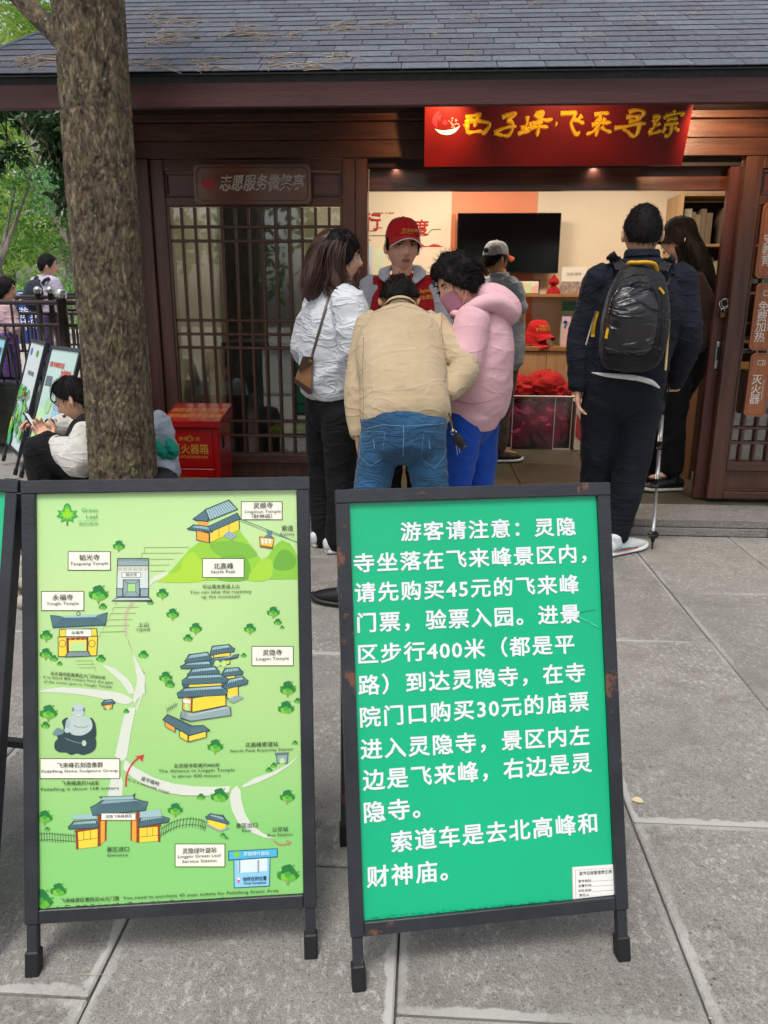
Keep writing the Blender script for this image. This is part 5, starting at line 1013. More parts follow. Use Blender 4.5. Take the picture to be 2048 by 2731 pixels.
lc=thing('low_cabinet','brown low cabinet just inside the right side of the doorway','cabinet',(2.2,5.7,.1)); f=MB(); f.box((1.86,5.45,.1),(2.7,6.1,.86),.004); obj('carcass',f,mat('brown_board','#7a5236',.5,c2='#684530',ns=3,st=(8,8,.7)),lc); f=MB(); f.box((1.85,5.44,.861),(2.71,6.11,.88),.003); obj('top',f,OAKL,lc); f=MB(); f.box((1.88,5.443,.1),(2.68,5.4485,.16)); obj('plinth',f,flat('#cfcabf',.6),lc)
# wall print
wp=MB(); wc=[flat('#8a4a2c',.6),flat('#c8281c',.6)]
DZ=lambda x,y:(970+x*.16275,560+y*.16275)
def wl(ci,pts,wz):
    P=[ony(*DZ(x,y),7.247) for x,y in pts]; wp.cur=ci
    for p,q in zip(P,P[1:]): wp.bar(p,q,wz,.002,up=(0,1,0))
wl(0,[(320,50),(160,50),(150,62),(160,75),(260,75),(275,88),(262,103),(220,103)],.008); wl(0,[(352,50),(378,50)],.008); wl(1,[(400,50),(495,50)],.008); wl(0,[(65,342),(190,342),(215,325),(235,292),(300,290)],.007); wl(0,[(90,420),(1000,420),(1050,400),(1100,330),(1130,318),(1265,318)],.006); wl(0,[(65,492),(110,492)],.007); wl(0,[(95,150),(160,150)],.01)
wp.cur=1; wp.poly([ony(*DZ(x,y),7.246) for x,y in [(860,602),(880,520),(900,505),(950,555),(1000,590),(1060,592),(1110,568),(1150,556),(1220,570),(1300,602)]])
obj('wall_print',wp,wc,bwall)
for s_,px,py,wd in (('行',150,215,.22),('度',940,310,.22),('温',560,300,.22)):
    c=ony(*DZ(px,py),7.245); g=text_mb(s_,.10 if s_!='行' else .11,FRONT(c.x,7.245,c.z),bevel=.02); obj('wall_character',g,flat('#b8241c',.6),bwall)
# objects on shelf and counter
def simple(name,label,cat,f,m,group=None,**k): o=obj(name,f,m,None,**k); tag(o,label,cat,group); return o
pf=thing('picture_frame','dark framed colourful print on the wall shelf','picture frame',(.8,7.1,1.378)); x0,x1=X(1320,7.06),X(1444,7.06); f=MB(); f.box((x0,7.08,1.379),(x1,7.10,1.50),.003); obj('frame',f,flat('#2e1a14',.4),pf)
f=MB(); f.box((x0+.006,7.0775,1.383),(x1-.012,7.0795,1.485)); obj('print',f,flat('#e8dcd0'),pf)
for k in range(14): f=MB(); xx=x0+.01+k*(x1-x0-.03)/14; f.box((xx,7.076,1.386),(xx+(x1-x0)/15,7.077,1.386+random.uniform(.05,.09))); obj('print_patch',f,flat(random.choice(['#e0a090','#f0c8a0','#b8d0d8','#d87060','#e8b0a8','#c8dca8'])),pf)
gd=thing('paper_gourd','red honeycomb paper gourd on the wall shelf','decoration',(X(1480,7.06),7.06,1.378)); cxg=X(1480,7.06)
def honey(z0,prof,nf=20):
    g=MB(); 
    for k in range(nf):
        a=2*math.pi*k/nf; 
        for (r0,h0),(r1,h1) in zip(prof,prof[1:]):
            da=.5*math.pi/nf*2*.45; pts=[(cxg+r0*math.cos(a-da),7.06+r0*math.sin(a-da),z0+h0),(cxg+r0*1.0*math.cos(a+da),7.06+r0*math.sin(a+da),z0+h0),(cxg+r1*math.cos(a+da),7.06+r1*math.sin(a+da),z0+h1),(cxg+r1*math.cos(a-da),7.06+r1*math.sin(a-da),z0+h1)]; g.poly(pts); c_=[(cxg,7.06,z0+h0),pts[0],pts[3],(cxg,7.06,z0+h1)]; g.poly(c_); g.poly([(cxg,7.06,z0+h0),pts[1],pts[2],(cxg,7.06,z0+h1)])
    return g
RP=mat('red_paper','#c01818',.7)
obj('lower_bulb',honey(1.379,[(.062,0),(.058,.02),(.045,.045),(.028,.062),(.02,.07)]),RP,gd); obj('upper_bulb',honey(1.449,[(.02,0),(.042,.012),(.05,.028),(.04,.05),(.018,.075),(.003,.098)]),RP,gd)
wb=thing('white_book','white book with a pale landscape cover standing on the wall shelf','book',(X(1535,7.06),7.06,1.378)); x0,x1=X(1500,7.06),X(1566,7.06); z1=Z(712,7.06,1535); f=MB(); f.box((x0,7.06,1.379),(x1,7.085,z1)); obj('cover',f,flat('#e6e0d2'),wb); f=MB(); f.box((x0+.004,7.0575,1.383),(x1-.004,7.0595,1.383+(z1-1.38)*.45)); obj('cover_picture',f,mat('etching','#b5a398',.6,c2='#8a6f66',ns=40),wb)
g=text_mb('古迹·雅称',.022,FRONT((x0+x1)/2,7.058,z1-.06)); obj('title',g,flat('#9a8f80'),wb)
# brochures left of the volunteer
for lab,px0,px1,py,col in (('pale green leaflet standing behind the volunteer',1001,1022,664,'#cfd8b8'),('pale blue leaflet standing by the door post',975,993,655,'#b9c8d8')):
    x0,x1=X(px0,7.05),X(px1,7.05); t=thing('leaflet',lab,'leaflet',(x0,7.05,1.379)); f=MB(); f.box((x0,7.05,1.379),(x1,7.056,Z(py,7.05,1000))); obj('sheet',f,flat(col),t)
    g=MB(); [g.box((x1-.02-.004*k,7.0485,1.5),(x1-.019-.004*k,7.0495,1.6)) for k in range(3)]; obj('print_lines',g,flat('#8a917a'),t)
# booklets on the counter
for lab,a_,b_,yt,Yc,c0,c1_ in (('green topped booklet leaning at the back of the counter',1493,1545,803,7.12,'#9fd0ae','#3f7a60'),('pink booklet with a blue bird in front of the green one',1496,1545,844,6.98,'#e6b9c0','#d9b8d8')):
    x0,x1=X(a_,Yc,900),X(b_,Yc,900); zt=Z(yt,Yc,1500); t=thing('booklet',lab,'booklet',(x0,Yc,.941)); f=MB(); f.box((x0,Yc,.941),(x1,Yc+.012,zt)); obj('cover',f,flat(c0),t); f=MB(); f.box((x0+.002,Yc-.002,.941+(zt-.941)*.78),(x1-.002,Yc-.0005,zt-.002)); obj('cover_band',f,flat(c1_),t)
    if 'bird' in lab:
        xc=X(1507,Yc,865); zc=Z(866,Yc,1507); g=MB(); g.add([(xc-.02,Yc-.002,zc+.03),(xc+.01,Yc-.002,zc+.035),(xc+.02,Yc-.002,zc+.01),(xc+.008,Yc-.002,zc-.03),(xc-.012,Yc-.002,zc-.03),(xc-.004,Yc-.002,zc+.005)],[(0,1,2,3,4,5)]); obj('bird_print',g,flat('#2f7fae'),t)
    else: g=MB(); xc=X(1525,Yc,840); zc=Z(838,Yc,1525); g.add([(xc+.03*math.cos(q),Yc-.002,zc+.014*math.sin(q)) for q in [k*.6 for k in range(10)]],[list(range(10))]); obj('yellow_oval',g,flat('#c8d850'),t)
# lettered backdrop panel on the counter
f=MB(); x0,x1=X(1345,7.2,880),X(1415,7.2,880); f.box((x0,7.18,.941),(x1,7.19,Z(838,7.2,1380))); bp_=simple('orange_card','orange card printed with faint brush writing standing on the counter','card',f,mat('orange_card','#e0703f',.6,c2='#c8552c',ns=55,mixlo=.5,mixhi=.56))
# caps
def cap_mb(c,fwd,up,r=.088,h=.105,brim=.075,droop=.25,cut=0):
    """six-panel cap: dome and a curved bill"""
    f_,u=Vector(fwd).normalized(),Vector(up).normalized(); s=u.cross(f_); s.normalize(); f_=s.cross(u)*-1 if s.cross(u).dot(f_)<0 else s.cross(u); g=MB(); n=28; rows=9; c=Vector(c); vs=[]
    for i in range(rows+1):
        th=math.pi/2*i/rows
        for k in range(n):
            a=2*math.pi*k/n; rr=r*math.cos(th)**.62*(1+.012*abs(math.sin(3*a))); vs.append(c+f_*(rr*1.12*math.cos(a))+s*(rr*math.sin(a)*.95)+u*(h*math.sin(th)-.012*(1-math.sin(th))*(math.cos(a)<-.5)))
    fs=[(i*n+k,i*n+(k+1)%n,(i+1)*n+(k+1)%n,(i+1)*n+k) for i in range(rows) for k in range(n)]
    g.add(vs,fs); g.ball(c+u*(h+.002),(.009,.009,.006),8)
    b=MB(); m=13; V=[]; 
    for j in range(6):
        t=j/5
        for k in range(m):
            a=(k/(m-1)-.5)*2*1.2; q=math.cos(a*.9)
            p=c+f_*(r*1.12*math.cos(a)*.99+brim*t*max(q,0)**.7)+s*(r*.95*math.sin(a)*(1+.02*t))+u*(.006-droop*brim*t*.6-.028*t*(math.sin(a)**2)*1.6-.0*t); V.append(p)
    top=len(V); V2=[v-u*.005 for v in V]; b.add(V+V2,[(j*m+k,j*m+k+1,(j+1)*m+k+1,(j+1)*m+k) for j in range(5) for k in range(m-1)]+[(top+j*m+k,top+(j+1)*m+k,top+(j+1)*m+k+1,top+j*m+k+1) for j in range(5) for k in range(m-1)]+[(5*m+k,5*m+k+1,top+5*m+k+1,top+5*m+k) for k in range(m-1)]+[(j*m,(j+1)*m,top+(j+1)*m,top+j*m) for j in range(5)]+[(j*m+m-1,top+j*m+m-1,top+(j+1)*m+m-1,(j+1)*m+m-1) for j in range(5)])
    return g,b
CAPR=fab('cap_red','#c4161a','#b01015',bump=.2); EMB=flat('#e8b040',.6)
def project_text(txt,size,M,target_mb,col,name,parent,eps=.0015,bev=.012,sx=1.,warp=None,shear=0):
    tb=text_mb(txt,size,Matrix.Identity(4),bevel=bev,sx=sx,warp=warp,shear=shear); bvh=BVHTree.FromPolygons([tuple(v) for v in target_mb.v],target_mb.f); d=-(M.to_3x3()@Vector((0,0,1))); vs=[]
    for v in tb.v:
        p=M@Vector((v.x,v.y,0)); h=bvh.ray_cast(p-d*.05,d,.5); vs.append((h[0] if h[0] else p)-d*eps)
    g=MB(); g.add(vs,tb.f); return obj(name,g,col,parent)
xc=X(1432,6.98,880)
for k,(dz,dx,lab) in enumerate(((.0,-.015,'lower red cap of the two stacked on the counter'),(.075,.012,'upper red cap of the two stacked on the counter, gold lettering on its front'))):
    t=thing('baseball_cap',lab,'cap',(xc+dx,6.98,.945+dz),group='red caps on the counter'); c=(xc+dx,6.985,.962+dz); fw=(.62,-.78,-.1 if k==0 else -.12)
    g,b=cap_mb(c,fw,(0,0,1),.10,.125,.075,.5); cr=obj('crown',g,CAPR,t,smooth=True); obj('bill',b,CAPR,t,smooth=True)
    if k: 
        fv=Vector((.62,-.78,0)).normalized()
        project_text('西湖志愿者',.024,plane_M(Vector(c)+fv*.14+Vector((0,0,.045)),(.78,.62,0),fv),g,EMB,'lettering',t); project_text('Volunteer♡',.02,plane_M(Vector(c)+fv*.14+Vector((0,0,.075)),(.78,.62,0),fv),g,EMB,'lettering',t)
# storage bin with red vests
PLAS=glass('clear_plastic',(.95,.90,.92),1.2,.04,.1)
bn=thing('storage_bin','clear plastic storage bin full of folded red cloth in front of the counter','storage bin',(.9,6.75,.1))
x0,x1,ya,yb_,z0,z1=.575,1.215,6.52,6.83,.102,.545
for nm,A_,B_ in (('front_panel',(x0,ya,z0),(x1,ya+.006,z1)),('side_panel',(x0,ya+.007,z0),(x0+.006,yb_-.007,z1)),('side_panel',(x1-.006,ya+.007,z0),(x1,yb_-.007,z1)),('back_panel',(x0,yb_-.006,z0),(x1,yb_,z1))): f=MB(); f.box(A_,B_); obj(nm,f,PLAS,bn)
f=MB(); f.box((x0+.007,ya+.007,z0),(x1-.007,yb_-.007,z0+.006)); obj('base',f,PLAS,bn)
EDG=mat('plastic_edge','#c9c4c6',.3); 
for A_,B_ in (((x0-.012,ya-.012,z1),(x1+.012,ya+.004,z1+.012)),((x0-.012,ya+.0045,z1),(x0+.004,yb_,z1+.012)),((x1-.004,ya+.0045,z1),(x1+.012,yb_,z1+.012))): f=MB(); f.box(A_,B_,.003); obj('rim',f,EDG,bn)
for xx in (x0+.14,x1-.15,x0+.002,x1-.008): f=MB(); f.box((xx,ya-.004,z0+.0),(xx+.006,ya-.0005,z1)); obj('rib',f,EDG,bn)
f=MB(); f.box((x0,ya-.004,z0-.001),(x0+.14,ya-.0006,z0+.012)); f.box((x1-.15,ya-.004,z0-.001),(x1,ya-.0006,z0+.012)); obj('foot_rim',f,EDG,bn)
def heap(c,r,seed,amp=.03,n=48):
    g=MB(); rg=random.Random(seed); o_=Vector((rg.uniform(0,50),)*3); rows=n//2; vs=[]
    for i in range(rows+1):
        th=math.pi*i/rows
        for k in range(n):
            ph=2*math.pi*k/n; d=Vector((math.sin(th)*math.cos(ph),math.sin(th)*math.sin(ph),math.cos(th))); q=1+amp/.1*(1-2*abs(mnoise.noise(d*2.2+o_)))*.35+amp/.1*.2*mnoise.noise(d*6+o_); vs.append(Vector(c)+Vector((d.x*r[0]*q,d.y*r[1]*q,d.z*r[2]*q)))
    g.add(vs,[(i*n+k,(i+1)*n+k,(i+1)*n+(k+1)%n,i*n+(k+1)%n) for i in range(rows) for k in range(n)]); return g
CL1=fab('vest_cloth','#b81e1e','#9c1418',bump=.5,bs=40); CL2=fab('vest_cloth_plum','#a23a5c','#8a3050',bump=.5,bs=40)
k=0
for (c,r,m,lab) in (((.74,6.68,.60),(.17,.13,.10),CL1,'crumpled red vest at the left on top of the storage bin'),((1.0,6.68,.62),(.15,.12,.115),CL1,'crumpled red vest in the middle on top of the storage bin'),((1.12,6.66,.58),(.09,.11,.08),CL1,'red cap-like cloth at the right on top of the storage bin'),((.76,6.67,.30),(.165,.13,.185),CL2,'plum red cloth inside the left half of the bin'),((1.05,6.67,.29),(.15,.13,.18),CL2,'plum red cloth inside the right half of the bin')):
    k+=1; simple('red_cloth',lab,'cloth',heap(c,r,k,.075),m,'red cloths in the storage bin',smooth=True)
cb=thing('carton','white carton with a red stripe on the floor right of the storage bin','box',(1.38,6.6,.1)); f=MB(); f.box((1.245,6.5,.101),(1.5,6.8,.50),.003); obj('box_body',f,flat('#d8d4ce',.7),cb); f=MB(); f.poly([(1.246,6.4985,.22),(1.36,6.4985,.12),(1.42,6.4985,.12),(1.246,6.4985,.42)]); obj('red_stripe',f,flat('#b8444a',.7),cb)
# behind the left lattice
f=MB(); f.box((-1.68,6.6,.1),(-1.12,7.0,2.55),.005); simple('dark_backing','added tall dark cupboard behind the left part of the left lattice door','backing',f,mat('backing_dark','#2e2a26',.5,c2='#24211e',ns=3))  # dark block added to dim what shows through the left lattice
f=MB(); f.box((-.98,6.3,.1),(-.9,6.45,2.6)); simple('cream_pillar','cream pillar seen behind the left lattice door','pillar',f,mat('cream_paint','#cbbf9f',.6))
dk=thing('dark_desk','dark reception desk behind the left lattice door','desk',(-1.1,5.7,.1)); f=MB(); f.box((-1.45,5.5,.1),(-.75,6.0,1.0),.004); obj('body',f,mat('desk_dark','#3a4044',.4),dk); f=MB(); f.box((-1.47,5.48,1.001),(-.73,6.02,1.03),.003); obj('desk_top',f,flat('#2c3032',.3),dk)
gp=thing('green_poster','dark green poster seen low behind the left lattice door','poster',(-.8,5.6,.1)); f=MB(); f.box((-.74,5.45,.62),(-.5,5.47,1.12)); obj('sheet',f,flat('#1f6a48'),gp)
g=text_mb('志愿服务',.045,FRONT(-.62,5.447,1.03)); obj('text_line',g,flat('#a9d8c0'),gp); g=text_mb('便民服务点',.035,FRONT(-.62,5.447,.72)); obj('text_line',g,flat('#a9d8c0'),gp); f=MB(); f.bar((-.62,5.48,.1),(-.62,5.48,.62),.02); obj('stand',f,METAL,gp)
lm=thing('lime_chair','lime green chair low behind the left lattice door','chair',(-.95,5.35,.1)); f=MB(); f.box((-1.1,5.25,.42),(-.76,5.6,.46),.01); obj('seat',f,flat('#9aa838',.5),lm); f=MB(); f.box((-1.1,5.58,.47),(-.76,5.61,.86),.01); obj('backrest',f,flat('#9aa838',.5),lm)
for sx_ in (-1.08,-.78):
    for sy in (5.27,5.58): f=MB(); f.bar((sx_,sy,.1),(sx_,sy,.42),.02); obj('leg',f,METAL,lm)
# ================= roof litter and ground bits =================
def rz(px,py,l=.016):
    d=ray(px,py); t=(Z0-SL*Y0+l-CAM_H)/(d.z-SL*d.y); return EYE+d*t
tw=MB(); fl_=MB()
R1=lambda x,y:(x*.6172,y*.6172); R2=lambda x,y:(1024+x*.6172,y*.6172)
cl=[(R1,*p) for p in [(610,68),(650,100),(760,100),(690,150),(640,180),(705,182),(1020,145),(1050,125),(1110,175),(1240,155),(1430,115),(1450,130),(1635,98),(570,275),(680,290),(870,295),(1170,285),(1290,290),(1150,250),(1410,250),(830,270),(60,270),(110,262),(100,285),(170,262),(940,160)]]+[(R2,*p) for p in [(400,72),(360,75),(860,155),(200,145),(1150,75),(350,237),(1090,100),(1350,60),(640,20)]]
rg=random.Random(5)
for f_,x,y in cl:
    big=f_ is R1; 
    for k in range(11 if big else 7):
        a=f_(x+rg.gauss(0,30 if big else 24),y+rg.gauss(0,9)); p=rz(*a,.018+rg.uniform(0,.012)); L=rg.uniform(.025,.09); an=rg.gauss(.2,1.0); d=Vector((math.cos(an),math.sin(an)*.9,math.sin(an)*.9*SL)); q=p+d*L; m_=p.lerp(q,.5)+Vector((rg.uniform(-.01,.01),0,rg.uniform(0,.012)))
        tw.tube([p,m_,q],[.0010,.0015,.0007],4,cap=False)
    if big:
        for k in range(2):
            a=f_(x+rg.gauss(0,30),y+rg.gauss(0,6)); p=rz(*a,.02); an=rg.gauss(.15,.4); d=Vector((math.cos(an),math.sin(an)*.9,math.sin(an)*.9*SL)); tw.tube([p,p+d*.1+Vector((0,0,.012)),p+d*.2],[.003,.0025,.0012],5,cap=False)
tl=obj('twig_litter',tw,mat('dry_twig','#8a7562',.9,c2='#b3a596',ns=20)); tag(tl,kind='stuff')
for k in range(46):
    px,py=rg.uniform(330,2040),rg.uniform(8,180); p=rz(px,py,.017); s=rg.uniform(.005,.014); a=rg.uniform(0,3); u=Vector((math.cos(a),math.sin(a)*.87,math.sin(a)*.5))*s; v=Vector((-math.sin(a),math.cos(a)*.87,math.cos(a)*.5))*s*.35; fl_.poly([p+u,p+v+Vector((0,0,.002)),p-u,p-v])
tag(obj('petal_litter',fl_,mat('dry_petal','#b9a99a',.9)),kind='stuff')
def leaf(label,p,s,m,rot=0):
    g=MB(); V=[]; n=6
    for i in range(n+1):
        t=i/n; w_=s*.3*math.sin(math.pi*t)**.8; x_=(t-.5)*s; V+= [(x_,w_,.006*math.sin(3*t)+.004),(x_,0,.001),(x_,-w_,.005)]
    g.add([Matrix.Rotation(rot,3,'Z')@Vector(v)+Vector(p) for v in V],[(i*3+q,i*3+q+1,i*3+q+4,i*3+q+3) for i in range(n) for q in (0,1)]); return simple('fallen_leaf',label,'leaf',g,m)
leaf('pale dry leaf on the paving right of the green notice',onz(1700,2139),.035,mat('leaf_dry','#c8b890',.8),-.3)
p=rz(525,103,.02); leaf('small yellow green leaf lying on the roof shingles',p,.035,mat('leaf_green_y','#9ab83c',.6),.2)
gt=MB()
for x_,y_,s in ((1733,1497,.05),(1550,2600,.03),(215,2600,.05),(610,2640,.04),(1790,2250,.03)):
    p=onz(x_,y_,.004); a=rg.uniform(-.6,.6); gt.tube([p,p+Vector((math.cos(a),math.sin(a),.06))*s*.5,p+Vector((math.cos(a),math.sin(a),0))*s],.0006,4)
for k in range(140):
    x_,y_=rg.uniform(-1.2,2.2),rg.uniform(1.1,4.3); p=Vector((x_,y_,.002)); a=rg.uniform(0,6.28); s=rg.uniform(.003,.009); gt.ball(p,(s*.5,s*.35,.0015),5)
tag(obj('ground_crumbs',gt,mat('straw','#b0a288',.9)),kind='stuff')
# ================= people =================
SKIN=mat('skin','#e4b297',.5,c2='#d8a487',ns=25,subs=.12,bump=.1,bs=150); SKIN2=mat('skin_tan','#b98563',.5,c2='#a87552',ns=25,subs=.1,bump=.1,bs=150); SKINL=mat('skin_light','#e6bca4',.5,c2='#dcae93',ns=25,subs=.12)
HAIR=mat('hair_black','#0c0a0a',.7,spec=.2,c2='#171413',ns=30,bump=.6,bs=200,st=(1,1,.15)); HAIRB=mat('hair_brown','#2f1c17',.5,c2='#4f3026',ns=22,bump=.5,bs=160,st=(1,1,.15))
EYEW=mat('eye_white','#d8d2cc',.3); IRIS=mat('iris_dark','#1d120c',.2); LIP=mat('lip','#a85a4c',.5); BROW=mat('brow','#1c1411',.8); RUBW=mat('sole_white','#d8d8d6',.6)
def P(x,y,Y): return ony(x,y,Y)
def frame(fwd,up):
    f,u=Vector(fwd).normalized(),Vector(up).normalized(); s=f.cross(u).normalized(); f=u.cross(s).normalized(); M=Matrix((s,f,u)).transposed(); return M   # x = person's right
G=lambda x,s: math.exp(-(x/s)**2)
def hpt(d):
    x,y,z=d; t=max(0,-z); X_,Y_,Z_=.074*x,.093*y,.114*z
    X_*=1-.30*t**1.7; 
    if y<0: Y_*=1-.40*t**1.2
    else: Y_*=1-.06*t; X_*=1-.05*y*y
    if y>0:
        ax=abs(X_)
        Y_+= .023*G(X_,.012)*G(Z_+.024,.014)+.011*G(X_,.010)*G(Z_-.0,.024)+.006*G(ax-.012,.006)*G(Z_+.030,.007)
        Y_-= .009*G(ax-.031,.016)*G(Z_-.008,.011); Y_+=.005*G(Z_-.034,.010)*(ax<.055)
        Y_+= .006*G(X_,.020)*G(Z_+.058,.009)-.004*G(X_,.02)*G(Z_+.073,.006)+.007*G(X_,.02)*G(Z_+.096,.014)
        Y_+= .004*G(ax-.042,.018)*G(Z_+.022,.018)
    return X_,Y_,Z_
def head_grid(mb,c,M,s=1.,nu=44,nv=34,fn=hpt,power=1.):
    vs=[];
    for i in range(nv+1):
        th=math.pi*i/nv
        for k in range(nu):
            ph=2*math.pi*k/nu; d=(math.sin(th)*math.cos(ph),math.sin(th)*math.sin(ph),math.cos(th)); vs.append(Vector(c)+M@(Vector(fn(d))*s))
    mb.add(vs,[(i*nu+k,(i+1)*nu+k,(i+1)*nu+(k+1)%nu,i*nu+(k+1)%nu) for i in range(nv) for k in range(nu)])
def zline(tab,a):
    for (a0,z0),(a1,z1) in zip(tab,tab[1:]):
        if a<=a1: t=(a-a0)/(a1-a0); return z0+(z1-z0)*t
    return tab[-1][1]
MEN=[(0,.56),(35,.50),(55,.28),(72,-.02),(84,-.22),(92,.02),(108,.0),(128,-.38),(180,-.50)]
WOM=[(0,.60),(25,.56),(45,.25),(62,-.15),(80,-.35),(100,-.55),(130,-.8),(180,-.9)]
def hair(root,c,M,s,tab,thick,m,seed=0,rough=.010,freq=9.,top=1.0,name='hair',fur=1500,flen=.035,curly=.12):
    off=Vector((seed*3.1,seed*1.7,0)); g=MB()
    def fn(d):
        a=math.degrees(abs(math.atan2(d[0],d[1]))); zl=zline(tab,a); r=min(1,max(0,(d[2]-zl+.02)/.10)); r=r*r*(3-2*r)
        p=Vector(hpt(d)); n_=Vector((d[0],d[1],d[2])); v=Vector(d)
        w_=thick*(.75+.55*max(0,d[2])*top)+rough*(mnoise.noise(v*2.6+off)*.7+abs(mnoise.noise(Vector((d[0]*freq,d[1]*freq,d[2]*freq*.35))+off))*.8)
        return p+n_*(w_*r-.012*(1-r))
    head_grid(g,c,M,s,88,66,fn); ho=obj(name,g,m,root,smooth=True,fixn=True)
    rg=random.Random(seed+50); f=MB(); pole=Vector((.05,-.35,.93))
    for _ in range(fur):
        z=rg.uniform(-.85,1); a=rg.uniform(0,6.283); q=math.sqrt(max(0,1-z*z)); d=Vector((q*math.cos(a),q*math.sin(a),z)); az=math.degrees(abs(math.atan2(d.x,d.y)))
        if d.z<zline(tab,az)+.03: continue
        p=fn(tuple(d)); t=-(pole-d*pole.dot(d)); t=t.normalized() if t.length>.01 else Vector((0,1,0)); t=(t+Vector((rg.gauss(0,curly),rg.gauss(0,curly),rg.gauss(0,curly)))); t.normalize(); L=flen*rg.uniform(.5,1.2); w_=t.cross(d).normalized()*.0011
        P0=p-d*.003; P1=P0+t*L*.5+d*(.003+.005*rg.random()); P2=P0+t*L+d*(.001+.004*rg.random())
        V=[Vector(c)+M@(x_*s) for x_ in (P0-w_,P0+w_,P1+w_*.8,P1-w_*.8,P2)]; f.add(V,[(0,1,2,3),(3,2,4)])
    obj('hair_strands',f,m,root); return ho
def strands(root,guides,n,m,spread=.02,r=.0022,seed=1,name='hair_strands',wave=.004):
    rg=random.Random(seed); g=MB()
    for k in range(n):
        gd=rg.choice(guides); o_=Vector((rg.gauss(0,1),rg.gauss(0,1),rg.gauss(0,.5)))*spread; ph=rg.uniform(0,6); L=rg.uniform(.8,1.05)
        Pq=crv([Vector(p) for p in gd],4,False); mm=len(Pq); Pq=Pq[:max(4,int(mm*L))]; mm=len(Pq); pts=[p+o_*(.35+.65*i/mm)+Vector((math.sin(ph+i*.9),math.cos(ph+i*.7),0))*wave for i,p in enumerate(Pq)]
        g.tube(pts,[r*(1-.75*(i/(mm-1))**2) for i in range(mm)],4,cap=False)
    return obj(name,g,m,root,smooth=True)
def hand(mb,w,d,n,lat,curl=.5,s=1.,spread=.0,curls=None):
    """palm, four unequal fingers bent towards n, a thumb leaving the lat side"""
    w,d,n,lat=Vector(w),Vector(d).normalized(),Vector(n).normalized(),Vector(lat).normalized(); lat=(lat-d*lat.dot(d)).normalized(); n=(n-d*n.dot(d)); n=(n-lat*n.dot(lat)).normalized()
    mb.loft([w-d*.02*s,w+d*.02*s,w+d*.055*s,w+d*.088*s],[(.027*s,.018*s),(.033*s,.017*s),(.040*s,.0155*s),(.039*s,.012*s)],lat,14,3)
    for i,(o_,L) in enumerate(((.030,.070),(.0098,.079),(-.0105,.073),(-.0300,.057))):
        c=curls[i] if curls else curl; p=w+d*(.082-.004*abs(i-1.2))*s+lat*o_*s; dd=(d+lat*o_*(2.0+spread*8)).normalized(); pts=[p-dd*.02*s,p]; a=0
        for q,f in enumerate((.45,.31,.24)): a+=c*(.75,1.0,.7)[q]; p=p+(dd*math.cos(a)+n*math.sin(a))*L*f*s; pts.append(p)
        mb.loft(pts,[(.0090*s,)*2,(.0088*s,)*2,(.0083*s,)*2,(.0076*s,)*2,(.0064*s,)*2],lat,8,2)
    p=w+d*.018*s+lat*.024*s; q=p+(lat*.62+d*.66+n*.30).normalized()*.042*s; r=q+(lat*.25+d*.85+n*.35+n*curl*.4).normalized()*.031*s; t=r+(d*.9+n*(.3+curl*.5)).normalized()*.025*s
    mb.loft([p-lat*.01*s,q,r,t],[(.014*s,)*2,(.0125*s,)*2,(.0105*s,)*2,(.0085*s,)*2],n,8,3)
def shoe(root,an,toe,mu,ms,s=1.,gz=0.,accent=None):
    t=Vector((toe[0],toe[1],0)).normalized(); l=Vector((t.y,-t.x,0)); b=Vector((an[0],an[1],gz)); heel=b-t*.075*s
    st=[(0,.034,.0),(.05,.038,.0),(.12,.041,.0),(.19,.047,.0),(.245,.040,.004),(.275,.022,.012)]
    g=MB(); g.loft([heel+t*(a*s)+Vector((0,0,.016+z)) for a,_,z in st],[(w_*s,.016) for _,w_,z in st],l,16,3); so_=obj('sole',g,ms,root,smooth=True)
    g=MB(); up=[(.0,.030,.042,.052),(.045,.035,.047,.058),(.10,.037,.046,.056),(.16,.041,.040,.042),(.215,.039,.034,.030),(.258,.024,.028,.018)]
    g.loft([heel+t*(a*s)+Vector((0,0,c+.004)) for a,_,c,h in up],[(w_*s,h*.82) for _,w_,c,h in up],l,16,3); g.loft([heel+t*.055*s+Vector((0,0,.06)),heel+t*.05*s+Vector((0,0,.11))],[(.036*s,.042*s),(.036*s,.042*s)],t,14,1); u=obj('shoe',bake(g.mesh('s'),.006,3),mu,root,smooth=True)
    if accent:
        for k,cc in enumerate(accent):
            g=MB(); 
            for sd in (-1,1): g.tube([heel+t*(.02+.012*k)+l*sd*.041+Vector((0,0,.036+.012*k)),heel+t*.11+l*sd*.047+Vector((0,0,.038+.010*k)),heel+t*(.21-.02*k)+l*sd*.045+Vector((0,0,.030+.008*k))],[.002,.0045,.002],6)
            obj('shoe_stripe',g,cc,root,smooth=True)
    g=MB(); [g.bar(heel+t*(.125+.018*k)+Vector((0,0,.092-.009*k))-l*.014,heel+t*(.128+.018*k)+Vector((0,0,.092-.009*k))+l*.014,.004,.003) for k in range(4)]; obj('laces',g,ms,root)
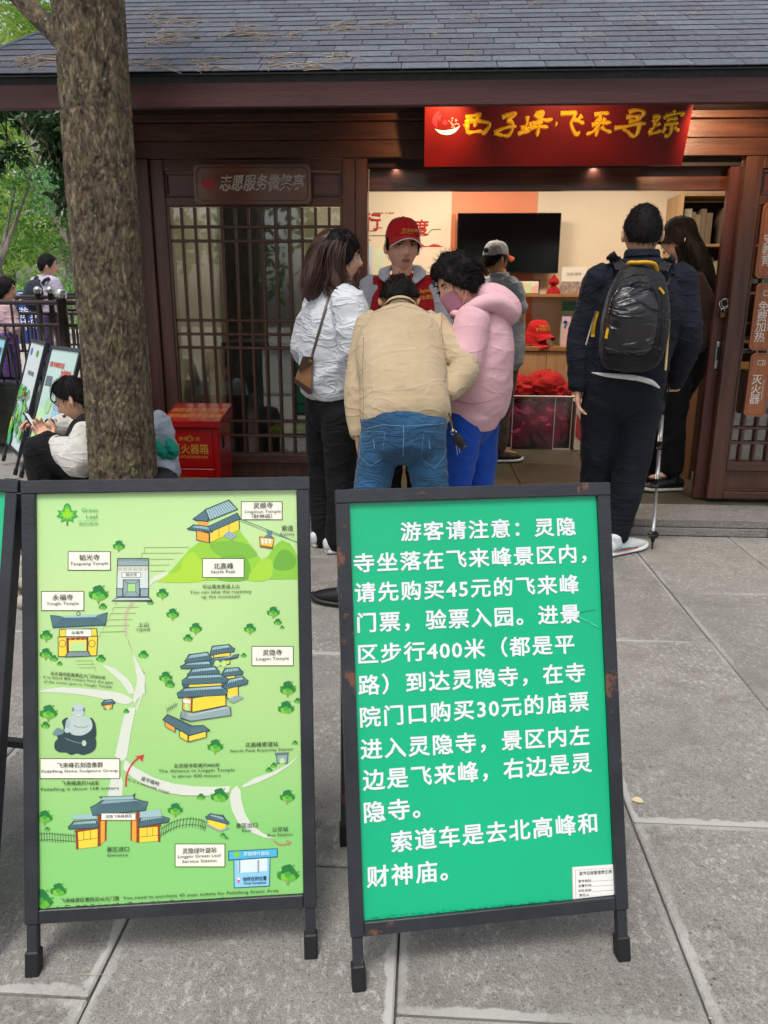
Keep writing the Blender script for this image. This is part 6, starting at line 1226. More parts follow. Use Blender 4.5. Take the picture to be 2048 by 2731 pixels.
def person(label,H,cl,skin=SKIN,voxel=.007,hs=1.,hm=HAIR,tab=MEN,thick=.016,hrough=.006,face=True,gz=0.,group=None,seed=1,hfreq=9.,ears=True,hairon=True,top=1.,fur=1500,flen=.035,curly=.12):
    hc=Vector(H['head']); root=thing('person',label,'person',(H['pe'].x,H['pe'].y,gz),group=group)
    HM=frame(H['hf'],H['hu']); lat=(H['sh'][1]-H['sh'][0]).normalized(); hl=(H['hip'][1]-H['hip'][0]).normalized()
    b=MB(); ch,wa,pe,nb=H['ch'],H['wa'],H['pe'],H['nb']
    b.loft([pe-(wa-pe).normalized()*.07,pe,wa,ch,ch.lerp(nb,.6),nb],[(.12,.09),(.145,.10),(.125,.09),(.145,.10),(.12,.075),(.05,.05)],[hl,hl,lat,lat,lat,lat],18,3)
    b.loft([nb-(hc-nb)*.3,nb,nb.lerp(hc,.5),hc-HM@Vector((0,.01,.03))*hs],[(.062,.06),(.056,.056),(.052*hs,.054*hs),(.05,.05)],lat,14,3)
    head_grid(b,hc,HM,hs)
    if ears:
        for sx in (-1,1): b.ball(hc+HM@(Vector((sx*.080,-.008,-.004))*hs),(.010*hs,.018*hs,.032*hs),10,M=HM@Matrix.Rotation(sx*.55,3,'Z'))
    for i in (0,1):
        sh,el,wr=H['sh'][i],H['el'][i],H['wr'][i]; b.loft([sh.lerp(ch,.3),sh,sh.lerp(el,.5),el,el.lerp(wr,.4),wr],[(.05,.05),(.050,.050),(.044,.044),(.037,.037),(.035,.035),(.024,.027)],lat,12,3)
        if H.get('hd') and H['hd'][i]: hand(b,wr,*H['hd'][i])
        hp,kn,an=H['hip'][i],H['kn'][i],H['an'][i]; b.loft([hp,hp.lerp(kn,.5),kn,kn.lerp(an,.35),an],[(.080,.080),(.068,.068),(.05,.052),(.048,.05),(.034,.036)],hl,12,3)
        t=Vector((H['toe'][i][0],H['toe'][i][1],0)).normalized(); b.loft([an-t*.03-Vector((0,0,.02)),an+t*.05-Vector((0,0,.045)),an+t*.14-Vector((0,0,.062))],[(.03,.03),(.032,.022),(.03,.014)],hl,10,2)
    obj('body',bake(b.mesh('b'),voxel,2),skin,root,smooth=True)
    if face:
        for sx in (-1,1):
            e=hc+HM@(Vector((sx*.030,.0785,.009))*hs); g=MB(); g.ball(e,(.0135*hs,.009*hs,.0062*hs),12,M=HM); ey=obj('eye',g,EYEW,root,smooth=True)
            gz_=H.get('gaze',0); g=MB(); g.ball(hc+HM@(Vector((sx*.030+gz_,.0845,.0095))*hs),(.0052*hs,.0035*hs,.0055*hs),10,M=HM); obj('iris',g,IRIS,ey,smooth=True)
            g=MB(); g.tube([hc+HM@(Vector((sx*(.030+q*.0145),.0855-abs(q)*.004,.0148-.0035*q*q))*hs) for q in (-1,-.4,.3,1)],.0016*hs,5); obj('eyelid',g,BROW,root,smooth=True)
            g=MB(); g.loft([hc+HM@(Vector((sx*(.030+q*.018),.0905-.006*q*q-.004*max(q,0),.0295+.004*q-.005*q*q))*hs) for q in (-1,-.4,.3,1)],[(.002*hs,.004*hs),(.0028*hs,.0058*hs),(.0026*hs,.005*hs),(.0012*hs,.0022*hs)],HM@Vector((0,1,0)),6,2); obj('eyebrow',g,BROW,root,smooth=True)
        if not H.get('nomouth'):
            for z_,w_,h_ in ((-.0545,.0225,.0042),(-.0615,.0195,.0052)): g=MB(); g.ball(hc+HM@(Vector((0,.0925,z_))*hs),(w_*hs,.0065*hs,h_*hs),14,M=HM); obj('lip',g,LIP,root,smooth=True)
            g=MB(); g.tube([hc+HM@(Vector((q*.020,.0990-.006*q*q,-.0578))*hs) for q in (-1,-.3,.3,1)],.0012*hs,5); obj('mouth_line',g,BROW,root)
            for sx in (-1,1): g=MB(); g.ball(hc+HM@(Vector((sx*.0075,.108,-.0345))*hs),(.0035*hs,.003*hs,.0022*hs),6,M=HM); obj('nostril',g,LIP,root)
    if hairon: hair(root,hc,HM,hs,tab,thick,hm,seed,hrough,hfreq,top,'hair',fur,flen,curly)
    # upper garment
    T=cl['top']; g=MB(); tl_=T['torso']; g.loft([q[0] for q in tl_],[q[1] for q in tl_],[hl if k<len(tl_)*.4 else lat for k in range(len(tl_))],30,4,power=2.15)
    cap_r=T.get('cap',.066); g.loft([H['sh'][0],ch.lerp(nb,.72),H['sh'][1]],[(cap_r*.95,cap_r),(cap_r*.9,cap_r*.85),(cap_r*.95,cap_r)],nb-ch,14,4)
    SG=[]
    for i in (0,1):
        sh,el,wr=H['sh'][i],H['el'][i],H['wr'][i]; R=T['sleeve']; pts=[sh.lerp(ch,.22),sh,sh.lerp(el,.5),el,el.lerp(wr,.5),wr.lerp(el,.04)]; 
        if T.get('short'): pts=pts[:3]+[sh.lerp(el,T['short'])]; R=R[:4]
        q=MB() if T.get('smat') else g; q.loft(pts,[(r,r) if not isinstance(r,tuple) else r for r in R],lat,18,5); SG.append(q)
    fa,fk=T.get('folds',(.006,26)); vx=T.get('vx',.0085)
    me=bake(g.mesh('t'),vx,3); folds(me,fa,fk,seed,T.get('axis',(.5,.5,1))); folds(me,fa*.5,fk*2.3,seed+9,T.get('axis',(.5,.5,1)))
    if T.get('holes'): pass
    jk=obj(T.get('name','jacket'),me,T['mat'],root,smooth=True)
    if T.get('smat'):
        for q in SG: me=bake(q.mesh('t'),vx,3); folds(me,fa*1.3,fk,seed+3,(1,1,.6)); folds(me,fa*.6,fk*2.2,seed+4,(1,1,.6)); obj('sleeve',me,T['smat'],root,smooth=True)
    # trousers
    Q=cl['pants']; g=MB(); R=Q['r']; g.loft([pe+(wa-pe)*.55,pe,pe-(wa-pe).normalized()*.09],[(Q['hip'][0]*.92,Q['hip'][1]*.92),Q['hip'],(Q['hip'][0]*.8,Q['hip'][1]*.85)],hl,26,4)
    for i in (0,1):
        hp,kn,an=H['hip'][i],H['kn'][i],H['an'][i]; e=an.lerp(kn,Q.get('up',-.045)); g.loft([hp.lerp(pe,.3),hp,hp.lerp(kn,.5),kn,kn.lerp(e,.5),e],[(r,r) for r in R],hl,20,5)
    me=bake(g.mesh('p'),.0095,3); fa,fk=Q.get('folds',(.005,24)); folds(me,fa,fk,seed+5,(.6,.6,1)); folds(me,fa*.45,fk*2.4,seed+6,(.6,.6,1)); pn=obj('trousers',me,Q['mat'],root,smooth=True)
    if cl.get('shoes'):
        for i in (0,1): shoe(root,H['an'][i],H['toe'][i],*cl['shoes'][:2],s=cl.get('ss',1.),gz=gz,accent=cl.get('accent'))
    return root,HM,jk,pn
def collar(root,c,up,lat,ra,rb,h,m,name='collar',r=.008,flare=1.25,gap=0.):
    """stand-up or folded collar ring"""
    up,lat=Vector(up).normalized(),Vector(lat).normalized(); dp=up.cross(lat).normalized(); g=MB(); n=36; rows=[(0,1.),( .5,1.02),(1,1.),( .75,flare*.97),(.25,flare)]
    for j,(z,f) in enumerate(rows):
        for k in range(n): a=2*math.pi*k/n; g.v.append(Vector(c)+lat*ra*f*math.cos(a)+dp*rb*f*math.sin(a)+up*h*z*(1+.15*math.sin(a)))
    g.f=[[j*n+k,j*n+(k+1)%n,(j+1)*n+(k+1)%n,(j+1)*n+k] for j in range(len(rows)-1) for k in range(n)]; g.mi=[0]*len(g.f); return obj(name,g,m,root,smooth=True)
def bvh_of(o):
    me=o.data; M=wm(o.parent) if o.parent else Matrix.Identity(4); return BVHTree.FromPolygons([tuple(M@v.co) for v in me.vertices],[list(p.vertices) for p in me.polygons])
def stick(bvh,pt,to,eps=.002):
    d=(Vector(to)-Vector(pt)).normalized(); h=bvh.ray_cast(Vector(pt),d,2.); return (h[0]-d*eps) if h[0] else Vector(to)
def px_on(bvh,px,py,eps=.003):
    d=ray(px,py).normalized(); h=bvh.ray_cast(EYE,d,20.); return (h[0]-d*eps) if h[0] else None
def seam(root,bvh,pts,r,m,name='seam',eps=.001,sub=6):
    Pq=[]; 
    for (a,b_) in zip(pts,pts[1:]):
        for k in range(sub): t=k/sub; q=px_on(bvh,a[0]*(1-t)+b_[0]*t,a[1]*(1-t)+b_[1]*t,eps); Pq.append(q)
    Pq.append(px_on(bvh,*pts[-1],eps)); Pq=[p for p in Pq if p]
    if len(Pq)<2: return
    g=MB(); g.tube(Pq,r,5); return obj(name,g,m,root,smooth=True)
V3=Vector
# ---- 1 woman in white jacket ----
Y=4.02
WHT=fab('white_nylon','#cdd0d6','#c4c8cf',rough=.6,bump=.5,bs=45,crease=.8,cs=8,cd=.006); BLKP=fab('black_trousers','#0e0e11','#16161a',sheen=.02,spec=.25,bump=.3); 
H=dict(head=P(906,690,Y),hf=(.97,.22,-.02),hu=(.0,0,1),nb=P(893,770,Y+.03),ch=P(888,860,Y+.03),wa=P(885,975,Y+.03),pe=P(884,1080,Y+.03),
 sh=[P(850,800,Y+.19),P(928,802,Y-.13)],el=[P(822,925,Y+.24),P(950,915,Y-.17)],wr=[P(880,1000,Y+.36),P(938,1068,Y-.02)],hd=[None,((-.05,.1,-1),(-.6,.6,0),(.7,.7,0),.35)],
 hip=[P(862,1105,Y+.10),P(905,1105,Y-.05)],kn=[P(862,1270,Y+.10),P(908,1270,Y-.05)],an=[P(866,1440,Y+.05),P(906,1440,Y-.08)],toe=[(.6,.5),(.9,.3)])
r1,HM1,jk,pn=person('woman in a white jacket with a tan crossbody bag, her face turned right',H,dict(top=dict(mat=WHT,torso=[(P(881,1072,Y+.03),(.118,.105)),(P(882,1045,Y+.03),(.165,.15)),(P(884,960,Y+.03),(.185,.160)),(P(886,860,Y+.03),(.190,.150)),(P(890,800,Y+.03),(.14,.105)),(P(893,768,Y+.03),(.07,.065))],sleeve=[.07,.082,.092,.095,.085,.045],cap=.07,folds=(.005,28)),
  pants=dict(mat=BLKP,hip=(.165,.125),r=[.09,.092,.09,.078,.075,.074]),shoes=(mat('shoe_silver','#b9bcc0',.35,c2='#d8dadc',ns=20),RUBW)),SKINL,hs=1.04,tab=WOM,thick=.020,hm=HAIR,seed=2)
c=H['head']; L_=lambda x,y,dy=0: P(700+x*.4219,500+y*.4219,Y+dy)
g=MB(); g.loft([L_(440,330,.02),L_(395,430,.03),L_(360,540,.03),L_(335,630,.02),L_(330,690,0)],[(.07,.085),(.085,.10),(.082,.105),(.072,.10),(.045,.08)],(1,0,0),24,4)
g.loft([L_(470,350,-.07),L_(450,470,-.085),L_(470,600,-.09),L_(500,660,-.09)],[(.03,.02),(.04,.025),(.035,.02),(.012,.01)],(1,0,0),12,4)
me=bake(g.mesh('h'),.006,2); folds(me,.006,60,5,(1,1,.12)); obj('long_hair',me,HAIRB,r1,smooth=True)
strands(r1,[[L_(470,290,-.02),L_(380,380,-.09),L_(350,520,-.10),L_(290,660,-.08),L_(255,690,-.06)],[L_(500,290,-.04),L_(430,400,-.11),L_(420,540,-.11),L_(400,650,-.10),L_(430,700,-.1)],[L_(450,280,.0),L_(350,350,-.03),L_(290,480,-.03),L_(270,620,-.03),L_(250,670,-.04)],[L_(540,300,-.06),L_(500,400,-.10),L_(500,520,-.10),L_(560,620,-.09),L_(600,640,-.08)],[L_(420,280,.02),L_(380,430,.12),L_(330,600,.12),L_(300,690,.1)]],220,HAIRB,.016,.0022,3)
strands(r1,[[L_(520,272,-.02),L_(560,330,-.06),L_(600,420,-.03)],[L_(500,268,0),L_(575,320,.0),L_(605,410,.03)],[L_(440,275,0),L_(520,300,-.085),L_(470,420,-.10)]],70,HAIR,.009,.002,4,'fringe')
collar(r1,P(897,762,Y+.0),(.0,0,1),(1,0,0),.062,.062,.045,WHT,flare=1.3)
# crossbody bag
bg=thing('shoulder_bag','small tan and dark brown crossbody bag on the back of the woman in white','bag',P(808,1020,Y-.02))
TAN=mat('leather_tan','#8a6240',.45,c2='#7c5636',ns=12); DBR=mat('leather_dark','#3a2419',.4)
B_=lambda x,y,dy=0: L_(x,y,dy)
g=MB(); q=[(262,1070),(318,1085),(308,1300),(285,1305),(203,1228),(206,1205)]; F1=[B_(x,y,-.14) for x,y in q]; F2=[B_(x,y,-.06) for x,y in q]; n=len(q); g.add(F1+F2,[list(range(n)),list(range(2*n-1,n-1,-1))]+[(i,(i+1)%n,n+(i+1)%n,n+i) for i in range(n)]); o=obj('bag_body',g,TAN,bg,fixn=True); bv=o.modifiers.new('b','BEVEL'); bv.width=.006; bv.segments=2
g=MB(); q=[(255,1066),(322,1072),(316,1112),(232,1165),(228,1138)]; F1=[B_(x,y,-.149) for x,y in q]; F2=[B_(x,y,-.138) for x,y in q]; n=len(q); g.add(F1+F2,[list(range(n)),list(range(2*n-1,n-1,-1))]+[(i,(i+1)%n,n+(i+1)%n,n+i) for i in range(n)]); obj('bag_flap',g,DBR,bg,fixn=True)
g=MB(); q=[(203,1205),(300,1270),(312,1304),(288,1308),(200,1232)]; F1=[B_(x,y,-.146) for x,y in q]; F2=[B_(x,y,-.06) for x,y in q]; n=len(q); g.add(F1+F2,[list(range(n)),list(range(2*n-1,n-1,-1))]+[(i,(i+1)%n,n+(i+1)%n,n+i) for i in range(n)]); obj('bag_base',g,DBR,bg,fixn=True)
bh=bvh_of(jk); sp_=[px_on(bh,700+x*.4219,500+y*.4219,.006) for x,y in [(470,635),(440,665),(420,700),(400,760),(380,830),(360,900),(340,970),(325,1020),(312,1070)]]; sp_=[p for p in sp_ if p]
g=MB(); g.loft(sp_+[B_(305,1095,-.15)],[(.0065,.002)]*(len(sp_)+1),(1,0,0),8,2); obj('strap',g,mat('strap_taupe','#5a4a40',.5),bg,smooth=True)
g=MB(); g.tube([B_(300+9*math.cos(a),1100+9*math.sin(a),-.155) for a in [k*.7 for k in range(10)]],.002,5); obj('ring',g,mat('brass','#b08a3a',.3,metal=1),bg,smooth=True)
# ---- 2 volunteer ----
Y=4.48; GRY=fab('grey_jersey','#b9bcc4','#aeb1ba',bump=.4,bs=60); REDV=fab('vest_red','#a80f1c','#980d18',bump=.3,bs=70)
H=dict(head=P(1073,661,Y),hf=(.26,-.96,-.04),hu=(.04,-.03,1),gaze=.003,nb=P(1072,738,Y+.02),ch=P(1075,822,Y+.03),wa=P(1078,960,Y+.03),pe=P(1078,1070,Y+.03),
 sh=[P(1163,766,Y+.03),P(990,766,Y+.03)],el=[P(1190,905,Y+.0),P(970,905,Y)],wr=[P(1150,1000,Y-.16),P(1010,1000,Y-.16)],hd=[((-.7,-.7,0),(0,0,-1),(.5,-.5,.6),.5),((.7,-.7,0),(0,0,-1),(-.5,-.5,.6),.5)],
 hip=[P(1112,1095,Y+.03),P(1044,1095,Y+.03)],kn=[P(1112,1210,Y),P(1044,1210,Y)],an=[P(1115,1345,Y+.04),P(1040,1345,Y+.04)],toe=[(.15,-1),(-.15,-1)])
r2,HM2,jk,pn=person('young man in red cap and red vest over grey hood, facing the camera',H,dict(top=dict(mat=REDV,name='vest',smat=GRY,torso=[(P(1078,1085,Y+.03),(.17,.125)),(P(1078,1060,Y+.03),(.195,.145)),(P(1077,940,Y+.03),(.19,.14)),(P(1075,822,Y+.03),(.205,.14)),(P(1073,768,Y+.03),(.165,.10)),(P(1072,748,Y+.03),(.08,.07))],sleeve=[.062,.068,.066,.06,.055,.045],cap=.062,folds=(.006,18)),
  pants=dict(mat=BLKP,hip=(.165,.12),r=[.09,.092,.085,.07,.065,.06]),shoes=(BLK,BLK)),SKIN,voxel=.0045,hs=1.13,thick=.010,seed=3,gz=.1)
c=H['head']; up=HM2@V3((0,-.06,1)); fw=HM2@V3((0,1,.10)); g,b_=cap_mb(c+HM2@V3((0,-.006,.046)),fw,up,.099,.112,.066,.42)
hat=obj('cap_crown',g,CAPR,r2,smooth=True); obj('cap_bill',b_,CAPR,r2,smooth=True)
rim=MB(); m_=13; base=len(b_.v)//2; rim.tube([b_.v[5*m_+k]-up*.0025 for k in range(m_)],.0032,6); obj('bill_piping',rim,flat('#e0c8cc'),r2,smooth=True)
Mt=plane_M(c+fw.normalized()*.20+up*.088,HM2@V3((-1,0,0)) if (HM2@V3((1,0,0))).x<0 else HM2@V3((1,0,0)),fw+up*.35)
project_text('西湖志愿者',.015,Mt@Matrix.Translation((0,-.030,0)),g,EMB,'cap_lettering',r2,bev=.004,sx=1.05); project_text('Volunteer♡',.0115,Mt@Matrix.Translation((0,.008,0)),g,EMB,'cap_lettering',r2,bev=.004)
# hood lying round the neck, collar edges
g=MB(); nb=H['nb']
for sx in (-1,1): g.loft([nb+V3((sx*.035,.075,.055)),nb+V3((sx*.088,.035,.045)),nb+V3((sx*.100,-.03,.012)),nb+V3((sx*.070,-.085,-.03)),nb+V3((sx*.022,-.118,-.062))],[(.014,.030),(.015,.036),(.014,.036),(.012,.028),(.008,.016)],(0,0,1),14,5)
me=bake(g.mesh('h'),.006,2); folds(me,.005,40,3); obj('hood',me,GRY,r2,smooth=True)
g=MB(); g.loft([nb+V3((0,-.105,-.045)),nb+V3((0,-.125,-.12)),nb+V3((0,-.135,-.25))],[(.024,.012),(.030,.014),(.018,.012)],(1,0,0),12,4); obj('hoodie_front',g,GRY,r2,smooth=True)
g=MB(); g.tube([nb+V3((.0,-.125,-.05)),nb+V3((.002,-.145,-.13)),nb+V3((.0,-.152,-.24))],.0035,6); obj('zip',g,flat('#3a3e48'),r2)
bh=bvh_of(jk)
def stick_text(t,px,py,size,bh,col,root,rot=0.,sx=1.,name='lettering',bev=.012,eps=.003):
    c=px_on(bh,px,py,.0); 
    if c is None: return
    tb=text_mb(t,1,Matrix.Identity(4),bevel=bev); k=size/(2051/(c-EYE).length); g=MB(); 
    ca,sa=math.cos(rot),math.sin(rot)
    for v in tb.v:
        x,y=v.x*size*sx,-v.y*size; q=px_on(bh,px+x*ca-y*sa,py+x*sa+y*ca,eps); g.v.append(q if q and (q-c).length<.25 else c)
    g.f=tb.f; g.mi=[0]*len(g.f); return obj(name,g,col,root)
stick_text('Volunteer♡',1139,775,11,bh,EMB,r2,rot=-.12,bev=.02); stick_text('西湖志愿服务队',1142,793,8.5,bh,EMB,r2,rot=-.12,bev=.02)
# black sleeve stripe
for i,sx in ((1,-1),(0,1)):
    a,b2=H['sh'][i],H['el'][i]; g=MB(); g.loft([a+V3((sx*.066,-.03,.02)),a.lerp(b2,.5)+V3((sx*.064,-.03,0)),b2+V3((sx*.055,-.03,0))],[(.008,.004)]*3,(0,1,0),8,4); obj('sleeve_stripe',g,flat('#15161a'),r2,smooth=True)
# ---- 3 man bending forward ----
Y=3.3; KHK=fab('khaki_cotton','#bba789','#b09b7c',bump=.4,bs=90,crease=.7,cs=5,cd=.005); 
DEN=fab('denim','#33648a','#1e4262',ns=4.5,bump=.7,bs=240,cs=9,cd=.005,mixlo=.32,mixhi=.68)
H=dict(head=P(1064,808,4.04),hf=(0,.62,-.78),hu=(.0,.80,.60),nb=P(1068,842,3.90),ch=P(1068,915,3.68),wa=P(1075,1035,3.42),pe=P(1076,1140,3.30),
 sh=[P(990,868,3.76),P(1152,868,3.76)],el=[P(960,1010,3.62),P(1238,985,3.60)],wr=[P(957,1165,3.48),P(1192,1052,3.44)],hd=[((.15,.1,-1),(.8,.5,0),(.3,.9,0),.5),((-.8,.5,-.3),(-.2,.9,0),(-.3,.5,.8),.5)],
 hip=[P(1018,1172,3.30),P(1130,1172,3.30)],kn=[P(985,1340,3.26),P(1152,1340,3.30)],an=[P(938,1570,3.18),P(1148,1570,3.25)],toe=[(-.95,.35),(.3,.95)])
r3,HM3,jk,pn=person('man in khaki jacket and blue jeans bending forward, back to the camera',H,dict(top=dict(mat=KHK,name='shirt_jacket',torso=[(P(1086,1128,3.30),(.190,.125)),(P(1082,1098,3.33),(.196,.145)),(P(1075,1030,3.42),(.192,.150)),(P(1068,920,3.66),(.205,.145)),(P(1068,868,3.80),(.155,.11)),(P(1068,842,3.88),(.075,.07))],sleeve=[.070,.074,.074,.070,.066,.046],cap=.066,folds=(.0035,26),axis=(.2,1,1),vx=.0075),
  pants=dict(mat=DEN,hip=(.187,.138),r=[.100,.100,.086,.076,.070,.066],folds=(.004,26)),shoes=(BLK,BLK)),SKIN2,hs=1.17,thick=.014,seed=4,face=False,fur=2600,flen=.03,curly=.2)
collar(r3,P(1068,828,3.92),(0,.75,.66),(1,0,0),.064,.06,.04,KHK,flare=1.25)
bh=bvh_of(pn); ST=flat('#6d93b3',.8); K4=lambda x,y:(700+x*.4219,500+y*.4219)
for pts in ([(622,1540),(775,1545),(752,1720),(680,1762),(612,1700),(622,1540)],[(1018,1545),(1175,1548),(1150,1700),(1090,1775),(1005,1720),(1018,1545)]): seam(r3,bh,[K4(*p) for p in pts],.0009,ST,'pocket_seam',.0006)
seam(r3,bh,[K4(890,1500),K4(892,1600),K4(888,1700)],.0016,ST,'centre_seam',.0008)
seam(r3,bh,[K4(640,1530),K4(760,1500),K4(900,1510),K4(1040,1500),K4(1190,1490)],.0014,ST,'yoke_seam',.0008)
for x in (700,1050): seam(r3,bh,[K4(x,1590),K4(x+8,1650)],.0022,ST,'worn_patch',.0006)
bj=bvh_of(jk); SE=flat('#8d7248',.85)
seam(r3,bj,[K4(640,950),K4(632,1150),K4(640,1350),K4(632,1500)],.0016,SE,'armhole_seam'); seam(r3,bj,[K4(1135,800),K4(1130,900),K4(1150,1050),K4(1160,1200)],.0016,SE,'armhole_seam'); seam(r3,bj,[K4(700,790),K4(880,745),K4(1060,790)],.0016,SE,'yoke_seam')
# creases pressed into the back of the jacket
kf=thing('key_bunch','bunch of keys with a black car key hanging from the belt of the bending man','keys',P(1208,1150,3.2)); Kp=lambda x,y,dy=0:P(700+x*.4219,500+y*.4219,3.18+dy)
g=MB(); g.tube([Kp(1178,1425),Kp(1190,1470),Kp(1198,1510),Kp(1205,1545)],.0035,6); obj('chain',g,mat('brass','#b08a3a',.3,metal=1),kf,smooth=True)
g=MB(); g.tube([Kp(1208+18*math.cos(a),1548+16*math.sin(a)) for a in [k*.7 for k in range(10)]],.0016,5); obj('key_ring',g,METAL,kf,smooth=True)
g=MB(); g.loft([Kp(1215,1565),Kp(1240,1600),Kp(1275,1645)],[(.016,.007),(.022,.009),(.013,.006)],(1,0,.4),14,4); obj('car_key',g,BLK,kf,smooth=True)
for dx,dy in ((0,0),(14,-12)): g=MB(); g.bar(Kp(1212+dx,1560),Kp(1232+dx,1690+dy,.004),.007,.0016); g.ball(Kp(1212+dx,1580),(.010,.002,.011),8); obj('key',g,METAL,kf)
# ---- 4 woman in pink hoodie ----
Y=3.85; PNK=fab('pink_fleece','#ddb0b7','#d4a5ad',bump=.4,bs=90,cs=4,cd=.0025); BLU=fab('blue_trousers','#0f46a8','#0d3f9a',bump=.3)
H=dict(head=P(1224,755,Y),hf=(-.82,-.30,-.48),hu=(-.46,-.06,.88),nomouth=True,nb=P(1262,812,Y+.02),ch=P(1280,900,Y+.03),wa=P(1278,1010,Y+.03),pe=P(1262,1105,Y+.03),
 sh=[P(1262,850,Y-.14),P(1272,850,Y+.19)],el=[P(1236,965,Y-.19),P(1220,965,Y+.23)],wr=[P(1178,1000,Y-.10),P(1160,985,Y+.2)],hd=[((-1,0,-.1),(0,0,-1),(0,-.6,.5),.5),((-1,0,0),(0,0,-1),(0,.6,.5),.5)],
 hip=[P(1232,1135,Y-.05),P(1282,1135,Y+.10)],kn=[P(1220,1270,Y-.05),P(1276,1270,Y+.1)],an=[P(1208,1435,Y-.05),P(1268,1430,Y+.12)],toe=[(-1,-.1),(-1,.1)])
r4,HM4,jk,pn=person('woman in pink hoodie, pink face mask and blue trousers looking down',H,dict(top=dict(mat=PNK,name='hoodie',torso=[(P(1262,1112,Y+.03),(.165,.142)),(P(1262,1088,Y+.03),(.168,.146)),(P(1272,1060,Y+.03),(.185,.158)),(P(1280,980,Y+.03),(.19,.165)),(P(1284,890,Y+.03),(.19,.148)),(P(1275,835,Y+.03),(.145,.11)),(P(1262,806,Y+.02),(.08,.075))],sleeve=[.075,.082,.086,.084,.078,.045],cap=.072,folds=(.0035,18)),
  pants=dict(mat=BLU,hip=(.135,.118),r=[.088,.092,.09,.08,.075,.07],folds=(.006,20)),shoes=(BLK,RUBW)),SKIN,hs=1.03,thick=.026,hrough=.022,hfreq=6.,fur=3500,flen=.04,curly=.7,tab=[(0,.52),(35,.45),(55,.1),(75,-.25),(95,-.45),(120,-.65),(180,-.8)],seed=5)
c=H['head']; g=MB(); rg=random.Random(4)
strs=[]
for k in range(60):
    a=rg.uniform(0,6.28); z=rg.uniform(-.3,1); d=V3((math.cos(a)*math.sqrt(max(0,1-z*z)),math.sin(a)*math.sqrt(max(0,1-z*z)),z)); 
    if d.y>.55 and d.z<.45: continue
    p=c+HM4@(d*.118); t=HM4@V3((-d.y,d.x,rg.uniform(-1,.3))); strs.append([p,p+t*.025+HM4@d*.012,p+t*.05-HM4@d*.002])
strands(r4,strs,240,HAIR,.006,.002,6,'hair_curls',.006)
# mask
MSK=mat('mask_pink','#b98198',.7,c2='#ad7489',ns=8); g=MB()
vs=[];rows,cols_=8,12
for i in range(rows+1):
    for k in range(cols_+1):
        a=(k/cols_-.5)*2.1; z=-.012-.088*i/rows; x=.070*math.sin(a)*(1-.15*(i/rows)); y=.112*math.cos(a)*(.93+.16*math.exp(-(a/.45)**2)*(1-i/rows*.5))-.004; vs.append(c+HM4@(V3((x,y,z))*1.03))
g.add(vs,[(i*(cols_+1)+k,i*(cols_+1)+k+1,(i+1)*(cols_+1)+k+1,(i+1)*(cols_+1)+k) for i in range(rows) for k in range(cols_)]); mk=obj('face_mask',g,MSK,r4,smooth=True); mk.modifiers.new('s','SOLIDIFY').thickness=.002
for sx in (-1,1):
    for z in (-.018,-.09): g=MB(); g.tube([c+HM4@(V3((sx*.066,.052,z))),c+HM4@(V3((sx*.078,.02,z*.6))),c+HM4@(V3((sx*.082,-.012,-.005)))],.0012,4); obj('ear_loop',g,flat('#e8d8dc'),mk)
g=MB(); Hd=lambda x,y,dy:P(700+x*.4219,500+y*.4219,Y+dy)
g.loft([Hd(1260,800,-.16),Hd(1380,740,-.15),Hd(1470,745,-.08),Hd(1520,800,.0),Hd(1490,800,.1),Hd(1400,750,.16)],[(.018,.03),(.034,.045),(.045,.058),(.05,.072),(.045,.055),(.03,.035)],(0,0,1),18,5)
g.loft([Hd(1250,815,-.14),Hd(1215,800,-.08),Hd(1205,820,.0)],[(.02,.022),(.022,.028),(.02,.022)],(0,0,1),12,4)
g.loft([Hd(1380,700,-.02),Hd(1460,720,.0),Hd(1515,800,.0),Hd(1520,860,.0)],[(.05,.07),(.06,.09),(.05,.095),(.02,.05)],(0,1,0),18,4)
me=bake(g.mesh('h'),.008,3); folds(me,.008,24,8); obj('hood',me,PNK,r4,smooth=True)
bh=bvh_of(jk); seam(r4,bh,[K4(1215,1350),K4(1330,1370),K4(1440,1345),K4(1490,1310)],.002,flat('#b98790',.9),'rib_seam')
# ---- 5 man in grey cap, inside ----
Y=5.95; GPO=fab('grey_polo','#8f9aa3','#86919a',bump=.3); 
H=dict(head=P(1322,694,Y),hf=(.80,.58,-.12),hu=(.05,0,1),nb=P(1332,738,Y),ch=P(1335,800,Y),wa=P(1335,880,Y),pe=P(1330,950,Y),
 sh=[P(1290,762,Y+.09),P(1368,762,Y-.08)],el=[P(1280,850,Y+.16),P(1386,850,Y-.10)],wr=[P(1300,905,Y+.3),P(1352,910,Y-.04)],hd=[None,((-.5,.6,-.6),(-.5,.5,0),(0,-.3,1),.4)],
 hip=[P(1308,970,Y+.04),P(1352,970,Y-.04)],kn=[P(1305,1080,Y+.05),P(1340,1080,Y)],an=[P(1300,1185,Y+.05),P(1330,1190,Y)],toe=[(.6,.7),(.9,.2)])
r5,HM5,jk,pn=person('man in light grey cap and grey polo shirt facing the kiosk shelves',H,dict(top=dict(mat=GPO,name='polo_shirt',torso=[(P(1331,965,Y),(.185,.14)),(P(1333,930,Y),(.19,.145)),(P(1335,870,Y),(.185,.14)),(P(1335,800,Y),(.195,.135)),(P(1333,765,Y),(.15,.10)),(P(1332,742,Y),(.07,.07))],sleeve=[.065,.070,.072,.074],short=.72,folds=(.005,20)),
  pants=dict(mat=fab('grey_brown','#4c453c','#443e36'),hip=(.17,.13),r=[.09,.09,.082,.07,.066,.062]),shoes=(BLK,RUBW)),SKIN2,voxel=.008,hs=1.0,thick=.009,seed=6,gz=.1)
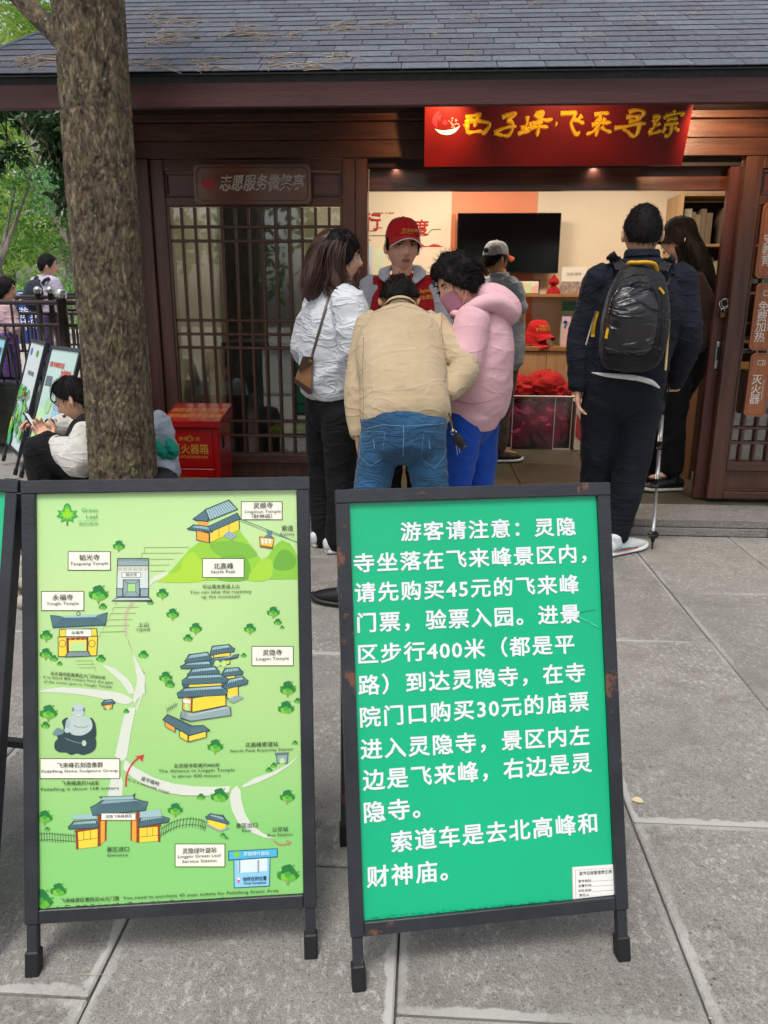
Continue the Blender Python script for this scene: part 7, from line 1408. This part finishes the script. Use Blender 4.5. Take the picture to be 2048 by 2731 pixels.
c=H['head']; g,b_=cap_mb(c+HM5@V3((0,-.006,.04)),HM5@V3((0,1,-.05)),HM5@V3((0,.0,1)),.088,.095,.07,.3)
GC=fab('cap_grey','#9a9da0','#90939a'); obj('cap_crown',g,GC,r5,smooth=True); obj('cap_bill',b_,fab('bill_orange','#c85a22','#b85020'),r5,smooth=True)
g=MB(); g.ball(c+HM5@V3((0,-.100,.062)),(.028,.006,.020),12,M=HM5); obj('cap_opening',g,HAIR,r5); collar(r5,P(1331,738,Y),(0,0,1),(1,0,0),.062,.06,.035,GPO,flare=1.2)
# ---- 6 man with backpack ----
K5_=lambda x,y:(1300+x*.4973,400+y*.4973)
Y=4.05; NVY=fab('navy_fleece','#141722','#1a1e2a',sheen=.02,spec=.25,bump=.4,bs=90); NVP=fab('navy_trousers','#11141c','#191d28',sheen=.02,spec=.25,bump=.3)
H=dict(head=P(1713,625,Y+.02),hf=(.10,1,-.12),hu=(0,0,1),nb=P(1710,690,Y),ch=P(1700,800,Y-.01),wa=P(1680,940,Y-.01),pe=P(1662,1045,Y),
 sh=[P(1602,745,Y),P(1812,745,Y)],el=[P(1553,900,Y+.02),P(1832,895,Y)],wr=[P(1540,1035,Y-.02),P(1800,1030,Y+.18)],hd=[((.12,.0,-1),(.85,.35,0),(.3,.95,0),.42),((-.85,.2,.05),(-.1,-.2,-1),(0,.3,1),1.25)],
 hip=[P(1612,1080,Y),P(1706,1080,Y)],kn=[P(1592,1250,Y+.08),P(1682,1250,Y-.02)],an=[P(1586,1430,Y+.12),P(1646,1440,Y-.03)],toe=[(-.15,1),(.78,.55)])
r6,HM6,jk,pn=person('man in dark navy jacket seen from behind, a pole in his right hand',H,dict(top=dict(mat=NVY,torso=[(P(1664,1030,Y),(.195,.135)),(P(1664,1010,Y),(.210,.14)),(P(1678,930,Y),(.213,.14)),(P(1698,810,Y),(.235,.145)),(P(1708,735,Y),(.17,.115)),(P(1711,690,Y),(.08,.075))],sleeve=[.076,.080,.078,.072,.066,.05],cap=.070,folds=(.0055,20),vx=.0085),
  pants=dict(mat=NVP,hip=(.2,.145),r=[.112,.112,.096,.084,.076,.064],folds=(.007,20),up=.03),shoes=(mat('shoe_white','#d4d4d2',.5,c2='#c6cfd4',ns=14),mat('sole_pale','#dfe3dc',.5)),ss=1.15,accent=[mat('stripe_red','#c81e3c',.5),mat('stripe_teal','#7fc8c0',.5)]),SKIN,voxel=.0045,hs=1.12,thick=.010,seed=7,face=False,tab=[(0,.56),(35,.50),(55,.28),(72,-.02),(84,-.15),(92,.08),(108,-.02),(126,-.34),(180,-.42)],flen=.024,curly=.14,fur=2600)
collar(r6,P(1711,694,Y),(0,.1,1),(1,0,0),.078,.078,.05,NVY,flare=1.12)
g=MB(); g.loft([P(*K5_(x,y),Y-.150) for x,y in ((560,1195),(640,1207),(730,1215),(810,1226),(880,1246),(922,1276))],[(.003,.004),(.010,.008),(.013,.009),(.013,.009),(.012,.009),(.004,.006)],(0,0,1),10,4); obj('shirt_hem',g,fab('white_shirt','#d8d8d6'),r6,smooth=True)
for a,b_ in ((P(1627,1420,Y-.05),P(1660,1428,Y-.05)),): pass
g=MB(); g.tube([H['an'][1]+V3((0,0,-.02)),H['an'][1]+V3((0,0,.05))],.038,14); obj('sock',g,fab('sock_grey','#9a9a9c'),r6,smooth=True)
# backpack
bp=thing('backpack','black backpack with a yellow handle worn by the man in navy','backpack',P(1705,950,Y-.25))
BPK=fab('pack_black','#0c0d12','#14151b',rough=.6,bump=.3,bs=120,sheen=.1); GLO=fab('pack_gloss','#0b0c10','#13151a',rough=.24,spec=.6,crease=1.,cs=6,cd=.012,sheen=0,coat=.3); YLW=mat('yellow_web','#d8a514',.6,c2='#c89510',ns=30)
K5=lambda x,y:(1300+x*.4973,400+y*.4973); B5=lambda x,y,dy:P(*K5(x,y),Y+dy)
g=MB(); g.loft([B5(762,1135,-.20),B5(770,1090,-.22),B5(785,950,-.24),B5(805,800,-.23),B5(822,700,-.20),B5(830,645,-.17)],[(.128,.06),(.148,.085),(.152,.10),(.140,.092),(.118,.07),(.095,.04)],(1,0,-.05),32,5,power=3.2)
me=bake(g.mesh('bp'),.0075,3); folds(me,.007,24,3,(1,1,.6)); bb=obj('pack_body',me,BPK,bp,smooth=True)
g=MB(); g.loft([B5(745,1085,-.305),B5(752,1040,-.32),B5(772,930,-.335),B5(795,800,-.322),B5(812,735,-.285)],[(.098,.018),(.112,.032),(.112,.038),(.096,.032),(.056,.016)],(1,0,-.08),28,5,power=2.6)
me=bake(g.mesh('bp'),.006,3); folds(me,.009,17,7,(1,1,.5)); fp_=obj('front_panel',me,GLO,bp,smooth=True); bf=bvh_of(fp_)
g=MB(); 
for pts in ([(690,1060),(680,900),(700,780),(760,720),(830,705),(890,740),(915,820),(905,950),(895,1060)],[(655,1050),(650,880),(680,740),(750,680),(830,668),(905,700),(940,800),(935,960),(925,1070)]):
    bq=bvh_of(bb); Pq=[px_on(bq,*K5(*p),.002) for p in pts]; g.tube(crv([p for p in Pq if p],4,False),.003,6)
obj('zip_line',g,BLK,bp,smooth=True)
def web(pts,dy,w_,m=YLW,name='yellow_pull',th=.003): g=MB(); g.loft([B5(x,y,dy if not isinstance(dy,list) else dy[i]) for i,(x,y) in enumerate(pts)],[(w_,th)]*len(pts),(1,0,0),8,4); return obj(name,g,m,bp,smooth=True)
g=MB(); g.loft([B5(758,628,-.20),B5(762,605,-.225),B5(800,604,-.24),B5(850,602,-.24),B5(895,612,-.225),B5(905,648,-.20)],[(.009,.012)]*6,(0,0,1),10,5); obj('top_handle',g,YLW,bp,smooth=True)
web([(648,955),(640,985),(636,1010)],-.345,.007); web([(922,740),(935,755),(945,770)],-.31,.006); web([(935,790),(938,825),(934,860)],-.30,.004,mat('olive_web','#8a8348',.6),'cord_pull')
for sx,pts in ((-1,[(722,645),(695,600),(664,572),(655,566)]),(1,[(935,650),(958,606),(985,590),(1000,588)])):
    g=MB(); bj=bvh_of(jk); Pq=[(px_on(bj,*K5(*p),.012) or B5(*p,-.07)) for p in pts]; Pq=[B5(*pts[0],-.17)]+Pq[1:]; g.loft(Pq,[(.028,.009)]*len(Pq),(1,0,0),12,5); obj('shoulder_strap',g,BPK,bp,smooth=True)
g=MB(); g.loft([B5(590,870,-.12),B5(572,930,-.13),B5(565,1000,-.12)],[(.004,.01)]*3,(0,1,0),8,4); obj('side_pull',g,YLW,bp,smooth=True)
g=MB(); g.tube([B5(580,870,-.13),B5(555,950,-.14),B5(528,1045,-.15)],.004,6); obj('side_cord',g,flat('#8d8a80'),bp,smooth=True)
g=MB(); g.tube([B5(940,700,-.2),B5(965,730,-.2),B5(980,690,-.2),B5(998,668,-.2)],[.008,.012,.010,.008],8); obj('pole_grip_stowed',g,BLK,bp,smooth=True)
g=MB(); g.tube([B5(975,920,-.14),B5(965,1050,-.13),B5(955,1180,-.13)],.006,6); obj('hanging_strap',g,mat('beige_web','#b8a067',.7),bp,smooth=True)
# pole
pt=thing('trekking_pole','silver and black trekking pole held by the man in navy','trekking pole',onz(1739,1462)); a=onz(1739,1464,0.0); b_=P(1772,1010,Y+.12); d=(b_-a); Lp=d.length; 
SIL=mat('pole_silver','#c0c2c6',.35,metal=.6); q=lambda t:a+d*t
for nm,t0,t1,r_,m in (('tip',0,.05,.006,BLK),('tip_cup',.05,.08,.012,BLK),('lower_section',.08,.38,.009,SIL),('lock_ring',.375,.42,.0135,BLK),('middle_section',.42,.60,.0105,SIL),('lock_ring',.60,.64,.0145,BLK),('upper_section',.64,.80,.012,SIL),('lever_lock',.80,.90,.014,BLK),('grip',.90,1.06,.017,BLK)): g=MB(); g.tube([q(t0),q(t0*.5+t1*.5),q(t1)],r_,10); obj(nm,g,m,pt,smooth=True)
g=MB(); g.tube([q(.085),q(.095)],[.032,.028],16); obj('basket',g,BLK,pt,smooth=True)
g=MB(); g.tube([q(1.0),q(.95)+V3((.04,0,-.01)),q(.93)+V3((.02,-.02,0)),q(1.02)],.004,6); obj('wrist_loop',g,BLK,pt,smooth=True)
# ---- 7 woman in black cap, long hair, inside right ----
Y=5.15; BKT=fab('black_top','#0b0b0d','#131316',sheen=.02,spec=.25); BRS=fab('brown_sleeve','#2f2019','#3a281f')
H=dict(head=P(1812,640,Y),hf=(-.96,.10,-.22),hu=(-.15,0,1),nb=P(1838,705,Y),ch=P(1852,790,Y),wa=P(1842,905,Y),pe=P(1820,985,Y),
 sh=[P(1850,750,Y-.14),P(1858,750,Y+.16)],el=[P(1895,860,Y-.16),P(1885,860,Y+.2)],wr=[P(1845,935,Y-.20),P(1820,930,Y+.2)],hd=[((-1,0,0),(0,0,-1),(0,-1,.3),.5),None],
 hip=[P(1805,1010,Y-.08),P(1830,1010,Y+.08)],kn=[P(1795,1130,Y-.08),P(1765,1130,Y+.08)],an=[P(1792,1248,Y-.06),P(1728,1240,Y+.10)],toe=[(-1,-.15),(-1,-.1)])
r7,HM7,jk,pn=person('woman in a black cap with very long black hair, inside the doorway',H,dict(top=dict(mat=BKT,smat=BRS,name='top',torso=[(P(1822,1000,Y),(.16,.12)),(P(1826,965,Y),(.165,.125)),(P(1842,890,Y),(.16,.12)),(P(1852,790,Y),(.17,.12)),(P(1846,735,Y),(.13,.09)),(P(1840,708,Y),(.06,.06))],sleeve=[.06,.068,.07,.068,.06,.045],folds=(.006,20)),
  pants=dict(mat=BLKP,hip=(.155,.125),r=[.09,.092,.088,.08,.076,.074]),shoes=(BLK,mat('sole_cream','#d6d0bc',.6))),SKINL,voxel=.008,hs=1.02,tab=WOM,thick=.018,seed=8,gz=.1)
c=H['head']; g,b_=cap_mb(c+HM7@V3((0,-.008,.034)),HM7@V3((0,1,-.05)),HM7@V3((0,0,1)),.092,.100,.07,.35); obj('cap_crown',g,BKT,r7,smooth=True); obj('cap_bill',b_,BKT,r7,smooth=True)
g=MB(); K=lambda x,y,dy=0: P(*K5(x,y),Y+dy); g.loft([K(1060,470,.0),K(1095,560,-.02),K(1130,680,-.03),K(1160,800,-.03),K(1175,900,-.02),K(1170,960,0)],[(.07,.09),(.085,.115),(.09,.13),(.085,.12),(.06,.09),(.02,.04)],(1,0,0),24,5); me=bake(g.mesh('h'),.008,2); folds(me,.007,50,5,(1,1,.15)); obj('long_hair',me,HAIR,r7,smooth=True)
strands(r7,[[K(1060,430,-.06),K(1100,560,-.12),K(1140,700,-.14),K(1185,860,-.12),K(1195,960,-.1)],[K(1080,440,0),K(1150,580,0),K(1190,720,0),K(1225,880,0)],[K(1020,520,-.09),K(1060,640,-.13),K(1090,800,-.14),K(1120,930,-.12)]],120,HAIR,.02,.0024,5)
# ---- 8 seated woman with phone ----
Y=4.02; WSL=fab('varsity_white','#d2cfc8','#c9c6bf',bump=.3); VBK=fab('varsity_black','#0f0f12','#17171b',sheen=.02,spec=.25)
Z8=lambda x,y,Yq: P(x/5.027,850+y/5.027,Yq)
H=dict(head=Z8(995,1085,Y),hf=(-.88,-.12,-.46),hu=(-.40,0,.92),nb=Z8(1170,1320,Y+.02),ch=Z8(1215,1600,Y+.03),wa=Z8(1290,1900,Y+.04),pe=Z8(1330,2080,Y+.04),
 sh=[Z8(1180,1480,Y-.14),Z8(1165,1440,Y+.19)],el=[Z8(1085,1900,Y-.20),Z8(985,1480,Y+.24)],wr=[Z8(700,1640,Y-.12),Z8(640,1440,Y+.10)],
 hd=[((-.75,.25,.55),(.1,.75,.8),(.25,.7,.45),.55),((-.85,-.25,.25),(0,-.5,-.9),(.2,-.8,.5),.6)],
 hip=[Z8(1280,2110,Y-.08),Z8(1280,2110,Y+.14)],kn=[Z8(560,1740,Y-.12),Z8(700,1640,Y+.20)],an=[Z8(600,2500,Y-.14),Z8(640,2450,Y+.15)],toe=[(-1,-.1),(-1,.1)])
for k in (0,1): H['an'][k].z=.085
r8,HM8,jk,pn=person('seated young woman with glasses looking at her phone beside the tree',H,dict(top=dict(mat=VBK,smat=WSL,name='varsity_jacket',torso=[(Z8(1330,2130,Y+.04),(.165,.14)),(Z8(1320,2000,Y+.04),(.175,.15)),(Z8(1270,1800,Y+.03),(.175,.145)),(Z8(1215,1600,Y+.03),(.175,.13)),(Z8(1185,1440,Y+.02),(.13,.095)),(Z8(1172,1340,Y+.02),(.06,.06))],sleeve=[.06,.07,.082,.088,.072,.040],folds=(.006,18)),
  pants=dict(mat=BLKP,hip=(.165,.14),r=[.09,.098,.095,.085,.08,.075],folds=(.006,18)),shoes=(BLK,RUBW)),SKIN,voxel=.0045,hs=.98,tab=[(0,.60),(40,.5),(62,.22),(80,.02),(100,-.10),(130,-.5),(180,-.6)],thick=.014,seed=9,flen=.05,curly=.05)
c=H['head']; g=MB(); g.loft([c+HM8@V3((0,-.09,.03)),c+HM8@V3((0,-.135,.0)),c+HM8@V3((0,-.135,-.07)),c+HM8@V3((.0,-.12,-.16)),c+HM8@V3((0,-.09,-.26))],[(.03,.03),(.036,.034),(.036,.032),(.03,.028),(.008,.008)],(0,1,0),16,4); me=bake(g.mesh('h'),.005,1); folds(me,.004,60,5,(1,1,.12)); obj('ponytail',me,HAIR,r8,smooth=True)
strands(r8,[[Z8(1190,1560,Y-.2),Z8(1200,1680,Y-.22),Z8(1180,1780,Y-.24),Z8(1150,1830,Y-.25)]],26,HAIR,.009,.002,4,'hair_ends')
strands(r8,[[c+HM8@V3((s*.03,.06,.10)),c+HM8@V3((s*.07,.085,.045)),c+HM8@V3((s*.082,.05,-.02))] for s in (-1,1)]+[[c+HM8@V3((0,-.02,.13)),c+HM8@V3((s*.05,.05,.11)),c+HM8@V3((s*.075,.088,.04))] for s in (-1,1)],60,HAIR,.005,.0018,7,'fringe',.001)
# glasses
gs=MB()
for sx in (-1,1):
    o_=c+HM8@(V3((sx*.032,.104,.002))); pts=[o_+HM8@V3((.023*math.cos(a),.002*math.cos(a),.018*math.sin(a))) for a in [k*math.pi/9 for k in range(19)]]; gs.tube(pts,.0011,5); gs.tube([o_+HM8@V3((sx*.023,0,.006)),c+HM8@V3((sx*.077,.07,.010)),c+HM8@V3((sx*.079,-.005,.006))],.0011,5)
gs.tube([c+HM8@V3((-.009,.105,.005)),c+HM8@V3((.009,.105,.005))],.0012,5); obj('glasses',gs,METAL,r8)
for i,rr in ((0,.044),(1,.044)):
    a,b_=H['wr'][i],H['el'][i]; dd=(b_-a).normalized()
    for k,cc in enumerate((VBK,WSL,VBK,WSL,VBK)): g=MB(); g.tube([a+dd*(.002+.013*k),a+dd*(.0148+.013*k)],[rr-.001+.002*k]*2,18,cap=False); obj('cuff_stripe',g,cc,r8,smooth=True)
g=MB()
for dx in (0,.012,.024): g.tube([Z8(1195,1270,Y-.085)+V3((-dx,0,-dx*.5)),Z8(1130,1330,Y-.10)+V3((-dx,0,-dx*.5)),Z8(1075,1450,Y-.10)+V3((-dx,0,0))],.0035,6)
obj('collar_stripe',g,WSL,r8,smooth=True); 
bh=bvh_of(jk); stick_text('K',1065/5.027,850+1485/5.027,22,bh,WSL,r8,rot=.3,bev=.04); stick_text('G',1000/5.027,850+1660/5.027,26,bh,WSL,r8,rot=.2,bev=.05)
ph=thing('smartphone','dark smartphone with a lit screen held by the seated woman','phone',Z8(430,1430,Y)); M=plane_M(Z8(440,1425,Y),(-.45,.1,.72),(.75,.3,.6)); g=MB(); g.obox(M,(.150,.074,.008),.003); obj('phone_body',g,BLK,ph); g=MB(); g.obox(M@Matrix.Translation((0,0,.0045)),(.142,.068,.0008)); obj('phone_screen',g,emis('screen_glow','#cfd4d8',.5),ph)
# ---- 9 person behind the tree ----
Y=4.0; LBL=fab('pale_blue_shirt','#b4bfcc','#a9b5c4',bump=.4,bs=50)
H=dict(head=P(345,1050,Y),hf=(.3,-.3,-.5),hu=(.2,-.2,.95),nb=P(350,1115,Y),ch=P(365,1170,Y),wa=P(385,1225,Y),pe=P(395,1268,Y),sh=[P(425,1128,Y-.02),P(300,1130,Y)],el=[P(440,1205,Y+.0),P(290,1200,Y)],wr=[P(445,1262,Y-.18),P(330,1230,Y-.2)],hd=[((.1,-.4,-1),(-.8,0,0),(0,-1,0),.5),None],
 hip=[P(425,1275,Y),P(380,1275,Y)],kn=[P(442,1260,Y-.42),P(390,1262,Y-.42)],an=[P(450,1400,Y-.42),P(395,1400,Y-.42)],toe=[(.1,-1),(0,-1)])
for k in (0,1): H['an'][k].z=.085; H['kn'][k].z=min(H['kn'][k].z,.42)
r9,_,jk,pn=person('person in a pale blue shirt sitting mostly hidden behind the tree trunk',H,dict(top=dict(mat=LBL,name='shirt',torso=[(P(398,1275,Y),(.165,.13)),(P(392,1250,Y),(.17,.135)),(P(375,1195,Y),(.165,.13)),(P(362,1150,Y),(.155,.12)),(P(354,1125,Y),(.12,.09)),(P(350,1112,Y),(.055,.055))],sleeve=[.06,.066,.066,.062,.058,.045],folds=(.007,20)),
  pants=dict(mat=BLKP,hip=(.165,.13),r=[.09,.092,.085,.075,.07,.068]),shoes=(BLK,RUBW)),SKIN,voxel=.008,seed=10)
tb_=thing('teal_bag','teal cloth bag at the waist of the person behind the tree','bag',P(445,1190,Y-.15)); g=MB(); g.loft([P(412,1180,Y-.12),P(425,1198,Y-.15),P(440,1210,Y-.17)],[(.018,.02),(.02,.026),(.02,.024)],(0,1,0),14,4); g.loft([P(452,1175,Y-.12),P(458,1190,Y-.14),P(462,1205,Y-.14),P(445,1213,Y-.15)],[(.015,.03),(.026,.045),(.024,.04),(.01,.02)],(1,0,.5),14,4); me=bake(g.mesh('x'),.005,2); folds(me,.006,40,2); obj('cloth_body',me,fab('teal_cloth','#149b86','#108876',bump=.4,bs=60),tb_,smooth=True)
# ---- 10 and 11 walkers beyond the railing ----
Y=9.3; W4=lambda x,y,dy=0: P(x/3.567,280+y/3.567,Y+dy); LIL=fab('lilac_shirt','#b7afc2','#aca4b8')
H=dict(head=W4(455,1535),hf=(.86,.45,-.05),hu=(0,0,1),nb=W4(435,1625),ch=W4(440,1740),wa=W4(450,1860),pe=W4(455,1960),sh=[W4(350,1680,.1),W4(510,1690,-.1)],el=[W4(330,1800,.1),W4(570,1810,-.1)],wr=[W4(340,1900,.1),W4(585,1930,-.15)],hip=[W4(430,1990,.05),W4(490,1990,-.05)],kn=[W4(430,2200,.05),W4(500,2200,-.05)],an=[W4(420,2420,.05),W4(505,2420,-.05)],toe=[(1,.3),(1,.3)])
for k in (0,1): H['an'][k].z=.17; H['kn'][k].z=.55
r10,_,jk,pn=person('man in a lilac T-shirt with glasses walking right beyond the railing',H,dict(top=dict(mat=LIL,name='tshirt',torso=[(W4(455,1990),(.18,.13)),(W4(452,1950),(.185,.135)),(W4(445,1850),(.18,.13)),(W4(440,1740),(.19,.13)),(W4(436,1670),(.15,.10)),(W4(435,1635),(.07,.07))],sleeve=[.06,.075,.08,.08],short=.7,folds=(.005,20),vx=.012),
  pants=dict(mat=fab('purple_shorts','#3c2a55','#352450'),hip=(.17,.13),r=[.09,.1,.1,.09,.08,.07],up=.55),shoes=(BLK,BLK)),SKIN,voxel=.010,hs=1.08,seed=11,gz=.08)
bk2=thing('backpack','small dark backpack on the man in lilac beyond the railing','backpack',W4(340,1800,.0)); g=MB(); g.loft([W4(350,1930,-.1),W4(330,1850,-.12),W4(345,1740,-.1),W4(375,1680,-.08)],[(.10,.07),(.13,.10),(.12,.09),(.05,.04)],(1,0,0),18,4,power=2.8); obj('pack_body',g,fab('pack_slate','#1c2530','#242e3a'),bk2,smooth=True)
g=MB(); g.loft([W4(400,1700,-.14),W4(430,1665,-.17),W4(470,1650,-.17)],[(.012,.02)]*3,(0,1,0),8,4); g.loft([W4(350,1690,-.1),W4(335,1650,-.1),W4(350,1630,-.05)],[(.012,.02)]*3,(0,1,0),8,4); obj('pack_strap',g,fab('pack_slate','#1c2530'),bk2,smooth=True)
Y=8.3; W5=lambda x,y,dy=0: P(x/3.567,280+y/3.567,Y+dy)
H=dict(head=W5(55,1765),hf=(.9,.2,-.1),hu=(0,0,1),nb=W5(45,1870),ch=W5(45,1980),wa=W5(45,2090),pe=W5(45,2180),sh=[W5(20,1930,.12),W5(70,1930,-.12)],el=[W5(0,2050,.15),W5(110,2060,-.14)],wr=[W5(40,2150,.15),W5(150,2150,-.18)],hip=[W5(20,2230,.08),W5(70,2230,-.08)],kn=[W5(20,2350,.08),W5(80,2350,-.08)],an=[W5(0,2600,.08),W5(80,2600,-.08)],toe=[(1,0),(1,0)])
for k in (0,1): H['an'][k].z=.085; H['kn'][k].z=.42
person('woman in a pale pink top with dark hair at the left edge beyond the railing',H,dict(top=dict(mat=fab('pale_pink','#c9aab0','#bfa0a8'),name='blouse',torso=[(W5(45,2230),(.19,.14)),(W5(45,2180),(.19,.14)),(W5(45,2080),(.185,.14)),(W5(45,1980),(.18,.13)),(W5(45,1910),(.14,.09)),(W5(45,1880),(.06,.06))],sleeve=[.06,.07,.075,.07,.065,.05],vx=.012),
  pants=dict(mat=fab('purple_skirt','#5a3f7a','#4e3670'),hip=(.17,.14),r=[.1,.11,.11,.1,.09,.08]),shoes=(BLK,BLK)),SKIN,voxel=.010,hs=1.05,tab=WOM,thick=.02,seed=12,gz=.0)
